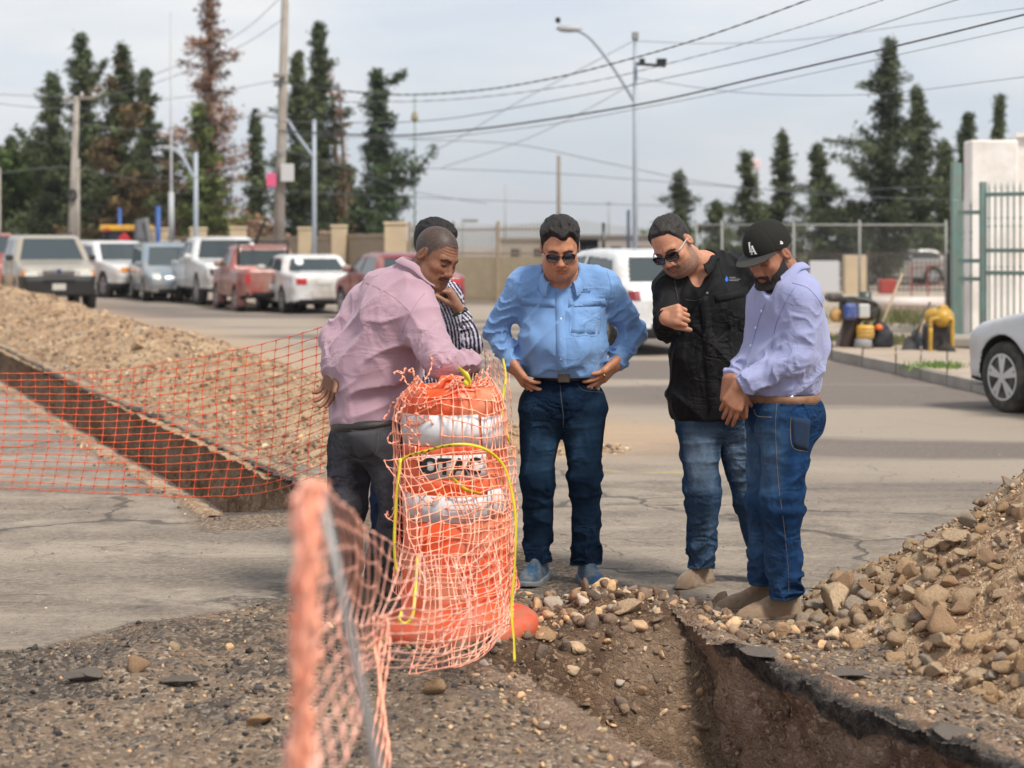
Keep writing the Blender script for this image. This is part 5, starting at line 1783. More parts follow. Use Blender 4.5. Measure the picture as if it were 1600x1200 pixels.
h_, n_ = cast(bvh_of(Lv['trousers']), 1236, 621)
adopt(MB().lathe([(.012, 0), (.012, .010), (.006, .013)], h_, 14, n_).build('belt_stud', M_METAL, None, True), Lv['root'])
M_LSEAM = mat('lavender_seam', (.20, .22, .40), .8)
seam(Lv, bv, [(1238, 442), (1262, 450), (1280, 470), (1290, 490)], .0015, M_LSEAM)
seam(Lv, bv, [(1243, 447), (1226, 475), (1212, 510), (1206, 545)], .0015, M_LSEAM)
seam(Lv, bv, [(1196, 474), (1186, 500), (1176, 535), (1166, 570)], .0018, M_LSEAM)
for (x_, y_) in ((1190, 486), (1181, 512), (1173, 540)): button(Lv, bv, x_, y_, M_BTN, .006)
M_STL = mat('lavender_jean_stitch', (.22, .17, .12), .8)
patch(Lv, bt, [(1236, 651), (1266, 655), (1262, 705), (1240, 698)], mat('denim_patch', (.006, .022, .058), .9, bump=.4, bscale=500, bdist=.002, var=.2, vscale=50), 'back_pocket', .004, 6, 7)
seam(Lv, bt, [(1236, 652), (1235, 680), (1240, 700), (1262, 706)], .0013, M_STL)
seam(Lv, bt, [(1214, 630), (1212, 660), (1213, 700), (1217, 760), (1226, 830), (1232, 900), (1232, 950)], .0008, M_STL)
seam(Lv, bt, [(1178, 640), (1184, 650), (1206, 652)], .0014, M_STL)
for x_ in (1222, 1255):
    a_ = cast(bt, x_, 615)[0]; b_ = cast(bt, x_, 632)[0]
    adopt(MB().beam(a_ + (0, -.012, .004), b_ + (0, -.006, 0), .010, .004, up=(0, -1, 0)).build('belt_loop', MATS['denim_patch']), Lv['root'])
shoe(Lv['root'], (q(1228, 0, -.03)[0], 7.80, 0), (-.95, -.32), .315, M_SUEDE, M_SOLE, True, 'boot')
shoe(Lv['root'], (q(1198, 0, .1)[0], 7.98, 0), (-.95, -.25), .315, M_SUEDE, M_SOLE, True, 'boot')
# cap
def cap_parts(p):
    hp, HM, hs = p['hp'], p['HM'], p['hs']
    def crown(P):
        Q = ((P - hp) @ HM) / hs
        d = s_ell(Q, (0, -.014, .046), (.087, .106, .100))
        fr = s_ell(Q, (0, .012, .050), (.080, .090, .094))
        d = smin(d, fr, .02)
        zl = np.interp(Q[:, 1], [-.12, -.02, .04, .10], [.010, .020, .036, .045])
        d = smax(d, zl - Q[:, 2], .004)
        seamd = np.minimum(np.abs(Q[:, 0]), np.minimum(np.abs(Q[:, 1] - .02 - .2 * np.abs(Q[:, 0])), np.abs(Q[:, 1] + .05)))
        d = d + .0014 * np.exp(-(seamd / .003) ** 2)
        return d * hs
    v, f = surf(crown, hp - .18, hp + .18, .0036)
    m = mat('black_cap', (.016, .016, .014), .85, bump=.4, bscale=500, spec=.2, bdist=.002)
    cr_ = adopt(mesh('cap', v, f, m), p['root'])
    def brim(P):
        Q = ((P - hp) @ HM) / hs
        x, y, z = Q[:, 0], Q[:, 1], Q[:, 2]
        zc = .046 - 1.6 * x * x - .10 * np.maximum(y - .08, 0)
        pl = np.sqrt((x / .086) ** 2 + ((y - .065) / .105) ** 2) - 1
        d = np.maximum(np.abs(z - zc) - .0028, pl * .08)
        d = np.maximum(d, .050 - y)
        return d * hs
    v, f = surf(brim, hp - .24, hp + .24, .0030, lip=1.8)
    o = mesh('brim', v, f, mat('cap_brim', (.030, .030, .026), .8, bump=.3, bscale=400, bdist=.002)); o.parent = cr_
    # white raised interlocked letters on the front panel
    bvc = bvh_of(cr_)
    def dec(strokes, nm, ctr, right, up, sz):
        mb = MB()
        for (x0, y0, x1, y1, w) in strokes:
            n = 6; prev = None
            for t in np.linspace(0, 1, n):
                q0 = ctr + right * (x0 + (x1 - x0) * t) * sz + up * (y0 + (y1 - y0) * t) * sz
                h = bvc.find_nearest(Vector(q0))
                hh, nn = np.array(h[0]), np.array(h[1])
                if prev is not None:
                    mb.beam(prev[0] + prev[1] * .0012, hh + nn * .0012, w * sz, .004, up=nn)
                prev = (hh, nn)
        o = mb.build(nm, M_WHITE); o.parent = cr_
    rt, up_, fd = HM[:, 0].astype(float), HM[:, 2].astype(float), HM[:, 1].astype(float)
    # the wearer's left is the viewer's right of the emblem when seen from the front
    c0 = to_world(p, (-.018, .110, .090))
    rr = -rt
    h = bvc.find_nearest(Vector(c0)); nn = np.array(h[1]); rr = unit(rr - nn * (rr @ nn)); uu = unit(up_ - nn * (up_ @ nn))
    c0 = np.array(h[0])
    Lk = [(-.30, .95, -.30, -.55, .20), (-.52, .95, -.08, .95, .12), (-.52, -.55, .28, -.55, .16), (.28, -.62, .28, -.30, .12)]
    Ak = [(.16, .42, -.18, -.95, .11), (.16, .42, .52, -.95, .22), (-.04, -.42, .36, -.42, .10), (-.36, -.95, -.02, -.95, .11), (.32, -.95, .72, -.95, .11)]
    dec([(x * 1.0, y, a, b, w) for x, y, a, b, w in Lk + Ak], 'cap_letters', c0, rr, uu, .026)
    c1 = to_world(p, (-.085, .0, .055)); h = bvc.find_nearest(Vector(c1)); nn = np.array(h[1]); r2 = unit(np.cross((0, 0, 1), nn)); u2 = np.cross(nn, r2)
    dec([(-.5, .7, -.5, -.7, .3), (-.5, .5, .6, .1, .3), (.6, .1, -.3, -.5, .25), (.1, -.6, .8, -.3, .25)], 'cap_badge', np.array(h[0]), r2, u2, .010)
cap_parts(Lv)
# ================================================================== DRUM, MESH BARRIERS, TAPE
M_ORANGE = mat('orange_plastic', (.78, .085, .014), .42, var=.14, vscale=6, dirt=(.62, .33, .20, .25), dscale=5, bump=.12, bscale=30, spec=.4)
M_BAND = mat('reflective_sheet', (.66, .67, .69), .45, var=.05, vscale=20, dirt=(.50, .45, .40, .05), dscale=9)
M_LABEL = mat('white_label', (.70, .70, .70), .5, dirt=(.4, .35, .3, .3), dscale=12)
M_INK = mat('black_ink', (.012, .012, .012), .5)
M_NETP = mat('pale_orange_mesh', (.95, .38, .24), .35, var=.40, vscale=9, spec=.8)
M_NETR = mat('red_orange_mesh', (.80, .10, .03), .5, var=.12, vscale=20)
M_TAPE = mat('yellow_tape', (.66, .54, .025), .35, var=.1, vscale=20, spec=.5)
DXc, DYc = (716 - 800) / F * 7.55, 7.55
dax = unit((-.030, 0, 1))
drum = empty('traffic_drum', (DXc, DYc, 0), 'battered orange traffic drum with silver bands wrapped in torn orange mesh', 'traffic drum')
def drum_pt(a, z, off=0.0):
    r = np.interp(z, [p[1] for p in DPROF], [p[0] for p in DPROF]) + off
    return np.array((DXc, DYc, 0)) + dax * z + r * np.array((math.sin(a), -math.cos(a), 0))
DPROF = [(0.2910, .0), (0.2929, .035), (0.2813, .055), (0.2306, .070), (0.2270, .20), (0.2200, .215), (0.2191, .33), (0.2138, .345), (0.2130, .46), (0.2081, .465), (0.2081, .575),
         (0.2112, .58), (0.2094, .63), (0.2042, .64), (0.2042, .735), (0.2077, .74), (0.2059, .765), (0.1998, .77), (0.1998, .895), (0.2042, .90), (0.2006, .955), (0.1804, .985), (0.1584, 1.0)]
b = MB().lathe([(r, z) for r, z in DPROF if z <= 1.0] + [(.175, .985), (.10, .98)], (DXc, DYc, 0), 72, dax)
adopt(b.build('shell', M_ORANGE, None, True), drum)
b = MB().lathe([(.322, -.02), (.330, .0), (.328, .045), (.305, .065), (.27, .068)], (DXc, DYc, 0.0), 48, dax)
adopt(b.build('base_ring', mat('orange_rubber', (.66, .075, .02), .6, dirt=(.35, .2, .13, .6), dscale=8, bump=.3, bscale=60), None, True), drum)
b = MB().tube([drum_pt(-.4, .98, -.06), drum_pt(-.3, 1.03, -.07), drum_pt(.3, 1.03, -.07), drum_pt(.4, .98, -.06)], .018, 8)
adopt(b.build('handle', M_ORANGE, None, True), drum)
def sheet(name, a0, a1, z0, z1, m, off, n=60, jag=0.0):
    A_ = np.linspace(a0, a1, n)
    P = []
    for i, a in enumerate(A_):
        j = jag * math.sin(i * 1.7)
        P += [drum_pt(a, z0, -.02), drum_pt(a, z0, off), drum_pt(a, (z0 + z1) / 2, off + .0006), drum_pt(a, z1 + j, off), drum_pt(a, z1 + j, -.02)]
    return adopt(mesh(name, np.array(P), grid_faces(n, 5), m, None, False), drum)
sheet('reflective_band', -2.2, .58, .770, .893, M_BAND, .004)
sheet('reflective_band', .64, 2.6, .752, .882, M_BAND, .006)
sheet('reflective_band', -2.2, .80, .467, .573, M_BAND, .004)
sheet('reflective_band', .70, 2.6, .480, .590, M_BAND, .0065)
lb = sheet('label', -.62, .72, .640, .735, M_LABEL, .004)
for i, chn in enumerate('OTAC'):
    a = -.42 + .285 * i
    c = drum_pt(a, .687, .0055); n_ = np.array((math.sin(a), -math.cos(a), 0)); r_ = np.array((math.cos(a), math.sin(a), 0))
    M4 = np.eye(4); M4[:3, 0] = r_; M4[:3, 1] = (0, 0, 1); M4[:3, 2] = n_; M4[:3, 3] = c
    o = text_obj('letter', chn, M4.tolist(), .088, M_INK, None, .001, .0035)
    adopt(o, drum)
# marks on the label left of the letters
adopt(MB().lathe([(.026, 0), (.026, .0015)], drum_pt(-.60, .690, .004), 20, (math.sin(-.6), -math.cos(-.6), 0)).build('emblem', M_INK), drum)

def net(name, ctrl, nu, nv, m, label, rn=.006, rv=.0018, rh=.0014, sub=3, jit=.12, seed=0, group=None, tear=0.0, vert_bold=True, sag=0.0):
    """ctrl[u][v] = world points; a sheet of mesh strands through them with flat knots"""
    C_ = np.array(ctrl, float)
    r = np.random.default_rng(seed)
    nuc, nvc = C_.shape[:2]
    def bil(U_, V_):
        a = np.stack([cat(C_[:, j], 24) for j in range(nvc)], 1)        # along u
        iu = np.clip(U_ * (len(a) - 1), 0, len(a) - 1.001); i0 = iu.astype(int); f = (iu - i0)[:, None, None]
        rowp = a[i0] * (1 - f) + a[i0 + 1] * f                            # (n, nvc, 3)
        vv = np.clip(V_ * (nvc - 1), 0, nvc - 1.001); j0 = vv.astype(int); g = (vv - j0)[:, None]
        k = np.arange(len(U_))
        p1, p2 = rowp[k, j0], rowp[k, j0 + 1]
        p0 = np.where((j0 > 0)[:, None], rowp[k, np.maximum(j0 - 1, 0)], 2 * p1 - p2); p3 = np.where((j0 + 2 < nvc)[:, None], rowp[k, np.minimum(j0 + 2, nvc - 1)], 2 * p2 - p1)
        return .5 * (2 * p1 + (p2 - p0) * g + (2 * p0 - 5 * p1 + 4 * p2 - p3) * g * g + (3 * p1 - p0 - 3 * p2 + p3) * g ** 3)
    U_, V_ = np.meshgrid(np.linspace(0, 1, nu), np.linspace(0, 1, nv), indexing='ij')
    ju = jit / nu * noise3(U_ * nu * .35, V_ * nv * .22, 0, seed + 1) * 2; jv = jit / nv * noise3(U_ * nu * .3, V_ * nv * .3, 4, seed + 2) * 1.5
    Nn = bil(np.clip(U_ + ju, 0, 1).ravel(), np.clip(V_ + jv, 0, 1).ravel()).reshape(nu, nv, 3)
    off = .02 * jit * 6 * fbm(U_ * nu * .22, V_ * nv * .22, 2, 3, seed + 3)[..., None] * np.array((.3, 1, .2))
    Nn = Nn + off
    b = MB()
    for i in range(nu):                                    # bold strands across the sheet
        pts, rad = [], []
        if r.uniform() < tear: continue
        for j in range(nv - 1):
            mid = (Nn[i, j] + Nn[i, j + 1]) / 2 + r.normal(0, .0012, 3)
            pts += [Nn[i, j], Nn[i, j] * .72 + mid * .28, mid, mid * .28 + Nn[i, j + 1] * .72]; rad += [rn, rv * 1.3, rv, rv * 1.3]
        pts.append(Nn[i, -1]); rad.append(rn)
        b.tube(pts, rad, 4)
    for j in range(nv):
        pts = []; rad = []
        for i in range(nu - 1):
            a_, c_ = Nn[i, j], Nn[i + 1, j]
            mid = (a_ + c_) / 2 + r.normal(0, .0015, 3) - np.array((0, 0, sag))
            pts += [a_, mid]; rad += [rh * 2.2, rh]
            if r.uniform() < tear:
                if len(pts) > 2: b.tube(pts, rad, 4)
                pts, rad = [], []
        pts.append(Nn[-1, j]); rad.append(rh)
        if len(pts) > 1: b.tube(pts, rad, 4)
    o = b.build(name, m, None, True)
    tag(o, label, 'safety mesh', group)
    return relo(o, Nn.reshape(-1, 3)[np.argmin(Nn[..., 2].ravel())])

# long barrier across the far trench
def dleft(px): return np.interp(px, [-60, 100, 300, 430, 505, 560], [11.9, 11.7, 11.45, 11.2, 10.7, 10.3])
topy = lambda px: np.interp(px, [-60, 30, 170, 300, 420, 505, 560], [586, 583, 580, 560, 533, 508, 494])
boty = lambda px: np.interp(px, [-60, 100, 320, 420, 470, 505, 560], [758, 766, 778, 773, 758, 742, 728])
cols_ = []
for px in np.linspace(-60, 560, 16):
    d = float(dleft(px)); t_, b_ = float(topy(px)), float(boty(px))
    lean = 6 * math.sin(px * .02)
    cols_.append([V(px + 4, t_, d), V(px + lean * .4, t_ * .66 + b_ * .34, d + .03), V(px - 5 + lean, t_ * .34 + b_ * .66, d - .05 * math.sin(px * .012)), V(px - 14, b_, d)])
net('barrier_mesh', cols_, 29, 18, M_NETR, 'red orange safety mesh stretched low across the far trench beside the pink shirt', .0052, .0018, .0016, jit=.10, seed=3)
# hem rope at the lower edge
adopt_ = None
# second stretch behind the drum, between the pink and the blue shirt
net('barrier_mesh', [[V(690, 505, 10.2), V(690, 560, 10.2), V(690, 620, 10.1)], [V(745, 538, 9.0), V(748, 590, 9.0), V(748, 650, 8.9)], [V(795, 585, 7.8), V(800, 650, 7.75), V(800, 715, 7.72)]],
    14, 11, M_NETP, 'pale orange mesh running back from the drum between the pink and the blue shirt', .004, .0016, .0013, jit=.2, seed=5)

# mesh wrapped round the drum
cols_ = []
for a in np.linspace(-2.1, 2.2, 14):
    bulge = .022 * max(0, math.sin(-a)) if a < 0 else .006
    zt = 1.045 - .05 * abs(math.sin(a * 1.6))
    tops = drum_pt(a, .99, -.02) + (0, 0, .055 * (.5 + .5 * math.sin(a * 5)))
    cols_.append([tops, drum_pt(a, .93, .012 + bulge * .4), drum_pt(a, .74, .010 + bulge), drum_pt(a, .55, .012 + bulge), drum_pt(a, .36, .014 + bulge), drum_pt(a, .17, .02 + bulge)])
wrap = net('wrapped_mesh', cols_, 30, 19, M_NETP, 'pale orange mesh wrapped tightly round the traffic drum', .0062, .0023, .0018, jit=.62, seed=8, tear=.04)
# crumpled mesh at the drum top left
r = np.random.default_rng(12)
b = MB()
for k in range(34):
    a = r.uniform(-1.25, -.1); z = r.uniform(.80, 1.06) if k % 3 else r.uniform(.45, .8)
    c = drum_pt(a - .15, min(z, .98), .03) + (0, 0, max(0, z - .98))
    pts = [c]
    dv = unit(r.normal(size=3))
    for j in range(7):
        dv = unit(dv + r.normal(0, .75, 3)); pts.append(pts[-1] + dv * .016)
        if j % 3 == 1: c0 = pts[-1]
    q_ = cat(pts, 3)
    rad = .0020 + .0042 * (np.abs(np.sin(np.arange(len(q_)) * .75)) ** 6)
    b.tube(q_, rad, 4)
for k in range(26):
    a = r.uniform(-.2, 1.2); c = drum_pt(a, .99, -.02) + (0, 0, .01)
    pts = [c]; dv = unit((math.cos(a), math.sin(a), .2))
    for j in range(6):
        dv = unit(dv + r.normal(0, .5, 3)); pts.append(pts[-1] + dv * .016)
    q_ = cat(pts, 3); b.tube(q_, .0020 + .004 * (np.abs(np.sin(np.arange(len(q_)) * .75)) ** 6), 4)
o = b.build('crumpled_mesh', M_NETP, None, True); tag(o, 'crumpled shreds of orange mesh bunched on the upper left rim of the drum', 'mesh scraps', kind='stuff'); relo(o, drum_pt(-.6, .95))

# sheet that hangs from the front of the drum and swings forward to the near post
ct = [
    [V(806, 690, 7.30), V(808, 800, 7.24), V(806, 900, 7.18), V(800, 975, 7.10)],
    [V(765, 700, 7.15), V(775, 810, 7.08), V(772, 925, 7.00), V(762, 1018, 6.85)],
    [V(690, 710, 7.15), V(705, 820, 7.02), V(712, 930, 6.80), V(708, 1046, 6.60)],
    [V(602, 718, 7.18), V(640, 830, 6.90), V(655, 950, 6.50), V(640, 1056, 6.25)]]
net('hanging_mesh', ct, 15, 24, M_NETP, 'loose flap of pale orange mesh hanging in front of the drum', .0058, .0021, .0017, jit=.5, seed=21)
ct = [
    [V(770, 830, 7.0), V(785, 900, 6.95), V(795, 960, 6.95), V(790, 990, 6.9)],
    [V(728, 866, 6.5), V(752, 930, 6.5), V(755, 985, 6.4), V(742, 1030, 6.3)],
    [V(672, 872, 5.8), V(690, 940, 5.7), V(675, 1000, 5.6), V(650, 1052, 5.6)],
    [V(618, 850, 4.9), V(600, 940, 4.9), V(585, 1010, 4.9), V(572, 1050, 4.9)],
    [V(560, 815, 3.8), V(545, 925, 3.9), V(548, 1030, 3.9), V(556, 1110, 3.9)],
    [V(505, 768, 2.8), V(500, 930, 2.85), V(505, 1080, 2.85), V(520, 1230, 2.85)],
    [V(484, 748, 2.30), V(478, 940, 2.30), V(470, 1130, 2.30), V(462, 1330, 2.30)],
    [V(470, 762, 2.28), V(462, 940, 2.28), V(452, 1130, 2.28), V(440, 1330, 2.28)]]
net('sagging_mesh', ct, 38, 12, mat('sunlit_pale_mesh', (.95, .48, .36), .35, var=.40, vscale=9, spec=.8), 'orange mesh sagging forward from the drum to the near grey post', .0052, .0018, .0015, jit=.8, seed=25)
b = MB()
for k in range(7):
    x0 = r.uniform(470, 502); pts = []
    for t in np.linspace(0, 1, 18):
        pts.append(V(x0 - 26 * t + 9 * math.sin(t * 14 + k), 750 + t * 600 + k, 2.22 + .03 * math.sin(k + t * 5)))
    q_ = cat(pts, 3); b.tube(q_, .0020 + .0050 * (np.abs(np.sin(np.arange(len(q_)) * .8 + k)) ** 4), 4)
o = b.build('bunched_mesh', M_NETP, None, True); tag(o, 'bunched end of pale orange mesh gathered upright on the near post', 'safety mesh'); relo(o, V(460, 1300, 2.25))
o = MB().tube([V(498, 752, 2.40), V(540, 960, 2.38), V(585, 1180, 2.36), V(640, 1420, 2.34), V(735, 1900, 2.3)], [.006, .0065, .007, .007, .007], 10).build('mesh_post', mat('grey_steel_rod', (.30, .29, .28), .5, .6), None, True)
tag(o, 'thin grey steel rod leaning in front that holds the mesh end', 'post'); relo(o, V(735, 1900, 2.3))
# strand bundle that drops from the sag to the ground
b = MB()
for k in range(5):
    pts = [V(604 - 4 * k + 5 * math.sin(t * 9 + k), 960 + 260 * t, 5.0 - .3 * t) for t in np.linspace(0, 1, 14)]
    q_ = cat(pts, 3); b.tube(q_, .0018 + .0036 * (np.abs(np.sin(np.arange(len(q_)) * .8 + k)) ** 4), 4)
o = b.build('mesh_tail', M_NETP, None, True); tag(o, 'strands of orange mesh dropping to the dirt below the sag', 'mesh scraps'); relo(o, V(590, 1220, 4.7))

def ribbon(name, pts, w, m, label, up=(0, 0, 1), tw=0.0, n=6, t=.0008, catg='barrier tape', blotch=None):
    P = cat(pts, n); T, U, Bn = frames(P, up)
    V_ = []; k = len(P)
    for i in range(k):
        a = tw * i / k + .35 * math.sin(i * .45)
        s_ = U[i] * math.cos(a) + Bn[i] * math.sin(a); n_ = np.cross(T[i], s_)
        V_ += [P[i] + s_ * w / 2 + n_ * t, P[i] - s_ * w / 2 + n_ * t, P[i] - s_ * w / 2 - n_ * t, P[i] + s_ * w / 2 - n_ * t]
    f = []
    for i in range(k - 1):
        for j in range(4):
            f.append((i * 4 + j, i * 4 + (j + 1) % 4, (i + 1) * 4 + (j + 1) % 4, (i + 1) * 4 + j))
    f += [(3, 2, 1, 0), tuple((k - 1) * 4 + j for j in range(4))]
    o = mesh(name, V_, f, m, None, True); tag(o, label, catg)
    if blotch:
        bb = MB()
        for i in range(blotch[0], min(blotch[1], k - 1), 2):
            bb.beam(P[i] + (0, -.006, .004 * (i % 3 - 1)), P[i] * .4 + P[i + 1] * .6 + (0, -.006, .002), .008, .003)
        x = bb.build('print', M_INK); x.parent = o
    return o
ribbon('barrier_tape', [V(622, 722, 7.14), V(640, 712, 7.12), V(668, 704, 7.05), (V(700, 696, 7.02)), V(735, 695, 7.04), V(765, 706, 7.08), V(788, 730, 7.12), V(800, 770, 7.13), V(806, 820, 7.12), V(804, 890, 7.1), V(799, 950, 7.08), V(803, 1000, 7.05), V(804, 1034, 7.02)],
       .011, M_TAPE, 'yellow tape looped over the front of the drum with one end hanging to the ground', blotch=(6, 20))
ribbon('barrier_tape', [V(626, 716, 7.12), V(621, 760, 7.10), V(617, 815, 7.09), V(616, 860, 7.08), V(620, 895, 7.08)], .011, M_TAPE, 'yellow tape strip hanging straight down left of the drum', up=(1, 0, 0))
ribbon('barrier_tape', [V(652, 872, 6.6), V(649, 920, 6.55), V(645, 960, 6.5), V(634, 974, 6.5), V(624, 968, 6.5), V(628, 955, 6.52)], .012, M_TAPE, 'short yellow tape end curling in the lower mesh', up=(1, 0, 0))
ribbon('barrier_tape', [V(700, 742, 7.14), V(712, 752, 7.12), V(728, 765, 7.13), V(752, 772, 7.14)], .014, M_TAPE, 'small twist of yellow tape below the drum lettering')
ribbon('barrier_tape', [V(716, 574, 7.35), V(722, 580, 7.32), V(730, 588, 7.31), V(734, 600, 7.30), V(724, 596, 7.32)], .022, M_TAPE, 'knotted yellow tape on top of the drum by the pink sleeve')
ribbon('barrier_tape', [V(786, 560, 8.2), V(790, 590, 8.0), V(785, 640, 7.8), V(795, 690, 7.75)], .010, M_TAPE, 'yellow tape behind the drum near the blue shirt elbow', up=(1, 0, 0))
ribbon('barrier_tape', [G(925, 734, .01), G(960, 736, .02), G(1000, 739, .01), G(1050, 738, .02), G(1100, 740, .01)], .010, mat('dusty_tape', (.42, .34, .10), .7), 'yellow tape lying on the ground behind the men', up=(0, 1, 0))
# ================================================================== BACKGROUND
random.seed(5)
rg = np.random.default_rng(77)
M_CONC = mat('concrete', (.33, .30, .265), .9, var=.2, vscale=8, bump=.3, bscale=60, dirt=(.20, .17, .14, .4), dscale=2)
M_GALV = mat('galvanised_steel', (.26, .26, .25), .6, .3, var=.15)
M_GREYPOLE = mat('grey_painted_pole', (.33, .37, .43), .5, var=.1)
M_WOODPOLE = mat('weathered_pole', (.22, .19, .16), .9, var=.2)
M_WIRE = mat('black_cable', (.025, .025, .028), .6)
M_WIREG = mat('grey_cable', (.11, .115, .13), .6)
M_CREAM = mat('cream_plaster', (.56, .44, .29), .9, var=.08, vscale=2, dirt=(.38, .29, .2, .3), dscale=1)
M_WHITEW = mat('white_plaster', (.82, .77, .73), .9, var=.05, vscale=1.5, dirt=(.55, .49, .44, .1), dscale=.8)
M_GREEN = mat('sage_green_paint', (.145, .25, .225), .5, var=.15, vscale=5, dirt=(.22, .2, .17, .3), dscale=4)
M_RUSTF = mat('tan_painted_iron', (.30, .23, .16), .7, var=.15)

# ---- pavement on the right and kerb
def prism(name, poly, z0, z1, m, parent=None):
    P = [(x, y, z0) for x, y in poly] + [(x, y, z1) for x, y in poly]; n = len(poly)
    f = [tuple(range(n - 1, -1, -1)), tuple(range(n, 2 * n))] + [(i, (i + 1) % n, (i + 1) % n + n, i + n) for i in range(n)]
    return mesh(name, P, f, m, parent, False)
fr = [G(1180, 543)[:2], G(1300, 563)[:2], G(1400, 584)[:2], G(1480, 603)[:2], G(1560, 622)[:2], G(1680, 655)[:2], G(1900, 720)[:2]]
bk = [G(1900, 600)[:2], G(1680, 578)[:2], G(1560, 563)[:2], G(1480, 557)[:2], G(1400, 553)[:2], G(1300, 545)[:2], G(1200, 532)[:2]]
M_PAVE = mat('pavement_concrete', (.40, .33, .26), .95, var=.14, vscale=3, bump=.3, bscale=40, dirt=(.28, .2, .14, .45), dscale=1.5)
# pavement slabs, each with its own edges
def lerp2(a, b, t): return np.asarray(a) * (1 - t) + np.asarray(b) * t
bkr = bk[::-1]
cur = []
pave = empty('pavement', (5, 24, 0)); tag(pave, kind='structure')
for i in range(len(fr) - 1):
    for t0 in (0, .5):
        a, b_, c, d = lerp2(fr[i], fr[i + 1], t0 + .012), lerp2(fr[i], fr[i + 1], t0 + .488), lerp2(bkr[i], bkr[i + 1], t0 + .488), lerp2(bkr[i], bkr[i + 1], t0 + .012)
        a, b_ = lerp2(a, d, .04), lerp2(b_, c, .04)
        adopt(prism('slab', [a, b_, c, d], -.05, .125 + .006 * random.uniform(-1, 1), M_PAVE), pave)
        k0, k1 = lerp2(fr[i], fr[i + 1], t0), lerp2(fr[i], fr[i + 1], t0 + .49)
        adopt(prism('kerb_stone', [k0, k1, lerp2(k1, c, .035), lerp2(k0, d, .035)], -.05, .13 + .01 * random.uniform(-1, 1), M_CONC), pave)
lot = prism('dirt_lot', [G(1180, 531)[:2], G(1300, 543)[:2], G(1480, 553)[:2], G(1900, 590)[:2], (30, 60), (6, 62)], -.02, .06, soil_material('lot_dirt', (.25, .20, .15), (.40, .33, .26), (.47, .40, .33), 6.0), None)
tag(lot, kind='structure')

def grass(name, cpts, n, hgt, spread, label, z=.06, cols=((.10, .12, .035), (.17, .16, .07))):
    P = []; f = []; c_ = []
    for k in range(n):
        c = cpts[rg.integers(0, len(cpts))]; x, y = c[0] + rg.normal(0, spread[0]), c[1] + rg.normal(0, spread[1])
        h = hgt * rg.uniform(.4, 1.2); w = .012 * rg.uniform(.6, 1.5); a = rg.uniform(0, 6.28); lx, ly = rg.normal(0, h * .35, 2)
        i = len(P)
        P += [(x - w * math.cos(a), y - w * math.sin(a), z), (x + w * math.cos(a), y + w * math.sin(a), z), (x + lx, y + ly, z + h)]
        f.append((i, i + 1, i + 2)); cc = np.array(cols[0]) + (np.array(cols[1]) - cols[0]) * rg.uniform(); c_ += [cc] * 3
    o = mesh(name, P, np.array(f), mat('grass_blade', (.1, .1, .1), .8, attr='Col'), None, False, np.array(c_))
    tag(o, label, kind='stuff'); return o
grass('grass', [G(x, 543) for x in range(1290, 1430, 10)], 2600, .14, (.35, .5), 'dry green grass along the back of the pavement')
grass('grass', [G(1463, 590)], 500, .10, (.16, .18), 'tuft of bright grass at the kerb', .10, ((.10, .20, .03), (.17, .25, .06)))
grass('grass', [G(x, 506) for x in range(1350, 1470, 12)], 1500, .25, (.6, 1.2), 'pale green weeds in front of the stacked pipes')
grass('grass', [G(x, 452) for x in range(-40, 300, 12)], 1500, .25, (.8, 1.5), 'weedy strip along the far side of the road', 0.0)

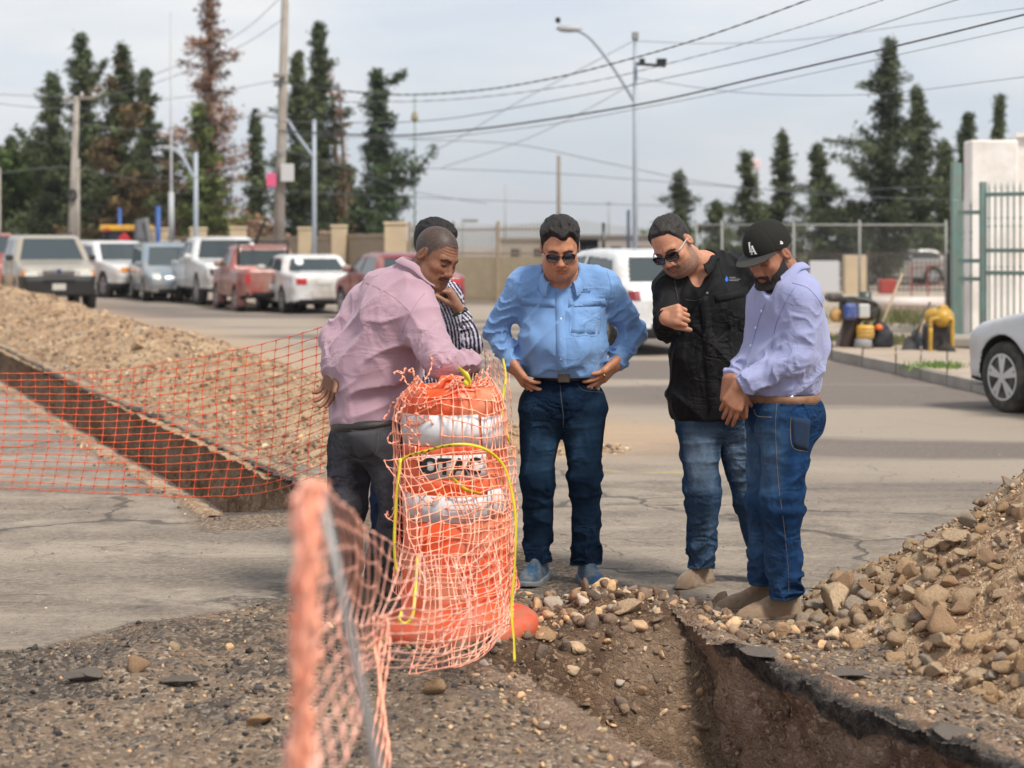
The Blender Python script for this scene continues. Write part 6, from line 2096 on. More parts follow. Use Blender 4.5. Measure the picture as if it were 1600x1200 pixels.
# ---- trees
M_LEAF = mat('foliage', (.1, .1, .1), .75, attr='Col', spec=.2)
M_BARK = mat('bark', (.12, .085, .06), .95, var=.3, vscale=6)
def tree(px, topy_, wpx, d, label, col=(.045, .060, .032), col2=None, dens=1.0, shape='cyp', bare=0.0, arms=(), seed=0, crown0=.06, group='conifers beyond the wall', leaf=.135):
    r = np.random.default_rng(seed + int(px))
    base = G(px, HY + CAMH * F / d); base[1] = d; base[0] = (px - 800) / F * d; base[2] = 0
    H = CAMH + (HY - topy_) * d / F; Wd = wpx / F * d / 2 * 1.62
    root = empty('conifer_tree' if shape != 'round' else 'leafy_tree', tuple(base), label, 'tree', group)
    n = 10; bend = r.normal(0, .012 * H, 2)
    tp = [base + (bend[0] * (k / n) ** 2 * 2, bend[1] * (k / n) ** 2 * 2, H * k / n) for k in range(n + 1)]
    b = MB().tube(tp, [max(.025, .032 * H * (1 - k / n) ** .9 * .5 + .02) for k in range(n + 1)], 7)
    P, C = [], []
    def spray(c, s, k, cc):
        v = r.normal(size=(k, 3)) * (s, s, s * .8) * .5
        P.append(c + v); C.append(np.tile(cc, (k, 1)) * r.uniform(.65, 1.35, (k, 1)))
    nb = int(150 * dens * (H / 10))
    for i in range(nb):
        t = crown0 + (1 - crown0) * (i + r.uniform()) / nb
        if shape == 'round':
            prof = math.sin(min(1, t * 1.02) * math.pi) ** .6
        else:
            prof = ((1 - t) ** .90 + .02) * (.75 + .25 * math.sin(min(1, t / .22) * math.pi / 2))
        prof *= .62 + .75 * (.5 + .5 * math.sin(t * 19 + seed * 2.1)) * r.uniform(.5, 1.1)
        a = r.uniform(0, 6.283); ln = Wd * prof * r.uniform(.40, 1.40) + .06
        zc = H * t
        k = t * n; i0 = min(n - 1, int(k)); c0 = tp[i0] * (1 - (k - i0)) + tp[i0 + 1] * (k - i0)
        out = np.array((math.cos(a), math.sin(a), .35 if shape != 'round' else .6)); end = c0 + out * ln + (0, 0, -.12 * ln)
        if ln > .5: b.tube([c0, (c0 + end) / 2 + (0, 0, .05 * ln), end], [.03, .02, .008], 4, cap=False)
        cc = np.array(col) if col2 is None or noise3(t * 6 + seed, math.cos(a) * .8, 0, seed) + col2[1] * (t - col2[2]) < 0 else np.array(col2[0])
        cc = cc * (1 + .42 * r.normal()) ; cc = np.clip(cc, .01, .5)
        m_ = int(4 + ln * 5.5)
        for j in range(m_):
            u = (j + r.uniform()) / m_
            if r.uniform() < bare * (t > .3): continue
            p = c0 * (1 - u) + end * u
            spray(p, .20 + .17 * (1 - u) * (Wd) * (1.15 - t), int(14 * (.6 if bare else 1)), cc)
    for (ax, ay, ex, ey) in arms:                     # long side branches, pixels
        p0 = V(ax, ay, d); p1 = V(ex, ey, d - .5)
        b.tube([p0, (p0 + p1) / 2 + (0, 0, -.1), p1], [.06, .04, .015], 5)
        for u in np.linspace(.2, 1, 16):
            spray(p0 * (1 - u) + p1 * u + (0, 0, -.1 * math.sin(u * 3)), .30 * (1.2 - u * .5), 16, np.array(col))
    adopt(b.build('trunk', M_BARK, None, True), root)
    Pn = np.concatenate(P); Cn = np.clip(np.concatenate(C), .006, .6); k = len(Pn)
    L_ = leaf * r.uniform(.5, 1.3, (k, 1, 1))
    d1 = r.normal(size=(k, 3)); d1 /= np.linalg.norm(d1, axis=1, keepdims=True); d1[:, 2] = d1[:, 2] * .6 - (.25 if shape != 'round' else 0)
    d2 = np.cross(d1, r.normal(size=(k, 3))); d2 /= np.linalg.norm(d2, axis=1, keepdims=True)
    w = .34 if shape != 'round' else .5
    tri = np.stack([Pn[:, None] + d1[:, None] * L_, Pn[:, None] - d1[:, None] * L_ * .5 + d2[:, None] * L_ * w, Pn[:, None] - d1[:, None] * L_ * .5 - d2[:, None] * L_ * w], 1).reshape(-1, 3)
    o = mesh('crown', tri, np.arange(3 * k).reshape(-1, 3), M_LEAF, None, False, np.repeat(Cn, 3, 0))
    adopt(o, root)
    return root
G1, G2, BR, RB = (.078, .098, .044), (.12, .15, .05), (.15, .105, .05), (.25, .145, .10)
tree(78, 118, 110, 82, 'dark green conifer second from the left edge with a ragged side branch', G1, seed=1, arms=[(70, 240, 25, 200)])
tree(135, 55, 112, 86, 'tall dark conifer whose top stands above the leaning concrete pole', G1, seed=2, arms=[(140, 130, 165, 95)])
tree(186, 72, 120, 76, 'broad brownish conifer left of the white flagpole', BR, (G1, 1.2, .75), 1.1, seed=3, arms=[(180, 150, 172, 120)])
tree(226, 112, 70, 84, 'slim dark conifer directly left of the white flagpole', G1, seed=4, arms=[(225, 200, 250, 195), (225, 160, 244, 150)])
tree(262, 215, 80, 90, 'low dark conifer behind the white flagpole', G1, seed=5)
tree(330, -35, 122, 74, 'tallest conifer with a thin reddish brown top cut by the frame', RB, None, .95, bare=.25, seed=6)
tree(318, 165, 100, 73, 'bright green conifer standing in front of the reddish one', G2, seed=7, group='conifers beyond the wall')
tree(404, 175, 44, 88, 'narrow pointed conifer just left of the thick concrete pole', G1, seed=8)
tree(462, 85, 92, 80, 'dark conifer immediately right of the thick concrete pole', G1, seed=9)
tree(496, 38, 84, 84, 'tall pointed dark conifer above the blue grey lamp post', G1, seed=10, arms=[(496, 110, 520, 95)])
tree(530, 92, 18, 86, 'nearly bare pinkish dead tree, the taller of two', RB, bare=.75, seed=11, dens=.5)
tree(541, 128, 22, 83, 'nearly bare pinkish dead tree, the shorter of two', RB, bare=.70, seed=12, dens=.5)
tree(545, 260, 90, 92, 'low dark conifer between the dead trees and the crooked one', G1, seed=13)
tree(600, 112, 98, 76, 'dark conifer with a crooked top and a long arm to the right', (.06, .088, .042), seed=14, arms=[(625, 300, 680, 228), (600, 130, 632, 112)])
tree(45, 240, 150, 92, 'rounded yellow green leafy tree at the left edge', (.085, .125, .035), shape='round', seed=15, dens=1.6, group='leafy trees', crown0=.1, leaf=.22)
tree(215, 300, 110, 96, 'low light green leafy tree behind the brown conifer', (.095, .14, .04), shape='round', seed=16, group='leafy trees', crown0=.1)
tree(10, 215, 90, 96, 'dark mass of conifer at the far left edge', G1, seed=17)
tree(1062, 272, 66, 85, 'small conifer above the head of the black shirt man', G1, seed=18)
tree(1122, 318, 60, 78, 'low rounded conifer between the black shirt and the cap', G1, seed=19, arms=[(1125, 350, 1108, 328)])
tree(1168, 238, 62, 80, 'conifer behind the black cap with a thin crown', G1, dens=.8, seed=20)
tree(1218, 208, 66, 84, 'pointed conifer just right of the black cap', G1, dens=.9, seed=21)
tree(1284, 228, 72, 80, 'small pointed conifer right of the lavender shoulder', G1, seed=22)
tree(1384, 66, 130, 72, 'tallest conifer on the right with stepped branches', (.062, .078, .040), seed=23, dens=.85, arms=[(1380, 290, 1335, 262), (1380, 230, 1345, 200)])
tree(1432, 138, 100, 76, 'second tall conifer right of the stepped one', G1, dens=.95, seed=24)
tree(1475, 222, 70, 80, 'conifer touching the left side of the white building', G1, seed=25)
tree(1505, 180, 60, 82, 'bushy conifer tip showing over the building corner', G1, seed=26)
tree(1556, 150, 40, 84, 'thin conifer tip standing over the building roof', G1, seed=27)
tree(1330, 325, 70, 80, 'dark low bush below the tallest right conifer', G1, shape='round', seed=28, group='leafy trees', crown0=.05)

# ---- mountains far away
def ridge(name, pts, d, m, base=-5):
    top = [V(x, y, d) for x, y in pts]
    P = []; 
    nn = 60; xs = np.linspace(pts[0][0], pts[-1][0], nn); ys = np.interp(xs, [p[0] for p in pts], [p[1] for p in pts])
    rows_ = []
    for k in range(9):
        u = k / 8
        rows_.append([V(x, HY + (y - HY) * (1 - u) ** 1.3 + (2 * math.sin(x * .21 + k) * (1 - u) * (u > 0)), d - 900 * u) for x, y in zip(xs, ys)])
    back = [V(x, HY, d) + (0, 1200, 0) for x in xs]
    P = np.array([back] + rows_).reshape(-1, 3)
    P[:, 2] = np.maximum(P[:, 2], base)
    P[-nn:, 2] = base
    o = mesh(name, P, grid_faces(10, nn)[:, ::-1], m); tag(o, kind='structure'); return o
M_MTN = mat('far_rock', (.20, .20, .17), 1.0, var=.25, vscale=.004)
ridge('mountain', [(560, 386), (640, 372), (720, 360), (800, 352), (850, 346), (905, 343), (960, 352), (1000, 356), (1060, 350), (1120, 360), (1250, 372), (1400, 386)], 4200, M_MTN)

# ---- walls, fences, domed roof
def wall_run(p0, p1, z, m, name, label, catg='wall', th=.2, parent=None):
    a, b_ = np.array(p0, float), np.array(p1, float); d = unit(b_ - a); n_ = np.array((-d[1], d[0])) * th / 2
    o = prism(name, [a + n_, a - n_, b_ - n_, b_ + n_], -.05, z, m)
    if label: tag(o, label, catg)
    return o
def XY(px, d): return np.array(((px - 800) / F * d, d))
cwall = empty('boundary_wall', (*XY(560, 56), 0), 'long cream wall with square pillars and tan slatted panels behind the parked cars', 'wall')
pil = [(250, 66, 2.1), (310, 64, 2.1), (372, 61, 2.1), (478, 58, 2.05), (530, 56, 2.1), (618, 53, 2.15)]
for (px, d, z) in pil:
    c = XY(px, d); w = 24 / F * d * .5 * (1.4 if px == 618 else 1)
    adopt(MB().box((c[0], c[1], z / 2), (w * 2, w * 1.6, z), bev=.02).build('pillar', M_CREAM), cwall)
    adopt(MB().box((c[0], c[1], z + .04), (w * 2.2, w * 1.8, .09), bev=.02).build('pillar_cap', M_CREAM), cwall)
M_SLAT = mat('tan_slat', (.32, .245, .165), .8, var=.12, vscale=3)
for (a, b_) in zip(pil[:-1], pil[1:]):
    A0, B0 = XY(a[0] + 13, a[1]), XY(b_[0] - 13, b_[1]); n_ = max(3, int(np.linalg.norm(B0 - A0) / .24)); zt = (a[2] + b_[2]) / 2 - .22
    for k in range(n_):
        p = lerp2(A0, B0, (k + .5) / n_); dd = unit(B0 - A0)
        adopt(MB().box((p[0], p[1], zt / 2), (np.linalg.norm(B0 - A0) / n_ * .86, .05, zt + .02 * random.uniform(-1, 1)), rz=math.atan2(dd[1], dd[0])).build('slat', M_SLAT), cwall)
    for z in (.35, zt - .15):
        adopt(MB().beam((*lerp2(A0, B0, 0), z), (*lerp2(A0, B0, 1), z), .05, .06).build('rail', M_SLAT), cwall)
def bar_fence(name, label, p0, p1, z0, z1, step, m, r=.012, rails=(.15, .9), posts=0, tips=False):
    root = empty(name, (p0[0], p0[1], 0), label, 'fence')
    L_ = np.linalg.norm(np.array(p1) - p0); n_ = int(L_ / step)
    me = None
    for k in range(n_ + 1):
        p = lerp2(p0, p1, k / n_)
        if me is None:
            zz = z1 - z0
            o = MB().box((0, 0, zz / 2), (r * 2, r * 2, zz)); 
            if tips: o.lathe([(r * 1.6, 0), (.0, .10)], (0, 0, zz), 4)
            o = o.build('bar', m); me = o.data
        else:
            o = bpy.data.objects.new('bar', me); COL.objects.link(o)
        o.parent = root; o.location = (p[0] - p0[0], p[1] - p0[1], z0)
    for t in rails:
        z = z0 + (z1 - z0) * t
        adopt(MB().beam((*p0, z), (*p1, z), .035, .04).build('rail', m), root)
    for k in range(posts):
        p = lerp2(p0, p1, k / max(1, posts - 1))
        adopt(MB().box((p[0], p[1], (z1 + .05) / 2), (.09, .09, z1 + .1)).build('post', m), root)
    return root
bar_fence('iron_fence', 'tall brown iron railing between the cream wall and the blue shirt', XY(640, 50), XY(852, 47), .1, 2.12, .125, M_RUSTF, .013, (.04, .62, .93), 4)
for i_, (a, b_, z, lab) in enumerate([((700, 52), (858, 50), 1.25, 'low tan sheet wall behind the iron railing'), ((640, 54.5), (700, 54), 1.0, 'short cream wall piece right of the last pillar')]):
    A0, B0 = XY(*a), XY(*b_); w_ = wall_run(A0, B0, z, mat('pale_tan_sheet', (.46, .37, .25), .8, var=.15, vscale=4) if i_ == 0 else M_CREAM, 'sheet_wall', lab)
dome = MB()
C0 = V(368, 383, 85); nx_ = 28
prof = [(-1, 0), (-.98, .25), (-.85, .58), (-.6, .82), (-.3, .96), (0, 1), (.3, .96), (.6, .82), (.85, .58), (.98, .25), (1, 0)]
hw = 88 / F * 85; hz = 1.30
P = []; pr = cat([(a, 0, b_) for a, b_ in prof], 3)
for y_ in (0, 3, 6, 9):
    sc_ = (1, 1, 1, .9)[int(y_ / 3)]
    P += [(C0[0] + p[0] * hw * sc_, 82 + y_, 1.5 + p[2] * hz * sc_) for p in pr]
n_ = len(pr)
o = mesh('domed_shelter', P, [tuple(f) for f in grid_faces(4, n_)] + [tuple(range(n_)), tuple(range(4 * n_ - 1, 3 * n_ - 1, -1))], M_CREAM)
root = empty('shelter', (C0[0], 84, 0), 'low cream building with a rounded roof beyond the white pickup', 'building')
adopt(o, root); o.name = 'roof'
adopt(MB().box((C0[0], 86, .75), (hw * 2, 8, 1.55)).build('wall', M_CREAM), root)
for k in range(5):
    adopt(MB().box((C0[0] - hw + .8 + k * hw * .45, 81.95, .95), (.9, .12, .7)).build('window', mat('dark_glass', (.03, .035, .04), .15)), root)
root = empty('house', (*XY(565, 78), 0), 'small cream roofed house behind the wall near the dead trees', 'building')
adopt(MB().box((*XY(565, 78), 1.0), (2.6, 3, 2.0)).build('wall', M_CREAM), root)
adopt(MB().box((*XY(560, 78), 2.08), (3.0, 3.4, .18), bev=.03).build('roof', mat('pink_roof', (.48, .32, .24), .9)), root)

# white building and green gates
BD = 31.0
x0, x1 = (1512 - 800) / F * BD, 15.0
bz = CAMH + (HY - 214) / F * BD
bld = empty('white_building', (x0, BD, 0), 'plain white walled building at the right edge with a flat parapet', 'building')
adopt(MB().box(((x0 + x1) / 2 + .40, BD + .9, bz / 2), (x1 - x0 - .8, 1.8, bz)).build('wall', M_WHITEW), bld)
adopt(MB().box((x0 + .398, BD + .05, bz / 2 - .03), (.796, .5, bz - .06), bev=.03).build('corner_column', M_WHITEW), bld)
adopt(MB().box(((x0 + x1) / 2 + .4, BD - .03, bz + .03), (x1 - x0 - .78, .12, .07)).build('coping', M_WHITEW), bld)
def gate(name, label, pxa, da, pxb, db, ytop, extra=()):
    A0, B0 = XY(pxa, da), XY(pxb, db); zt = CAMH + (HY - ytop) / F * da
    root = empty(name, (*A0, 0), label, 'gate')
    L_ = np.linalg.norm(B0 - A0); n_ = int(L_ / .105); dd = unit(B0 - A0); rz_ = math.atan2(dd[1], dd[0]); me = None
    for k in range(1, n_):
        p = lerp2(A0, B0, k / n_)
        if me is None:
            bb = MB().box((0, 0, zt / 2 + .05), (.022, .022, zt - .22)).lathe([(.02, 0), (.001, .12)], (0, 0, zt - .06), 4)
            for zz in (.45, .50, .75, .80): bb.lathe([(.011, -.03), (.028, 0), (.011, .03)], (0, 0, zt * zz), 6)
            o = bb.build('bar', mat('pale_green_paint', (.27, .34, .31), .5, var=.1)); me = o.data
        else:
            o = bpy.data.objects.new('bar', me); COL.objects.link(o)
        o.parent = root; o.location = (p[0] - A0[0], p[1] - A0[1], 0)
    for z in (.16, zt * .60, zt - .14) + tuple(extra):
        adopt(MB().beam((*A0, z), (*B0, z), .05, .06).build('rail', M_GREEN), root)
    adopt(MB().box((A0[0], A0[1], zt / 2 + .03), (.10, .10, zt + .06), bev=.01).build('post', M_GREEN), root)
    return root
gate('iron_gate', 'narrow sage green barred gate leaf beside the tall green post', 1492, 28.6, 1530, 28.4, 318, (1.05,))
gate('iron_gate', 'wide sage green barred gate leaf in front of the white building', 1536, 28.3, 1760, 26.5, 290, (1.15,))
o = MB().box((*XY(1494, 28.9), (CAMH + 128 / F * 28.9) / 2), (.15, .15, CAMH + 128 / F * 28.9), bev=.01).build('gate_post', M_GREEN); tag(o, 'tallest sage green square post at the building corner', 'post'); 
o = MB().box((*XY(1483, 29.5), .72), (.07, .07, 1.45)).build('gate_post', mat('black_paint', (.02, .02, .02), .5)); tag(o, 'short black post behind the yellow machine', 'post')

# chain link fence
def chain(name, label, pxs, d, z1, step=.11, m=M_GALV):
    A0, B0 = XY(pxs[0], d), XY(pxs[-1], d); root = empty(name, (*A0, 0), label, 'fence')
    for px in pxs:
        p = XY(px, d); adopt(MB().tube([(*p, 0), (*p, z1 + .12)], .030, 8).build('post', m, None, True), root)
    adopt(MB().tube([(*A0, z1), (*B0, z1)], .024, 6).build('rail', m, None, True), root)
    b = MB(); L_ = B0[0] - A0[0]; n_ = int(L_ / step)
    for k in range(-int(z1 / step), n_):
        for sg in (1, -1):
            xa, xb = k * step, k * step + z1
            za, zb = (0, z1) if sg > 0 else (z1, 0)
            if xa < 0: za = za + (zb - za) * (-xa) / z1; xa = 0
            if xb > L_: zb = za + (zb - za) * (L_ - xa) / (xb - xa); xb = L_
            b.tube([(A0[0] + xa, A0[1], za), (A0[0] + xb, A0[1] + .001, zb)], .0013, 3, cap=False)
    o = b.build('wire_mesh', m); o['kind'] = 'stuff'; adopt(o, root)
    return root
chain('chain_link_fence', 'chain link fence with thin galvanised posts behind the lavender shirt', [1088, 1128, 1240, 1343, 1478], 44, 2.05)
bar_fence('iron_fence', 'dark iron railing with a cream pillar behind the stacked pipes', XY(1235, 60), XY(1482, 58), .1, 1.35, .14, mat('dark_iron', (.07, .055, .045), .7), .014, (.05, .93), 3)
o = MB().box((*XY(1335, 57.5), .62), (.68, .4, 1.28), bev=.02).build('cream_pillar', M_CREAM); tag(o, 'square cream pillar in the dark railing behind the rammer', 'pillar')
o = MB().box((*XY(1288, 56.5), .62), (.90, .03, .95)).build('white_banner', mat('grey_white_cloth', (.50, .50, .52), .8, bump=.6, bscale=8)); tag(o, 'greyish white sheet hung on the railing behind the lavender shoulder', 'banner')
# long low tan wall behind the right fence, far-off roofs
wall_run(XY(1000, 120), XY(1240, 118), 1.5, mat('far_brown', (.26, .19, .14), .9, var=.2), 'far_wall', 'long low brown wall far away behind the men')
for (px, w, z, c, lab) in [(905, 2.4, 2.0, (.30, .27, .25), 'small grey far building left of the thin lamp post'), (960, 5.5, 2.1, (.34, .30, .27), 'wide grey far building behind the white hatchback'), (840, 5, 1.9, (.33, .29, .24), 'low tan far building beside the blue shoulder'), (1450, 4, 1.6, (.40, .36, .3), 'low pale far shed behind the right railing')]:
    c_ = XY(px, 125); r_ = empty('far_building', (*c_, 0), lab, 'building')
    mm = mat('far_wall_%d' % px, c, .9, var=.1)
    adopt(MB().box((c_[0], c_[1], z / 2), (w, 4, z)).build('wall', mm), r_)
    adopt(MB().box((c_[0], c_[1], z + .08), (w + .3, 4.3, .16)).build('roof', mat('far_roof', (.22, .19, .17), .9)), r_)
    for k in range(3): adopt(MB().box((c_[0] + (k - 1) * w * .3, c_[1] - 2.02, z * .55), (w * .12, .06, z * .3)).build('window', MATS['dark_glass']), r_)

# ---- poles, lamps
def pole(name, label, px, ytop, d, r0, r1, m, lean=0.0, catg='pole', extra=None, zb=0.0):
    c = V(px + lean, ytop, d); b0 = np.array(((px - 800) / F * d, d, zb))
    root = empty(name, tuple(b0), label, catg)
    adopt(MB().tube([b0, (b0 + c) / 2, c], [r0, (r0 + r1) / 2, r1], 12).build('shaft', m, None, True), root)
    return root, b0, c
pr_, b0, c0 = pole('utility_pole', 'thick concrete utility pole behind the white sedan', 433, -60, 47, .16, .085, M_CONC, 14)
for (y_, w_, h_, m_, nm) in [(118, .30, .10, M_CONC, 'crossarm'), (270, .32, .45, mat('grey_box', (.5, .5, .5), .6), 'meter_box')]:
    c = V(437 if nm == 'crossarm' else 449, y_, 46.8); adopt(MB().box(c, (w_, .2, h_), bev=.01).build(nm, m_), pr_)
c = V(424, 281, 46.75); adopt(MB().box(c, (.24, .03, .34)).build('pink_notice', mat('pink_paper', (.65, .10, .22), .7)), pr_)
for y_ in (128, 133, 238, 243): 
    c = V(437, y_, 47); adopt(MB().lathe([(.165, -.02), (.165, .02)], c, 12).build('clamp', M_GALV), pr_)
pr_, _, c = pole('utility_pole', 'leaning concrete pole with a crossarm in front of the brown conifer', 108, 150, 60, .14, .10, M_CONC, 12)
adopt(MB().beam(V(100, 156, 60), V(150, 152, 60), .12, .10).build('crossarm', M_WOODPOLE), pr_)
for px in (104, 128, 146): adopt(MB().lathe([(.04, 0), (.06, .06), (.03, .15)], V(px, 151, 60), 8).build('insulator', mat('porcelain', (.5, .48, .46), .3)), pr_)
adopt(MB().tube([V(113 + 6 * math.cos(a), 305 + 8 * math.sin(a), 59.8) for a in np.linspace(0, 6.28, 13)], .05, 6, cap=False).build('cable_coil', M_WIRE, None, True), pr_)
pole('utility_pole', 'thin grey pole standing just right of the leaning concrete pole', 121, 248, 61, .09, .08, M_CONC)
pole('utility_pole', 'pale pole at the far left edge', -2, 262, 58, .08, .07, M_CONC)
pr_, _, c = pole('flagpole', 'tall thin white flagpole in two stages', 268, 18, 56, .055, .030, mat('white_pole_paint', (.42, .43, .45), .6), -1)
adopt(MB().tube([V(268, 375, 56), V(267.5, 300, 56)], .085, 12).build('sleeve', MATS['white_pole_paint'], None, True), pr_)
def lamp(label, px, ytop, d, r, arm, m=M_GREYPOLE, gnd=None, head=True):
    root, b0, c = pole('street_lamp', label, px, ytop, d, r, r * .8, m, 0, 'street lamp')
    P = [V(x, y, d) for x, y in arm]
    adopt(MB().tube(cat(P, 5), r * .62, 8).build('arm', m, None, True), root)
    if head:
        e = P[-1]; dd = unit(P[-1] - P[-2]); dd = unit((dd[0], 0, .1 * dd[2]))
        hb = MB().lathe([(.02, -.1), (.055, .0), (.075, .15), (.065, .30), (.02, .38)], e - dd * .1, 10, dd)
        adopt(hb.build('lamp_head', mat('lamp_grey', (.36, .37, .38), .5), None, True), root)
        adopt(MB().lathe([(.04, 0), (.05, .07), (.03, .1)], e + dd * .25 + np.array((0, 0, .1)), 8).build('photocell', M_FRAME_B, None, True), root)
    return root
lp = lamp('tall street lamp with floodlights in the middle of the sky', 992.5, 58, 34, .052, [(992, 160), (960, 108), (930, 68), (912, 52), (893, 45)])
adopt(MB().beam(V(993, 100, 33.9), V(1040, 103, 33.9), .05, .05).build('floodlight_bar', M_FRAME_B), lp)
for px, tl in ((1003, 0), (1030, .4), (1037, .6)):
    adopt(MB().box(V(px, 97, 33.8), (.10, .16, .12), bev=.01).build('floodlight', M_FRAME_B), lp)
adopt(MB().box(V(992.5, 56, 34), (.12, .12, .14), bev=.01).build('pole_cap', M_GALV), lp)
lamp('blue grey street lamp arching over the white flagpole foot', 306, 238, 57, .085, [(305, 282), (288, 250), (278, 238), (266, 231)])
lamp('blue grey street lamp right of the thick concrete pole', 491, 187, 54, .075, [(490, 246), (465, 212), (448, 188), (425, 182), (412, 180)])
adopt_l = pole('utility_pole', 'short dark pole above the blue shirt man head', 873, 243, 60, .075, .06, M_WOODPOLE)
tw, b0, c = pole('radio_mast', 'thin green mast right of the crooked conifer', 648, 150, 95, .05, .03, mat('mast_green', (.12, .20, .16), .6), 0, 'mast')
for z in np.linspace(2.5, 6.4, 9):
    adopt(MB().beam(b0 + (-.14, 0, z), b0 + (.14, 0, z + .3), .03, .03).build('brace', MATS['mast_green']), tw)
adopt(MB().lathe([(.1, 0), (.2, .15), (.1, .5)], V(648, 190, 95), 8).build('mast_drum', mat('dull_brass', (.25, .22, .12), .6)), tw)
pole('marker_post', 'dark short post left of the lamp post foot', 943, 348, 52, .045, .045, M_FRAME_B, 0, 'post')
pole('marker_post', 'dark blue short post touching the lamp post foot', 982, 328, 56, .05, .05, mat('navy_paint', (.03, .05, .10), .5), 0, 'post')
pole('marker_post', 'blue post left of the white flagpole', 247, 322, 62, .09, .09, mat('blue_paint', (.02, .08, .28), .5), 0, 'post')
pole('marker_post', 'thin blue pole behind the yellow topped machine', 187, 325, 70, .07, .07, MATS['blue_paint'], 0, 'post')
tw, b0, c = pole('radio_mast', 'faint thin mast on the horizon right of the railing', 789, 288, 190, .06, .04, M_GALV, 0, 'mast')
tw, b0, c = pole('radio_mast', 'faint lattice mast on the horizon left of the lamp post', 951, 315, 190, .12, .05, M_GALV, 0, 'mast')
adopt(MB().beam(V(946, 318, 190), V(957, 318, 190), .1, .1).build('crossarm', M_GALV), tw)
sg, b0, c = pole('street_sign', 'small grey sign with a horizontal board over the railing', 723, 345, 70, .04, .04, M_GALV, 0, 'sign')
adopt(MB().box(V(734, 345, 70), (.62, .04, .12)).build('board', M_GALV), sg)
tw, b0, c = pole('communications_tower', 'distant tower with pink and white dish panels behind the cap', 1183, 250, 150, .25, .12, M_GALV, 0, 'tower')
for dx_ in (-8, -3, 2): adopt(MB().box(V(1183 + dx_, 256, 149.5), (.35, .2, .75), bev=.05).build('antenna_panel', mat('pink_white', (.75, .55, .55), .6)), tw)

# ---- wires
WIRES = [
    ('thick twisted black cable rising to the top edge', [(437, 128, 46), (520, 140, 42), (620, 148, 37), (740, 142, 32), (860, 123, 27), (985, 92, 23), (1100, 58, 19), (1262, 0, 15), (1340, -35, 13)], 2.6, M_WIRE),
    ('thickest black cable reaching the right edge', [(437, 205, 46), (600, 212, 40), (700, 206, 35), (800, 195, 31), (1000, 163, 25), (1200, 118, 19), (1400, 72, 16), (1620, 18, 13)], 3.0, M_WIRE),
    ('thin cable just under the thickest one', [(437, 210, 46), (640, 216, 40), (820, 200, 31), (1050, 160, 24), (1300, 108, 19), (1620, 38, 13)], 1.1, M_WIREG),
    ('cable under the twisted one ending on the top edge', [(520, 160, 40), (700, 156, 34), (900, 132, 28), (1100, 85, 22), (1240, 45, 17), (1380, 0, 14)], 1.5, M_WIREG),
    ('cable crossing the lamp post to the upper right', [(437, 190, 46), (650, 190, 38), (850, 160, 30), (1050, 120, 24), (1250, 75, 18), (1510, -5, 14)], 1.5, M_WIREG),
    ('faint wire from the lamp post to the right edge', [(993, 64, 34), (1100, 68, 30), (1250, 62, 24), (1620, 10, 15)], 1.0, M_WIREG),
    ('nearly level wire below the cables on the right', [(993, 122, 34), (1150, 144, 30), (1350, 148, 24), (1620, 118, 17)], 1.1, M_WIREG),
    ('wire falling left from the lamp post top', [(993, 62, 34), (900, 112, 40), (800, 165, 48), (700, 225, 60), (640, 250, 70)], 1.1, M_WIREG),
    ('second wire falling left from the lamp post', [(993, 128, 34), (900, 180, 40), (800, 226, 50), (690, 262, 66)], 1.0, M_WIREG),
    ('long wire across the middle sky to the building', [(640, 218, 60), (800, 225, 58), (950, 255, 54), (1100, 285, 50), (1300, 305, 44), (1490, 312, 36)], 1.2, M_WIREG),
    ('lower long wire across the middle sky', [(640, 262, 62), (850, 270, 58), (1050, 285, 52), (1250, 298, 46), (1490, 290, 38)], 1.1, M_WIREG),
    ('lowest wire over the mountains', [(380, 295, 70), (640, 308, 68), (900, 318, 66), (1100, 322, 62)], 1.1, M_WIREG),
    ('wire from the top edge down behind the flagpole', [(445, -10, 44), (380, 48, 50), (300, 92, 56), (220, 125, 60), (150, 152, 62)], 1.1, M_WIREG),
    ('second wire from the thick pole down to the left', [(445, 28, 44), (380, 70, 50), (300, 108, 56), (225, 135, 60), (150, 154, 62)], 1.1, M_WIREG),
    ('level wire leaving the left edge at the crossarm', [(-20, 146, 56), (50, 150, 58), (128, 150, 60)], 1.1, M_WIREG),
    ('wire below the crossarm wire at the left edge', [(-20, 160, 56), (60, 168, 58), (130, 168, 60), (300, 150, 56), (437, 125, 47)], 1.1, M_WIREG),
    ('drooping wire across the left conifers', [(110, 190, 60), (200, 202, 58), (310, 196, 54), (437, 172, 47)], 1.1, M_WIREG),
    ('low wire from the leaning pole to the thick pole', [(-20, 272, 56), (110, 262, 60), (250, 284, 56), (437, 248, 47)], 1.2, M_WIREG),
    ('wire from the thick pole to the crooked conifer', [(437, 232, 47), (540, 262, 56), (650, 300, 70), (760, 318, 84)], 1.1, M_WIREG),
]
for (lab, pts, wpx, m_) in WIRES:
    P = cat([V(*p) for p in pts], 8)
    dd = np.array([p[1] for p in P])
    if 'twisted' in lab:
        T, U, Bn = frames(P); b = MB()
        P2 = cat(P, 6); T, U, Bn = frames(P2)
        for ph in (0, math.pi):
            a = np.arange(len(P2)) * .55 + ph; rr_ = P2[:, 1] * wpx / F * .28
            b.tube(P2 + (np.cos(a) * rr_)[:, None] * U + (np.sin(a) * rr_)[:, None] * Bn, rr_ * .95, 5)
        o = b.build('overhead_cable', m_, None, True)
    else:
        o = MB().tube(P, dd * wpx / F / 2, 5).build('overhead_cable', m_, None, True)
    tag(o, lab, 'cable', 'overhead cables'); relo(o, P[0])
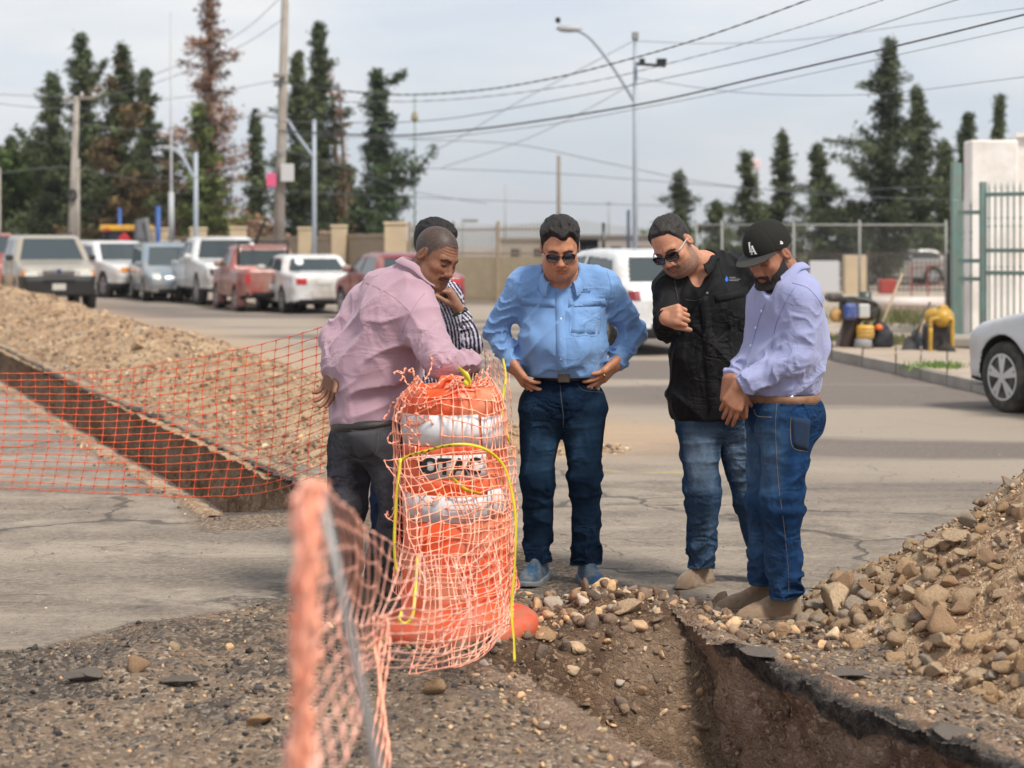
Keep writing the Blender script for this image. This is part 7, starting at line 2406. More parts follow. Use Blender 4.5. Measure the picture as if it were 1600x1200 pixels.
# ================================================================== VEHICLES
M_TYRE = mat('tyre_rubber', (.018, .017, .016), .85, dirt=(.12, .10, .08, .3), dscale=6)
M_RIM = mat('alloy_rim', (.52, .53, .55), .35, .7)
M_GLASSC = mat('car_glass', (.035, .048, .052), .08, spec=.7)
M_BLKP = mat('black_trim', (.022, .022, .024), .5)
M_RED = mat('tail_light', (.42, .015, .018), .2, coat=.4)
M_LAMP = mat('head_light', (.55, .55, .50), .15, coat=.5)
M_AMBER = mat('amber_light', (.60, .22, .03), .25)
M_PLATE = mat('number_plate', (.55, .55, .52), .5)
M_UNDER = mat('underbody', (.012, .012, .012), .9)
PROF = {
 'suv':    dict(side=[(0, .24), (0, .50), (.012, .62), (.045, .93), (.09, .99), (.30, 1.0), (.52, .985), (.575, .94), (.70, .655), (.74, .64), (.93, .585), (.985, .53), (1, .38), (.99, .19), (.90, .17), (.1, .17), (.01, .20)],
                win=[(.05, .66), (.075, .90), (.30, .925), (.55, .90), (.655, .66)], belt=.64, front=(.575, .72), rear=(.0, .075)),
 'van':    dict(side=[(0, .22), (0, .55), (.03, .90), (.09, .985), (.30, 1.0), (.52, .975), (.60, .91), (.78, .62), (.80, .60), (.94, .50), (.99, .42), (1, .30), (.99, .15), (.1, .14), (.01, .17)],
                win=[(.04, .60), (.08, .88), (.30, .92), (.56, .89), (.72, .62)], belt=.58, front=(.60, .79), rear=(.0, .09)),
 'pickup': dict(side=[(0, .26), (0, .60), (.01, .64), (.33, .64), (.345, .66), (.375, .94), (.41, .99), (.55, 1.0), (.62, .96), (.70, .68), (.73, .66), (.95, .62), (.99, .55), (1, .38), (.99, .20), (.1, .20), (.01, .22)],
                win=[(.385, .68), (.405, .92), (.60, .93), (.665, .68)], belt=.66, front=(.62, .72), rear=(.33, .38)),
 'sedan':  dict(side=[(0, .24), (.0, .56), (.012, .66), (.03, .685), (.155, .70), (.18, .72), (.27, .965), (.31, .99), (.45, 1.0), (.555, .975), (.70, .70), (.73, .675), (.93, .595), (.985, .52), (1, .38), (.99, .17), (.1, .15), (.01, .18)],
                win=[(.20, .71), (.285, .93), (.545, .94), (.665, .70)], belt=.70, front=(.56, .71), rear=(.17, .28)),
 'hatch':  dict(side=[(0, .24), (0, .52), (.015, .62), (.05, .70), (.13, .93), (.17, .975), (.40, 1.0), (.53, .975), (.69, .69), (.72, .665), (.93, .565), (.985, .50), (1, .35), (.99, .17), (.1, .15), (.01, .18)],
                win=[(.10, .69), (.165, .90), (.40, .935), (.53, .915), (.65, .69)], belt=.67, front=(.545, .70), rear=(.02, .145)),
}
def car(name, label, catg, pos, head, kind, L_, W_, H_, paint, res=.03, wheels=(.19, .80), wr=.33, face='front', bumper=None, lights=None, rimstyle=5, steel=False, group=None, details=()):
    """pos = ground point of the car's centre; head = heading angle of travel in the ground plane"""
    pr = PROF[kind]
    ca, sa = math.cos(head), math.sin(head)
    Rm = np.array([[ca, -sa, 0], [sa, ca, 0], [0, 0, 1]])
    root = empty(name, (pos[0], pos[1], 0), label, catg, group)
    root.rotation_euler = (0, 0, head)
    side = np.array(pr['side']) * (L_, H_) - (L_ / 2, 0)
    win = np.array(pr['win']) * (L_, H_) - (L_ / 2, 0)
    zb = pr['belt'] * H_
    wx = [(w - .5) * L_ for w in wheels]; ra = wr * 1.17
    def hw(x, z):
        w = W_ / 2 * (1 - .20 * np.clip((z - zb) / (H_ - zb), 0, 1.1) - .035 * np.clip((.45 * H_ - z) / (.4 * H_), 0, 1) ** 2)
        u = np.abs(x) / (L_ / 2)
        return w - .14 * np.clip((u - .70) / .30, 0, 1) ** 2.2 * W_ / 2 * 1.0
    def sd(P):
        x, y, z = P[:, 0], P[:, 1], P[:, 2]
        d1 = s_poly(x, z, side)
        d2 = (np.abs(y) - hw(x, z)) * .95
        d = smax(d1, d2, .11)
        crease = .006 * np.sin((z / H_ - .38) * 26) * (z < zb) * (z > .25 * H_)
        d = d - crease * (np.abs(y) > W_ * .4)
        for w in wx:
            r_ = np.sqrt((x - w) ** 2 + (z - wr) ** 2)
            flare = smax(r_ - ra * 1.16, np.abs(y) - (W_ / 2 + .012), .02)
            d = np.minimum(d, np.maximum(flare, -(np.abs(y) - W_ / 2 + .2))) if kind in ('suv', 'pickup') else d
            d = smax(d, -np.maximum(r_ - ra, (W_ / 2 - .30) - np.abs(y)), .012)
        if kind == 'pickup':                                  # open bed
            bx0, bx1 = -L_ / 2 + .08, (.335 - .5) * L_
            d = smax(d, -np.maximum(np.maximum(bx0 - x, x - bx1), np.maximum(np.abs(y) - W_ / 2 + .13, .42 * H_ - z)), .01)
        return d
    v, f = surf(sd, (-L_ / 2 - .1, -W_ / 2 - .1, 0), (L_ / 2 + .1, W_ / 2 + .1, H_ + .1), res, lip=1.5)
    fv = v[f]; cc = fv.mean(1); nn = np.cross(fv[:, 2] - fv[:, 0], fv[:, 3] - fv[:, 1]); nn /= np.maximum(np.linalg.norm(nn, axis=1, keepdims=True), 1e-9)
    x, y, z = cc.T
    gl = np.zeros(len(f), int)
    ins = s_poly(x, z, win) < -.01
    sidew = ins & (np.abs(nn[:, 1]) > .55)
    for xp in (.5 * (win[:, 0].min() + win[:, 0].max()) + .1, ) + ((win[:, 0].min() + .75,) if kind in ('suv', 'van') else ()):
        sidew &= np.abs(x - xp) > .045
    gl[sidew] = 1
    f0, f1 = (np.array(pr['front']) - .5) * L_
    inset = W_ / 2 - .16 - .20 * W_ / 2 * np.clip((z - zb) / (H_ - zb), 0, 1)
    gl[(nn[:, 0] > .30) & (x > f0 - .02) & (x < f1 + .06) & (z > zb + .01) & (z < H_ * .95) & (np.abs(y) < inset)] = 2
    r0, r1 = (np.array(pr['rear']) - .5) * L_
    gl[(nn[:, 0] < -.30) & (x > r0 - .08) & (x < r1 + .02) & (z > zb + .03) & (z < H_ * .92) & (np.abs(y) < inset)] = 3
    if kind == 'pickup': gl[(nn[:, 0] < -.30) & (x > r0 - .15) & (x < r1 + .1) & (z > zb + .03) & (z < H_ * .92) & (np.abs(y) < inset)] = 3
    # lower cladding / bumpers
    lowz = (bumper or 0)
    if bumper:
        gl[(gl == 0) & (z < bumper * H_) & (np.abs(x) > L_ / 2 - .42)] = 5
        gl[(gl == 0) & (z < .26 * H_)] = 5
    gl[(gl == 0) & (nn[:, 2] < -.4) & (z < .35 * H_)] = 6
    for w in wx:
        r_ = np.sqrt((x - w) ** 2 + (z - wr) ** 2)
        gl[(r_ < ra + .012) & (np.abs(y) < W_ / 2 - .012) & (gl == 0)] = 6
    parts = {0: ('body', paint), 1: ('side_window', M_GLASSC), 2: ('windscreen', M_GLASSC), 3: ('rear_window', M_GLASSC), 5: ('bumper', M_BLKP), 6: ('underbody', M_UNDER)}
    def put(nm, m_, sel, push=0.0):
        if not sel.any(): return
        ff = f[sel]; u, inv = np.unique(ff, return_inverse=True)
        vv = v[u].copy()
        if push:
            vn = np.zeros((len(v), 3)); 
            for k in range(4): np.add.at(vn, ff[:, k], nn[sel])
            vn = vn[u]; vn /= np.maximum(np.linalg.norm(vn, axis=1, keepdims=True), 1e-9); vv = vv - vn * push
        o = mesh(nm, vv, inv.reshape(ff.shape), m_); o.parent = root
        return o
    for k, (nm, m_) in parts.items():
        if k in (1,):
            for sgn in (-1, 1):
                xs = win[:, 0]; cuts = [-9, .5 * (xs.min() + xs.max()) + .1, 9] if kind not in ('suv', 'van') else [-9, xs.min() + .75, .5 * (xs.min() + xs.max()) + .1, 9]
                for a, b_ in zip(cuts[:-1], cuts[1:]): put(nm, m_, (gl == 1) & (np.sign(y) == sgn) & (x > a) & (x < b_), .012)
        else: put(nm, m_, gl == k, .010 if k in (2, 3) else 0)
    adopt_(root, MB().box((0, 0, .30 * H_), (L_ * .94, W_ * .80, .10)).build('chassis', M_UNDER))
    adopt_(root, MB().box((0, 0, zb * .90), ((win[:, 0].max() - win[:, 0].min()) * .9, W_ * .74, .2)).build('cabin_floor', M_UNDER)) if kind != 'pickup' else None
    # wheels
    def wheel(x_, s_):
        wo_ = empty('wheel', (x_, s_ * (W_ / 2 - .12), wr)); wo_.parent = root
        t = MB().lathe([(wr * .66, -.11), (wr * .93, -.115), (wr, -.08), (wr, .08), (wr * .93, .115), (wr * .66, .11)], (0, 0, 0), 28, (0, 1, 0), cap=True).build('tyre', M_TYRE, None, True); t.parent = wo_
        rm = MB()
        ys = s_ * .10
        rm.lathe([(wr * .66, ys - .01 * s_), (wr * .66, ys + .018 * s_), (wr * .60, ys + .018 * s_), (wr * .58, ys - .03 * s_)], (0, 0, 0), 28, (0, 1, 0), cap=False)
        rm.lathe([(wr * .16, ys), (wr * .14, ys + .022 * s_)], (0, 0, 0), 12, (0, 1, 0))
        for k in range(rimstyle):
            a = 2 * math.pi * k / rimstyle + .3
            for da in ((-.16, .16) if rimstyle == 5 else (0,)):
                rm.beam((math.cos(a) * wr * .1, ys + .012 * s_, math.sin(a) * wr * .1), (math.cos(a + da) * wr * .62, ys + .006 * s_, math.sin(a + da) * wr * .62), .055 * wr / .33 * (.8 if rimstyle == 5 else 1.2), .02, up=(0, 1, 0))
        if steel: rm.lathe([(wr * .5, ys - .01), (wr * .5, ys + .004)], (0, 0, 0), 18, (0, 1, 0))
        ro = rm.build('rim', M_RIM); ro.parent = wo_
        bk = MB().lathe([(wr * .62, ys - .05 * s_), (wr * .62, ys - .04 * s_)], (0, 0, 0), 18, (0, 1, 0)).build('brake_disc', M_UNDER); bk.parent = wo_
    for x_ in wx:
        for s_ in (-1, 1): wheel(x_, s_)
    for s_ in (-1, 1):
        m_ = MB().box((f1 - .32, s_ * (W_ / 2 + .06), zb + .08), (.10, .20, .15), bev=.04).build('mirror', paint if kind != 'suv' else M_BLKP); m_.parent = root
    # front and rear details placed on the body surface
    bvb = BVHTree.FromPolygons(v.tolist(), f.tolist())
    def surf_pt(sx, y_, z_):
        h = bvb.ray_cast(Vector((sx * (L_ / 2 + 1), y_, z_ * H_)), Vector((-sx, 0, 0)))
        return np.array(h[0]) if h[0] is not None else np.array((sx * L_ / 2, y_, z_ * H_))
    def onface(nm, sx, y0, y1, z0, z1, m_, th=.03, nseg=4, parent=None, rake=0.0):
        P = []
        ys_ = np.linspace(y0, y1, nseg); zs = (z0, (z0 + z1) / 2, z1)
        for yy in ys_:
            for zz in zs: P.append(surf_pt(sx, yy, zz) + (sx * th * .4, 0, 0))
        for yy in ys_:
            for zz in zs: P.append(surf_pt(sx, yy, zz) - (sx * th, 0, 0))
        g_ = grid_faces(nseg, 3); k = nseg * 3
        rg_ = [i * 3 for i in range(nseg)] + [(nseg - 1) * 3 + 1, (nseg - 1) * 3 + 2] + [i * 3 + 2 for i in range(nseg - 2, -1, -1)] + [1]
        fs = [tuple(q_) for q_ in g_] + [tuple(q_ + k) for q_ in g_[:, ::-1]] + [(rg_[i], rg_[(i + 1) % len(rg_)], rg_[(i + 1) % len(rg_)] + k, rg_[i] + k) for i in range(len(rg_))]
        o = mesh(nm, P, fs, m_, None, False)
        o.parent = parent if parent is not None else root
        return o
    for dt in details:
        nm, sx, y0, y1, z0, z1, m_ = dt[:7]
        if y0 > 0 or nm in ('head_light', 'tail_light', 'fog_light', 'amber_light'):
            for s_ in (-1, 1):
                a, b_ = sorted((s_ * y0, s_ * y1)); onface(nm, sx, a, b_, z0, z1, m_, *(dt[7:8] or (.03,)))
        else:
            onface(nm, sx, y0, y1, z0, z1, m_, *(dt[7:8] or (.03,)))
    # door lines
    for s_ in (-1, 1):
        for xd in (f1 - .42, .5 * (win[:, 0].min() + win[:, 0].max()) + .1):
            pts = []
            for zz in np.linspace(.24 * H_, zb - .02, 7):
                h = bvb.ray_cast(Vector((xd, s_ * (W_ / 2 + 1), zz)), Vector((0, -s_, 0)))
                if h[0] is not None: pts.append(np.array(h[0]))
            if len(pts) > 2: o = MB().tube(pts, .006, 4).build('door_gap', M_UNDER); o.parent = root
        h = bvb.ray_cast(Vector((.5 * (win[:, 0].min() + win[:, 0].max()) + .3, s_ * (W_ / 2 + 1), zb - .10)), Vector((0, -s_, 0)))
        if h[0] is not None:
            o = MB().box(np.array(h[0]), (.17, .04, .03), bev=.01).build('door_handle', paint); o.parent = root
    return root
def adopt_(root, o): o.parent = root; return o
HA = math.atan2(-.93, .37)                      # towards the camera along the road
HB = HA + math.pi
def CG(px, y): return G(px, y)
def paint(name, c, r_=.32, dust=.25): return mat(name, c, r_, .0, coat=.5, spec=.5, var=.05, vscale=2, dirt=(.36, .30, .24, dust), dscale=1.2)
def back(p, dist, ang): return np.array((p[0] + dist * math.cos(ang), p[1] + dist * math.sin(ang), 0))
P_TAN = paint('champagne_paint', (.29, .265, .215), .4, .5)
TANG = [('grille', 1, -.44, .44, .46, .545, mat('chrome_frame', (.45, .45, .43), .3, .8), .02), ('grille_slot', 1, -.38, .38, .468, .538, M_BLKP, .035),
        ('head_light', 1, .50, .80, .445, .55, M_LAMP), ('amber_light', 1, .80, .89, .445, .55, M_AMBER), ('number_plate', 1, -.16, .16, .26, .345, M_PLATE, .05), ('intake', 1, -.38, .38, .355, .40, M_UNDER, .03)]
ct_ = back(G(95, 484), 2.4, HA + math.pi)
tan = car('tan_suv', 'tan sport utility vehicle facing the camera behind the stony bank', 'suv', ct_, HA + R(-1), 'suv', 4.85, 1.90, 1.84, P_TAN, .026, wr=.37, bumper=.44, rimstyle=6, details=TANG)
for k in range(5): adopt_(tan, MB().box((4.85 / 2 - .005, 0, (.474 + .014 * k) * 1.84), (.05, .74, .010)).build('grille_slat', MATS['chrome_frame']))
adopt_(tan, MB().lathe([(.06, 0), (.06, .02)], (4.85 / 2 + .015, 0, .505 * 1.84), 16, (1, 0, 0)).build('badge', mat('navy_badge', (.02, .04, .15), .3)))
for s_ in (-1, 1): adopt_(tan, MB().tube([(-1.9, s_ * .62, 1.87), (-.2, s_ * .62, 1.88)], .02, 6).build('roof_rail', M_BLKP))
P_WH = paint('white_paint', (.66, .66, .66), .35, .25)
P_BLU = paint('blue_grey_paint', (.17, .225, .27), .35, .2)
P_RD = paint('red_paint', (.30, .040, .035), .4, .35)
P_DR = paint('dark_red_paint', (.20, .012, .022), .3, .1)
P_SIL = paint('silver_paint', (.50, .51, .53), .3, .12)
FR = [('head_light', 1, .48, .82, .40, .50, M_LAMP), ('grille', 1, -.40, .40, .39, .47, M_BLKP), ('number_plate', 1, -.16, .16, .25, .31, M_PLATE, .05), ('intake', 1, -.5, .5, .17, .23, M_BLKP)]
c_ = back(G(200, 466), 2.3, HA + math.pi)
w1 = car('white_suv', 'white sport utility vehicle with teal door lettering behind the tan one', 'suv', c_, HA + R(12), 'suv', 4.9, 1.92, 1.72, P_WH, .034, wr=.37, bumper=.22,
    details=[('head_light', 1, .50, .84, .45, .53, M_AMBER), ('grille', 1, -.46, .46, .38, .50, M_BLKP), ('number_plate', 1, -.16, .16, .25, .31, M_PLATE, .05)])
o = text_obj('door_lettering', 'POLICIA', Matrix(((1, 0, 0, -.15), (0, 0, -1, -.965), (0, 1, 0, .86), (0, 0, 0, 1))), .26, mat('teal_ink', (.02, .30, .33), .5), w1, .004)
c_ = back(G(288, 472), 2.25, HA + math.pi)
car('blue_grey_minivan', 'blue grey minivan with its front to the camera beside the white pickup', 'minivan', c_, HA + R(-4), 'van', 4.7, 1.80, 1.66, P_BLU, .034, wr=.33, details=[
    ('head_light', 1, .50, .80, .38, .48, M_LAMP), ('grille', 1, -.36, .36, .36, .43, M_RIM), ('number_plate', 1, -.16, .16, .22, .29, M_PLATE, .05), ('intake', 1, -.55, .55, .16, .22, M_BLKP)])
c_ = back(G(378, 478), 2.6, HA + math.pi)
car('white_pickup', 'white crew cab pickup truck between the minivan and the red pickup', 'pickup', c_, HA + R(-1), 'pickup', 5.3, 1.93, 1.80, P_WH, .034, wr=.40, bumper=.24, rimstyle=6, wheels=(.21, .82), details=[
    ('head_light', 1, .55, .88, .44, .53, M_BLKP), ('grille', 1, -.52, .52, .33, .53, M_BLKP), ('number_plate', 1, -.16, .16, .25, .31, M_PLATE, .05)])
c_ = back(G(438, 488), 2.1, HB)
rp_ = car('red_pickup', 'small faded red pickup with its tail to the camera', 'pickup', c_, HB + R(-3), 'pickup', 4.3, 1.66, 1.58, P_RD, .034, wr=.30, rimstyle=5, steel=True, details=[
    ('tail_light', -1, .60, .76, .42, .57, M_RED), ('rear_bumper', -1, -.70, .70, .22, .30, M_BLKP, .08), ('number_plate', -1, -.16, .16, .34, .42, M_PLATE, .05)])
adopt_(rp_, MB().tube([(-.62, -.62, 1.0), (-.60, -.60, 1.66), (-.60, .60, 1.66), (-.62, .62, 1.0)], .035, 6).build('roll_bar', M_BLKP, None, True))
adopt_(rp_, MB().tube([(-.6, .2, 1.6), (-1.0, .1, 2.0), (-1.1, .05, 2.15)], .03, 5).build('loaded_pipe', M_BLKP, None, True))
c_ = back(G(512, 491), 2.1, HB)
car('white_sedan', 'old white sedan seen from behind with a round sticker on its rear window', 'sedan', c_, HB + R(-2), 'sedan', 4.25, 1.66, 1.36, P_WH, .03, wr=.30, rimstyle=5, steel=True, details=[
    ('tail_light', -1, .42, .76, .50, .60, M_RED), ('number_plate', -1, -.16, .16, .50, .58, M_PLATE, .04), ('rear_bumper', -1, -.78, .78, .28, .40, P_WH, .06), ('exhaust_shadow', -1, -.6, .6, .19, .25, M_BLKP, .02)])
o = bpy.data.objects.get('white_sedan')
adopt_(o, MB().lathe([(.10, 0), (.10, .006)], (-1.50, .45, 1.19), 16, unit((-.75, 0, .66))).build('round_sticker', mat('white_sticker', (.75, .75, .75), .5)))
c_ = back(G(672, 506), 2.1, HB)
car('dark_red_car', 'shiny dark red car half hidden behind the striped shirt', 'car', c_, HB + R(-2), 'sedan', 4.5, 1.75, 1.42, P_DR, .03, wr=.32, details=[
    ('tail_light', -1, .48, .82, .54, .68, M_RED), ('number_plate', -1, -.16, .16, .36, .45, M_PLATE, .05), ('rear_bumper', -1, -.8, .8, .22, .34, P_DR, .06), ('spoiler', -1, -.6, .6, .71, .735, M_BLKP, .04)])
c_ = back(G(1070, 556), 2.05, HB)
car('white_hatchback', 'white hatchback parked behind the blue and black shirts', 'hatchback', c_, HB + R(-2), 'hatch', 4.15, 1.76, 1.52, paint('clean_white_paint', (.68, .69, .70), .3, .05), .024, wr=.34, bumper=.26, details=[
    ('tail_light', -1, .62, .84, .52, .61, mat('dull_tail_light', (.22, .02, .025), .3)), ('number_plate', -1, -.2, .2, .36, .44, M_PLATE, .05), ('rear_bumper', -1, -.75, .75, .2, .30, M_BLKP, .05)])
# silver car at the right edge: its front left wheel stands at pixel (1567, 643)
wl = G(1572, 645); n2 = np.array((math.cos(HB), math.sin(HB))); lf = np.array((-math.sin(HB), math.cos(HB)))
c2 = wl[:2] - n2 * (.835 - .5) * 4.4 - lf * (1.80 / 2 - .05)
car('silver_car', 'silver car cut by the right edge with its front wheel showing', 'car', (c2[0], c2[1], 0), HB, 'hatch', 4.4, 1.80, 1.50, P_SIL, .02, wheels=(.19, .835), wr=.335, details=[
    ('head_light', 1, .50, .84, .42, .50, M_LAMP), ('lip', 1, -.8, .8, .15, .18, M_BLKP, .06)])
# cars seen through the right railing and at the left edge
c_ = XY(1398, 74)
car('pale_car', 'pale car parked beyond the dark railing near the red box', 'car', (c_[0], c_[1], 0), R(185), 'hatch', 4.2, 1.75, 1.45, paint('dusty_grey_paint', (.30, .30, .30), .5, .3), .05, details=[('head_light', 1, .5, .8, .4, .5, M_LAMP)])
c_ = XY(-14, 58)
car('red_car', 'sliver of a red car behind the tan vehicle at the left edge', 'car', (c_[0], c_[1], 0), HA, 'hatch', 4.2, 1.75, 1.95, P_RD, .05, details=[('head_light', 1, .5, .8, .4, .5, M_LAMP)])

# ---- digger with a yellow roof behind the parked cars
dg = empty('backhoe_loader', (*XY(200, 66), 0), 'work machine with a yellow cab roof and a grey raised boom behind the cars', 'digger')
M_YEL = mat('machine_yellow', (.70, .38, .03), .5, var=.1, dirt=(.3, .22, .12, .3), dscale=3)
D0 = 66.0
def dbox(px0, px1, y0, y1, dy, th, m_, nm, bev=.03):
    a, b_ = V(px0, y0, D0 + dy), V(px1, y1, D0 + dy)
    return adopt(MB().box((a + b_) / 2, (abs(b_[0] - a[0]), th, abs(b_[2] - a[2])), bev=bev).build(nm, m_), dg)
dbox(163, 234, 352, 361, 0, 1.6, M_YEL, 'cab_roof')
dbox(167, 205, 361, 395, 0, 1.3, mat('cab_glass', (.02, .03, .05), .12), 'cab')
for px in (166, 206, 232): dbox(px - 1.5, px + 1.5, 360, 396, -.7, .1, M_FRAME_B, 'cab_post', .01)
dbox(160, 236, 395, 425, 0, 1.8, M_YEL, 'engine_hood')
dbox(163, 170, 357, 362, -.85, .1, M_RED, 'roof_light', .01)
adopt(MB().tube([V(222, 425, 65), V(224, 370, 64.8), V(220, 342, 64.8)], [.42, .34, .20], 6).build('boom', mat('dull_grey_metal', (.12, .12, .13), .6), None, False), dg)
adopt(MB().beam(V(229, 340, 64.5), V(238, 400, 64.5), .12, .12).build('hydraulic_ram', M_GALV), dg)
for px in (175, 225): adopt(MB().lathe([(.45, -.2), (.55, -.15), (.55, .15), (.45, .2)], (*XY(px, 65.2), .55), 20, (0, 1, 0)).build('wheel', M_TYRE, None, True), dg)
o = MB().beam(V(190, 368, 65.1), V(205, 384, 65.1), .3, .28).build('red_cloth', mat('red_cloth', (.5, .03, .04), .8)); adopt(o, dg)
sgn = empty('road_sign', (*XY(140, 62), 0), 'green road sign board behind the white sport utility vehicle', 'sign')
adopt(MB().box(V(138, 385, 62), (.9, .05, .42)).build('board', mat('sign_green', (.01, .20, .12), .5)), sgn)
adopt(MB().tube([(*XY(140, 62.1), 0), (*XY(140, 62.1), 1.7)], .04, 8).build('post', M_GALV), sgn)
sgn = empty('road_sign', (*XY(264, 58), 0), 'small white notice board at the foot of the flagpole', 'sign')
adopt(MB().box(V(266, 383, 58), (.65, .05, .30)).build('board', mat('sign_white', (.6, .57, .56), .6)), sgn)
adopt(MB().tube([(*XY(264, 58.1), 0), (*XY(264, 58.1), 1.6)], .04, 8).build('post', M_GALV), sgn)

# ================================================================== TOOLS ON THE PAVEMENT
ZP = .125
def TP(px, py, d): return V(px, py, d)
# rammer (jumping jack)
rd = 26.2
rm_ = empty('tamping_rammer', (*XY(1322, rd), ZP), 'blue and yellow tamping rammer with a black bellows on the pavement', 'rammer')
M_BLUEM = mat('machine_blue', (.02, .07, .30), .45, dirt=(.2, .16, .12, .3), dscale=8)
M_DKM = mat('machine_black', (.018, .018, .02), .5, dirt=(.14, .11, .08, .3), dscale=8)
adopt(MB().beam(TP(1300, 556, rd) , TP(1352, 560, rd - .1), .30, .07, bev=.03).build('shoe_plate', mat('worn_brown_steel', (.17, .11, .075), .7)), rm_)
adopt(MB().beam(TP(1312, 548, rd), TP(1326, 508, rd), .17, .17, up=(0, 1, 0), bev=.04).build('leg', mat('worn_leg', (.28, .23, .2), .6)), rm_)
bl = []
for k in range(19):
    t = k / 18; p = TP(1319, 543, rd) * (1 - t) + TP(1333, 497, rd) * t; bl.append((p, .118 + .020 * (k % 2)))
adopt(MB().tube([p for p, _ in bl], [r_ for _, r_ in bl], 16).build('bellows', mat('bellows_rubber', (.045, .025, .02), .7), None, True), rm_)
adopt(MB().box(TP(1340, 484, rd), (.50, .34, .30), bev=.06).build('engine_block', M_DKM), rm_)
adopt(MB().box(TP(1329, 487, rd - .20), (.20, .10, .24), bev=.05).build('engine_cover', M_BLUEM), rm_)
adopt(MB().lathe([(.075, -.05), (.095, -.03), (.095, .03), (.075, .05)], TP(1306, 493, rd - .1), 18, (.5, -1, 0)).build('recoil_starter', mat('rust_yellow', (.42, .24, .08), .6), None, True), rm_)
adopt(MB().box(TP(1350, 486, rd - .19), (.16, .06, .20), bev=.02).build('white_emblem_plate', mat('plate_white', (.5, .5, .48), .5)), rm_)
adopt(MB().lathe([(.09, -.13), (.09, .13)], TP(1352, 470, rd), 14).build('fuel_tank', mat('tank_green', (.05, .07, .06), .4), None, True), rm_)
adopt(MB().tube(cat([TP(1352, 480, rd), TP(1374, 482, rd), TP(1366, 512, rd), TP(1350, 505, rd)], 4), .03, 8).build('guard', M_DKM, None, True), rm_)
for y_ in (-.16, .16):
    adopt(MB().tube(cat([TP(1345, 500, rd + y_), TP(1372, 478, rd + y_), TP(1340, 466, rd + y_), TP(1296, 467, rd + y_)], 5), .022, 8).build('handle_bar', M_DKM, None, True), rm_)
adopt(MB().box(TP(1303, 465, rd), (.22, .4, .12), bev=.04).build('grip', M_DKM), rm_)
# yellow canister and white can at its side
cn = empty('fuel_can', (*XY(1352, 26.0), ZP), 'yellow lidded can standing behind the rammer foot', 'can')
adopt(MB().lathe([(.11, 0), (.12, .02), (.12, .17), (.10, .19)], (*XY(1352, 26.0), ZP + .13), 18).build('body', M_YEL, None, True), cn)
for z in (.18, .23, .28): adopt(MB().lathe([(.121, -.008), (.128, 0), (.121, .008)], (*XY(1352, 26.0), ZP + z), 18, cap=False).build('rib', M_YEL), cn)
adopt(MB().lathe([(.11, 0), (.12, .02), (.12, .12), (.11, .13)], (*XY(1349, 26.0), ZP), 18).build('white_drum', mat('whitish_plastic', (.30, .30, .32), .5, dirt=(.25, .2, .15, .4), dscale=8), None, True), cn)
# shovels and handles
def shovel(label, a, b_, blade, d, mh, mb):
    A, B_ = TP(*a, d[0]), TP(*b_, d[1]); dr = unit(B_ - A)
    root = empty('shovel', tuple(np.minimum(A, B_)), label, 'shovel', 'shovels on the pavement')
    adopt(MB().tube([A, B_], .020, 8).build('handle', mh, None, True), root)
    e = B_; s_ = unit(np.cross(dr, (0, 1, 0))); n_ = np.cross(dr, s_)
    P = []
    for u, w in ((0, .05), (.08, .11), (.22, .125), (.34, .11), (.42, .02)):
        for x in (-1, -.5, 0, .5, 1): P.append(e + dr * u * blade + s_ * x * w * blade + n_ * .03 * (x * x))
    P2 = [p - n_ * .006 for p in P]
    g_ = grid_faces(5, 5); fs = [tuple(q_) for q_ in g_] + [tuple(q_ + 25) for q_ in g_[:, ::-1]]
    adopt(mesh('blade', P + P2, fs, mb), root)
    return root
M_WOODH = mat('pale_wood_handle', (.36, .27, .18), .8); M_BLADE = mat('dark_steel_blade', (.05, .05, .055), .5)
shovel('shovel with a long pale handle tilted right behind the black bag', (1410, 428), (1372, 520), 1.1, (27.4, 26.6), M_WOODH, M_BLADE)
shovel('shovel with a dark handle leaning on the yellow machine', (1453, 473), (1428, 530), 1.0, (26.2, 25.6), mat('dark_wood_handle', (.10, .075, .055), .8), M_BLADE)
shovel('second shovel with a brown handle behind the leaning dark one', (1449, 490), (1436, 520), .9, (26.4, 25.9), M_WOODH, M_BLADE)
# black bag
bgs = lambda P: smin(smin(s_ell(P, TP(1372, 535, 26.3), (.20, .16, .30)), s_cone(P, TP(1380, 545, 26.3), TP(1392, 522, 26.2), .14, .03), .06), s_cone(P, TP(1362, 548, 26.3), TP(1375, 512, 26.3), .10, .07), .08) - .02 * noise3(P[:, 0] * 9, P[:, 1] * 9, P[:, 2] * 9, 4)
v, f = surf(lambda P: smax(bgs(P), ZP - P[:, 2], .02), TP(1372, 535, 26.3) - .6, TP(1372, 535, 26.3) + .6, .025)
bag = empty('tool_bag', (*XY(1374, 26.3), ZP), 'black cloth bag slumped on the pavement right of the rammer', 'bag')
adopt(mesh('bag_body', v, f, mat('black_bag_cloth', (.016, .017, .022), .7, bump=.5, bscale=20)), bag)
adopt(MB().lathe([(.05, -.03), (.06, 0), (.03, .05)], TP(1373, 512, 26.1), 10).build('orange_tag', mat('orange_tag', (.7, .15, .03), .6), None, True), bag)
adopt(MB().tube(cat([TP(1366, 520, 26.1), TP(1360, 535, 26.0), TP(1368, 550, 26.0)], 5), .02, 6).build('strap', M_DKM, None, True), bag)
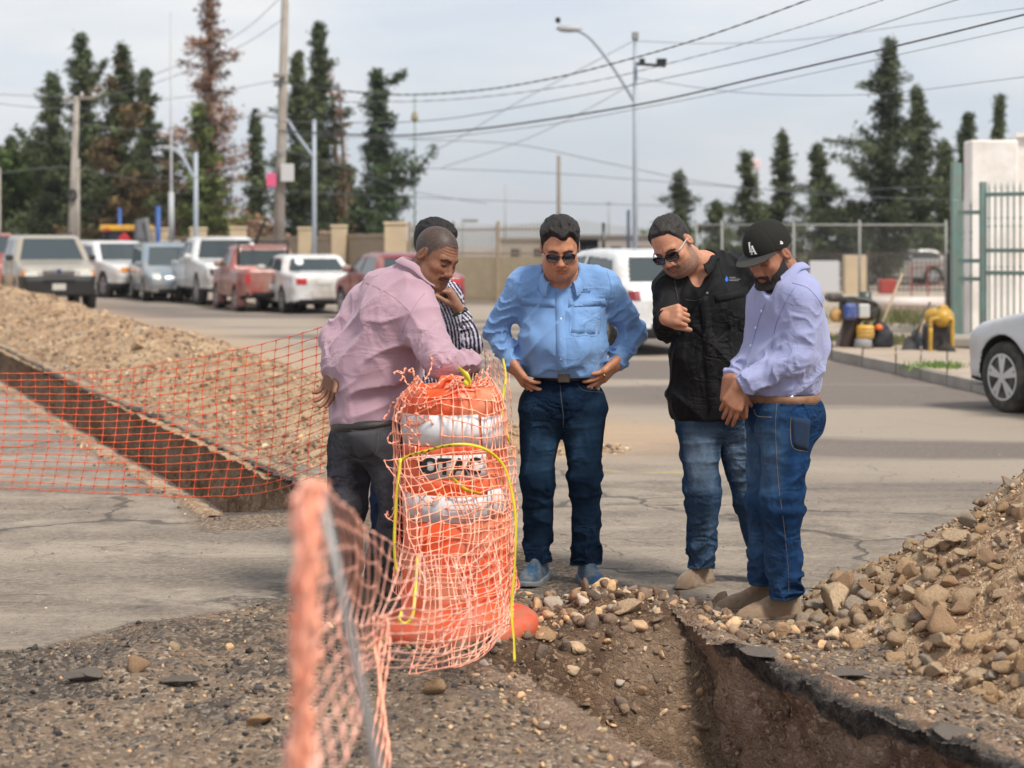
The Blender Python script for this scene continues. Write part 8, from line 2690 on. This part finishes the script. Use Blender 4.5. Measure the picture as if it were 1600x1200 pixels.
# yellow generator / air tank
gd = 25.4
gn = empty('compressor', (*XY(1465, gd), ZP), 'yellow portable machine with a round tank, black wheels and tube frame', 'compressor')
adopt(MB().lathe([(.03, -.27), (.09, -.25), (.128, -.18), (.135, 0), (.128, .18), (.09, .25), (.03, .27)], TP(1474, 496, gd), 24, (.35, 1, 0)).build('tank', mat('golden_yellow', (.52, .29, .018), .4, var=.15, dirt=(.25, .18, .08, .3), dscale=6), None, True), gn)
adopt(MB().lathe([(.08, -.15), (.11, -.12), (.11, .12), (.08, .15)], TP(1458, 494, gd + .1), 20, (.35, 1, 0)).build('side_tank', MATS['golden_yellow'], None, True), gn)
adopt(MB().box(TP(1473, 481, gd), (.14, .14, .08), bev=.03).build('filler_cap', MATS['golden_yellow']), gn)
adopt(MB().box(TP(1468, 533, gd + .1), (.34, .34, .52), bev=.04).build('motor', M_DKM), gn)
adopt(MB().box(TP(1450, 528, gd + .05), (.10, .3, .40), bev=.03).build('panel', M_DKM), gn)
for dy in (-.22, .26):
    adopt(MB().tube(cat([TP(1454, 512, gd + dy), TP(1455, 500, gd + dy), TP(1470, 497, gd + dy), TP(1487, 499, gd + dy), TP(1488, 512, gd + dy), TP(1487, 552, gd + dy), TP(1476, 561, gd + dy), TP(1460, 561, gd + dy), TP(1454, 556, gd + dy), TP(1454, 512, gd + dy)], 5), .030, 8).build('frame_tube', MATS['golden_yellow'], None, True), gn)
    adopt(MB().lathe([(.04, -.05), (.115, -.05), (.13, -.03), (.13, .03), (.115, .05), (.04, .05)], TP(1479, 552, gd + dy - .06), 24, (.2, 1, 0)).build('wheel', M_TYRE, None, True), gn)
adopt(MB().box(TP(1472, 506, gd - .15), (.08, .05, .08), bev=.01).build('gauge', mat('gauge_white', (.6, .6, .6), .4)), gn)
# low broken concrete edging by the gate
o = MB().box((*XY(1515, 26.5), .18), (.75, .3, .22), bev=.06).build('concrete_block', M_CONC); tag(o, 'rough concrete block at the foot of the narrow gate', 'concrete block')
# red box, pipes, beams beyond the lot
o = MB().box((*XY(1386, 47), .52), (.40, .4, .36), bev=.02).build('red_crate', mat('red_crate', (.33, .035, .025), .6)); tag(o, 'small red box on the white pipes by the railing', 'crate')
M_PIPE = mat('white_pipe', (.60, .52, .48), .5)
for k, (a, b_, y_, d_) in enumerate([(1350, 1486, 474, 45.5)]):
    z = CAMH - (y_ - HY) / F * d_
    o = MB().tube([(*XY(a, d_), z), (*XY(b_, d_), z)], .16, 20).build('large_pipe', M_PIPE, None, True); tag(o, 'long thick white pipe lying on the beams', 'pipe')
M_BEAM = mat('brown_beam', (.27, .20, .16), .8, var=.2)
for k in range(5):
    y_ = 484 + 6.5 * k; d_ = 45 - k * .9; z = max(.08, CAMH - (y_ - HY) / F * d_)
    o = MB().beam((*XY(1352 + 4 * k, d_), z), (*XY(1462 - 5 * k, d_), z), .16, .07).build('steel_beam', M_BEAM)
    tag(o, ['topmost brown beam right under the white pipe', 'second brown beam from the top of the stack', 'middle brown beam of the stack', 'second lowest brown beam of the stack', 'lowest and shortest brown beam of the stack'][k], 'beam', 'stacked beams')
rb = empty('red_barrier', (*XY(1440, 50), 0), 'red painted pipe rail frame right of the red box', 'barrier')
for z in (.55, 1.05): adopt(MB().tube([(*XY(1422, 50), z - .1), (*XY(1482, 49), z)], .018, 6).build('rail', mat('red_rail', (.28, .05, .04), .6)), rb)
for px in (1424, 1450, 1478): adopt(MB().tube([(*XY(px, 49.6), 0), (*XY(px, 49.6), 1.05)], .018, 6).build('post', MATS['red_rail']), rb)
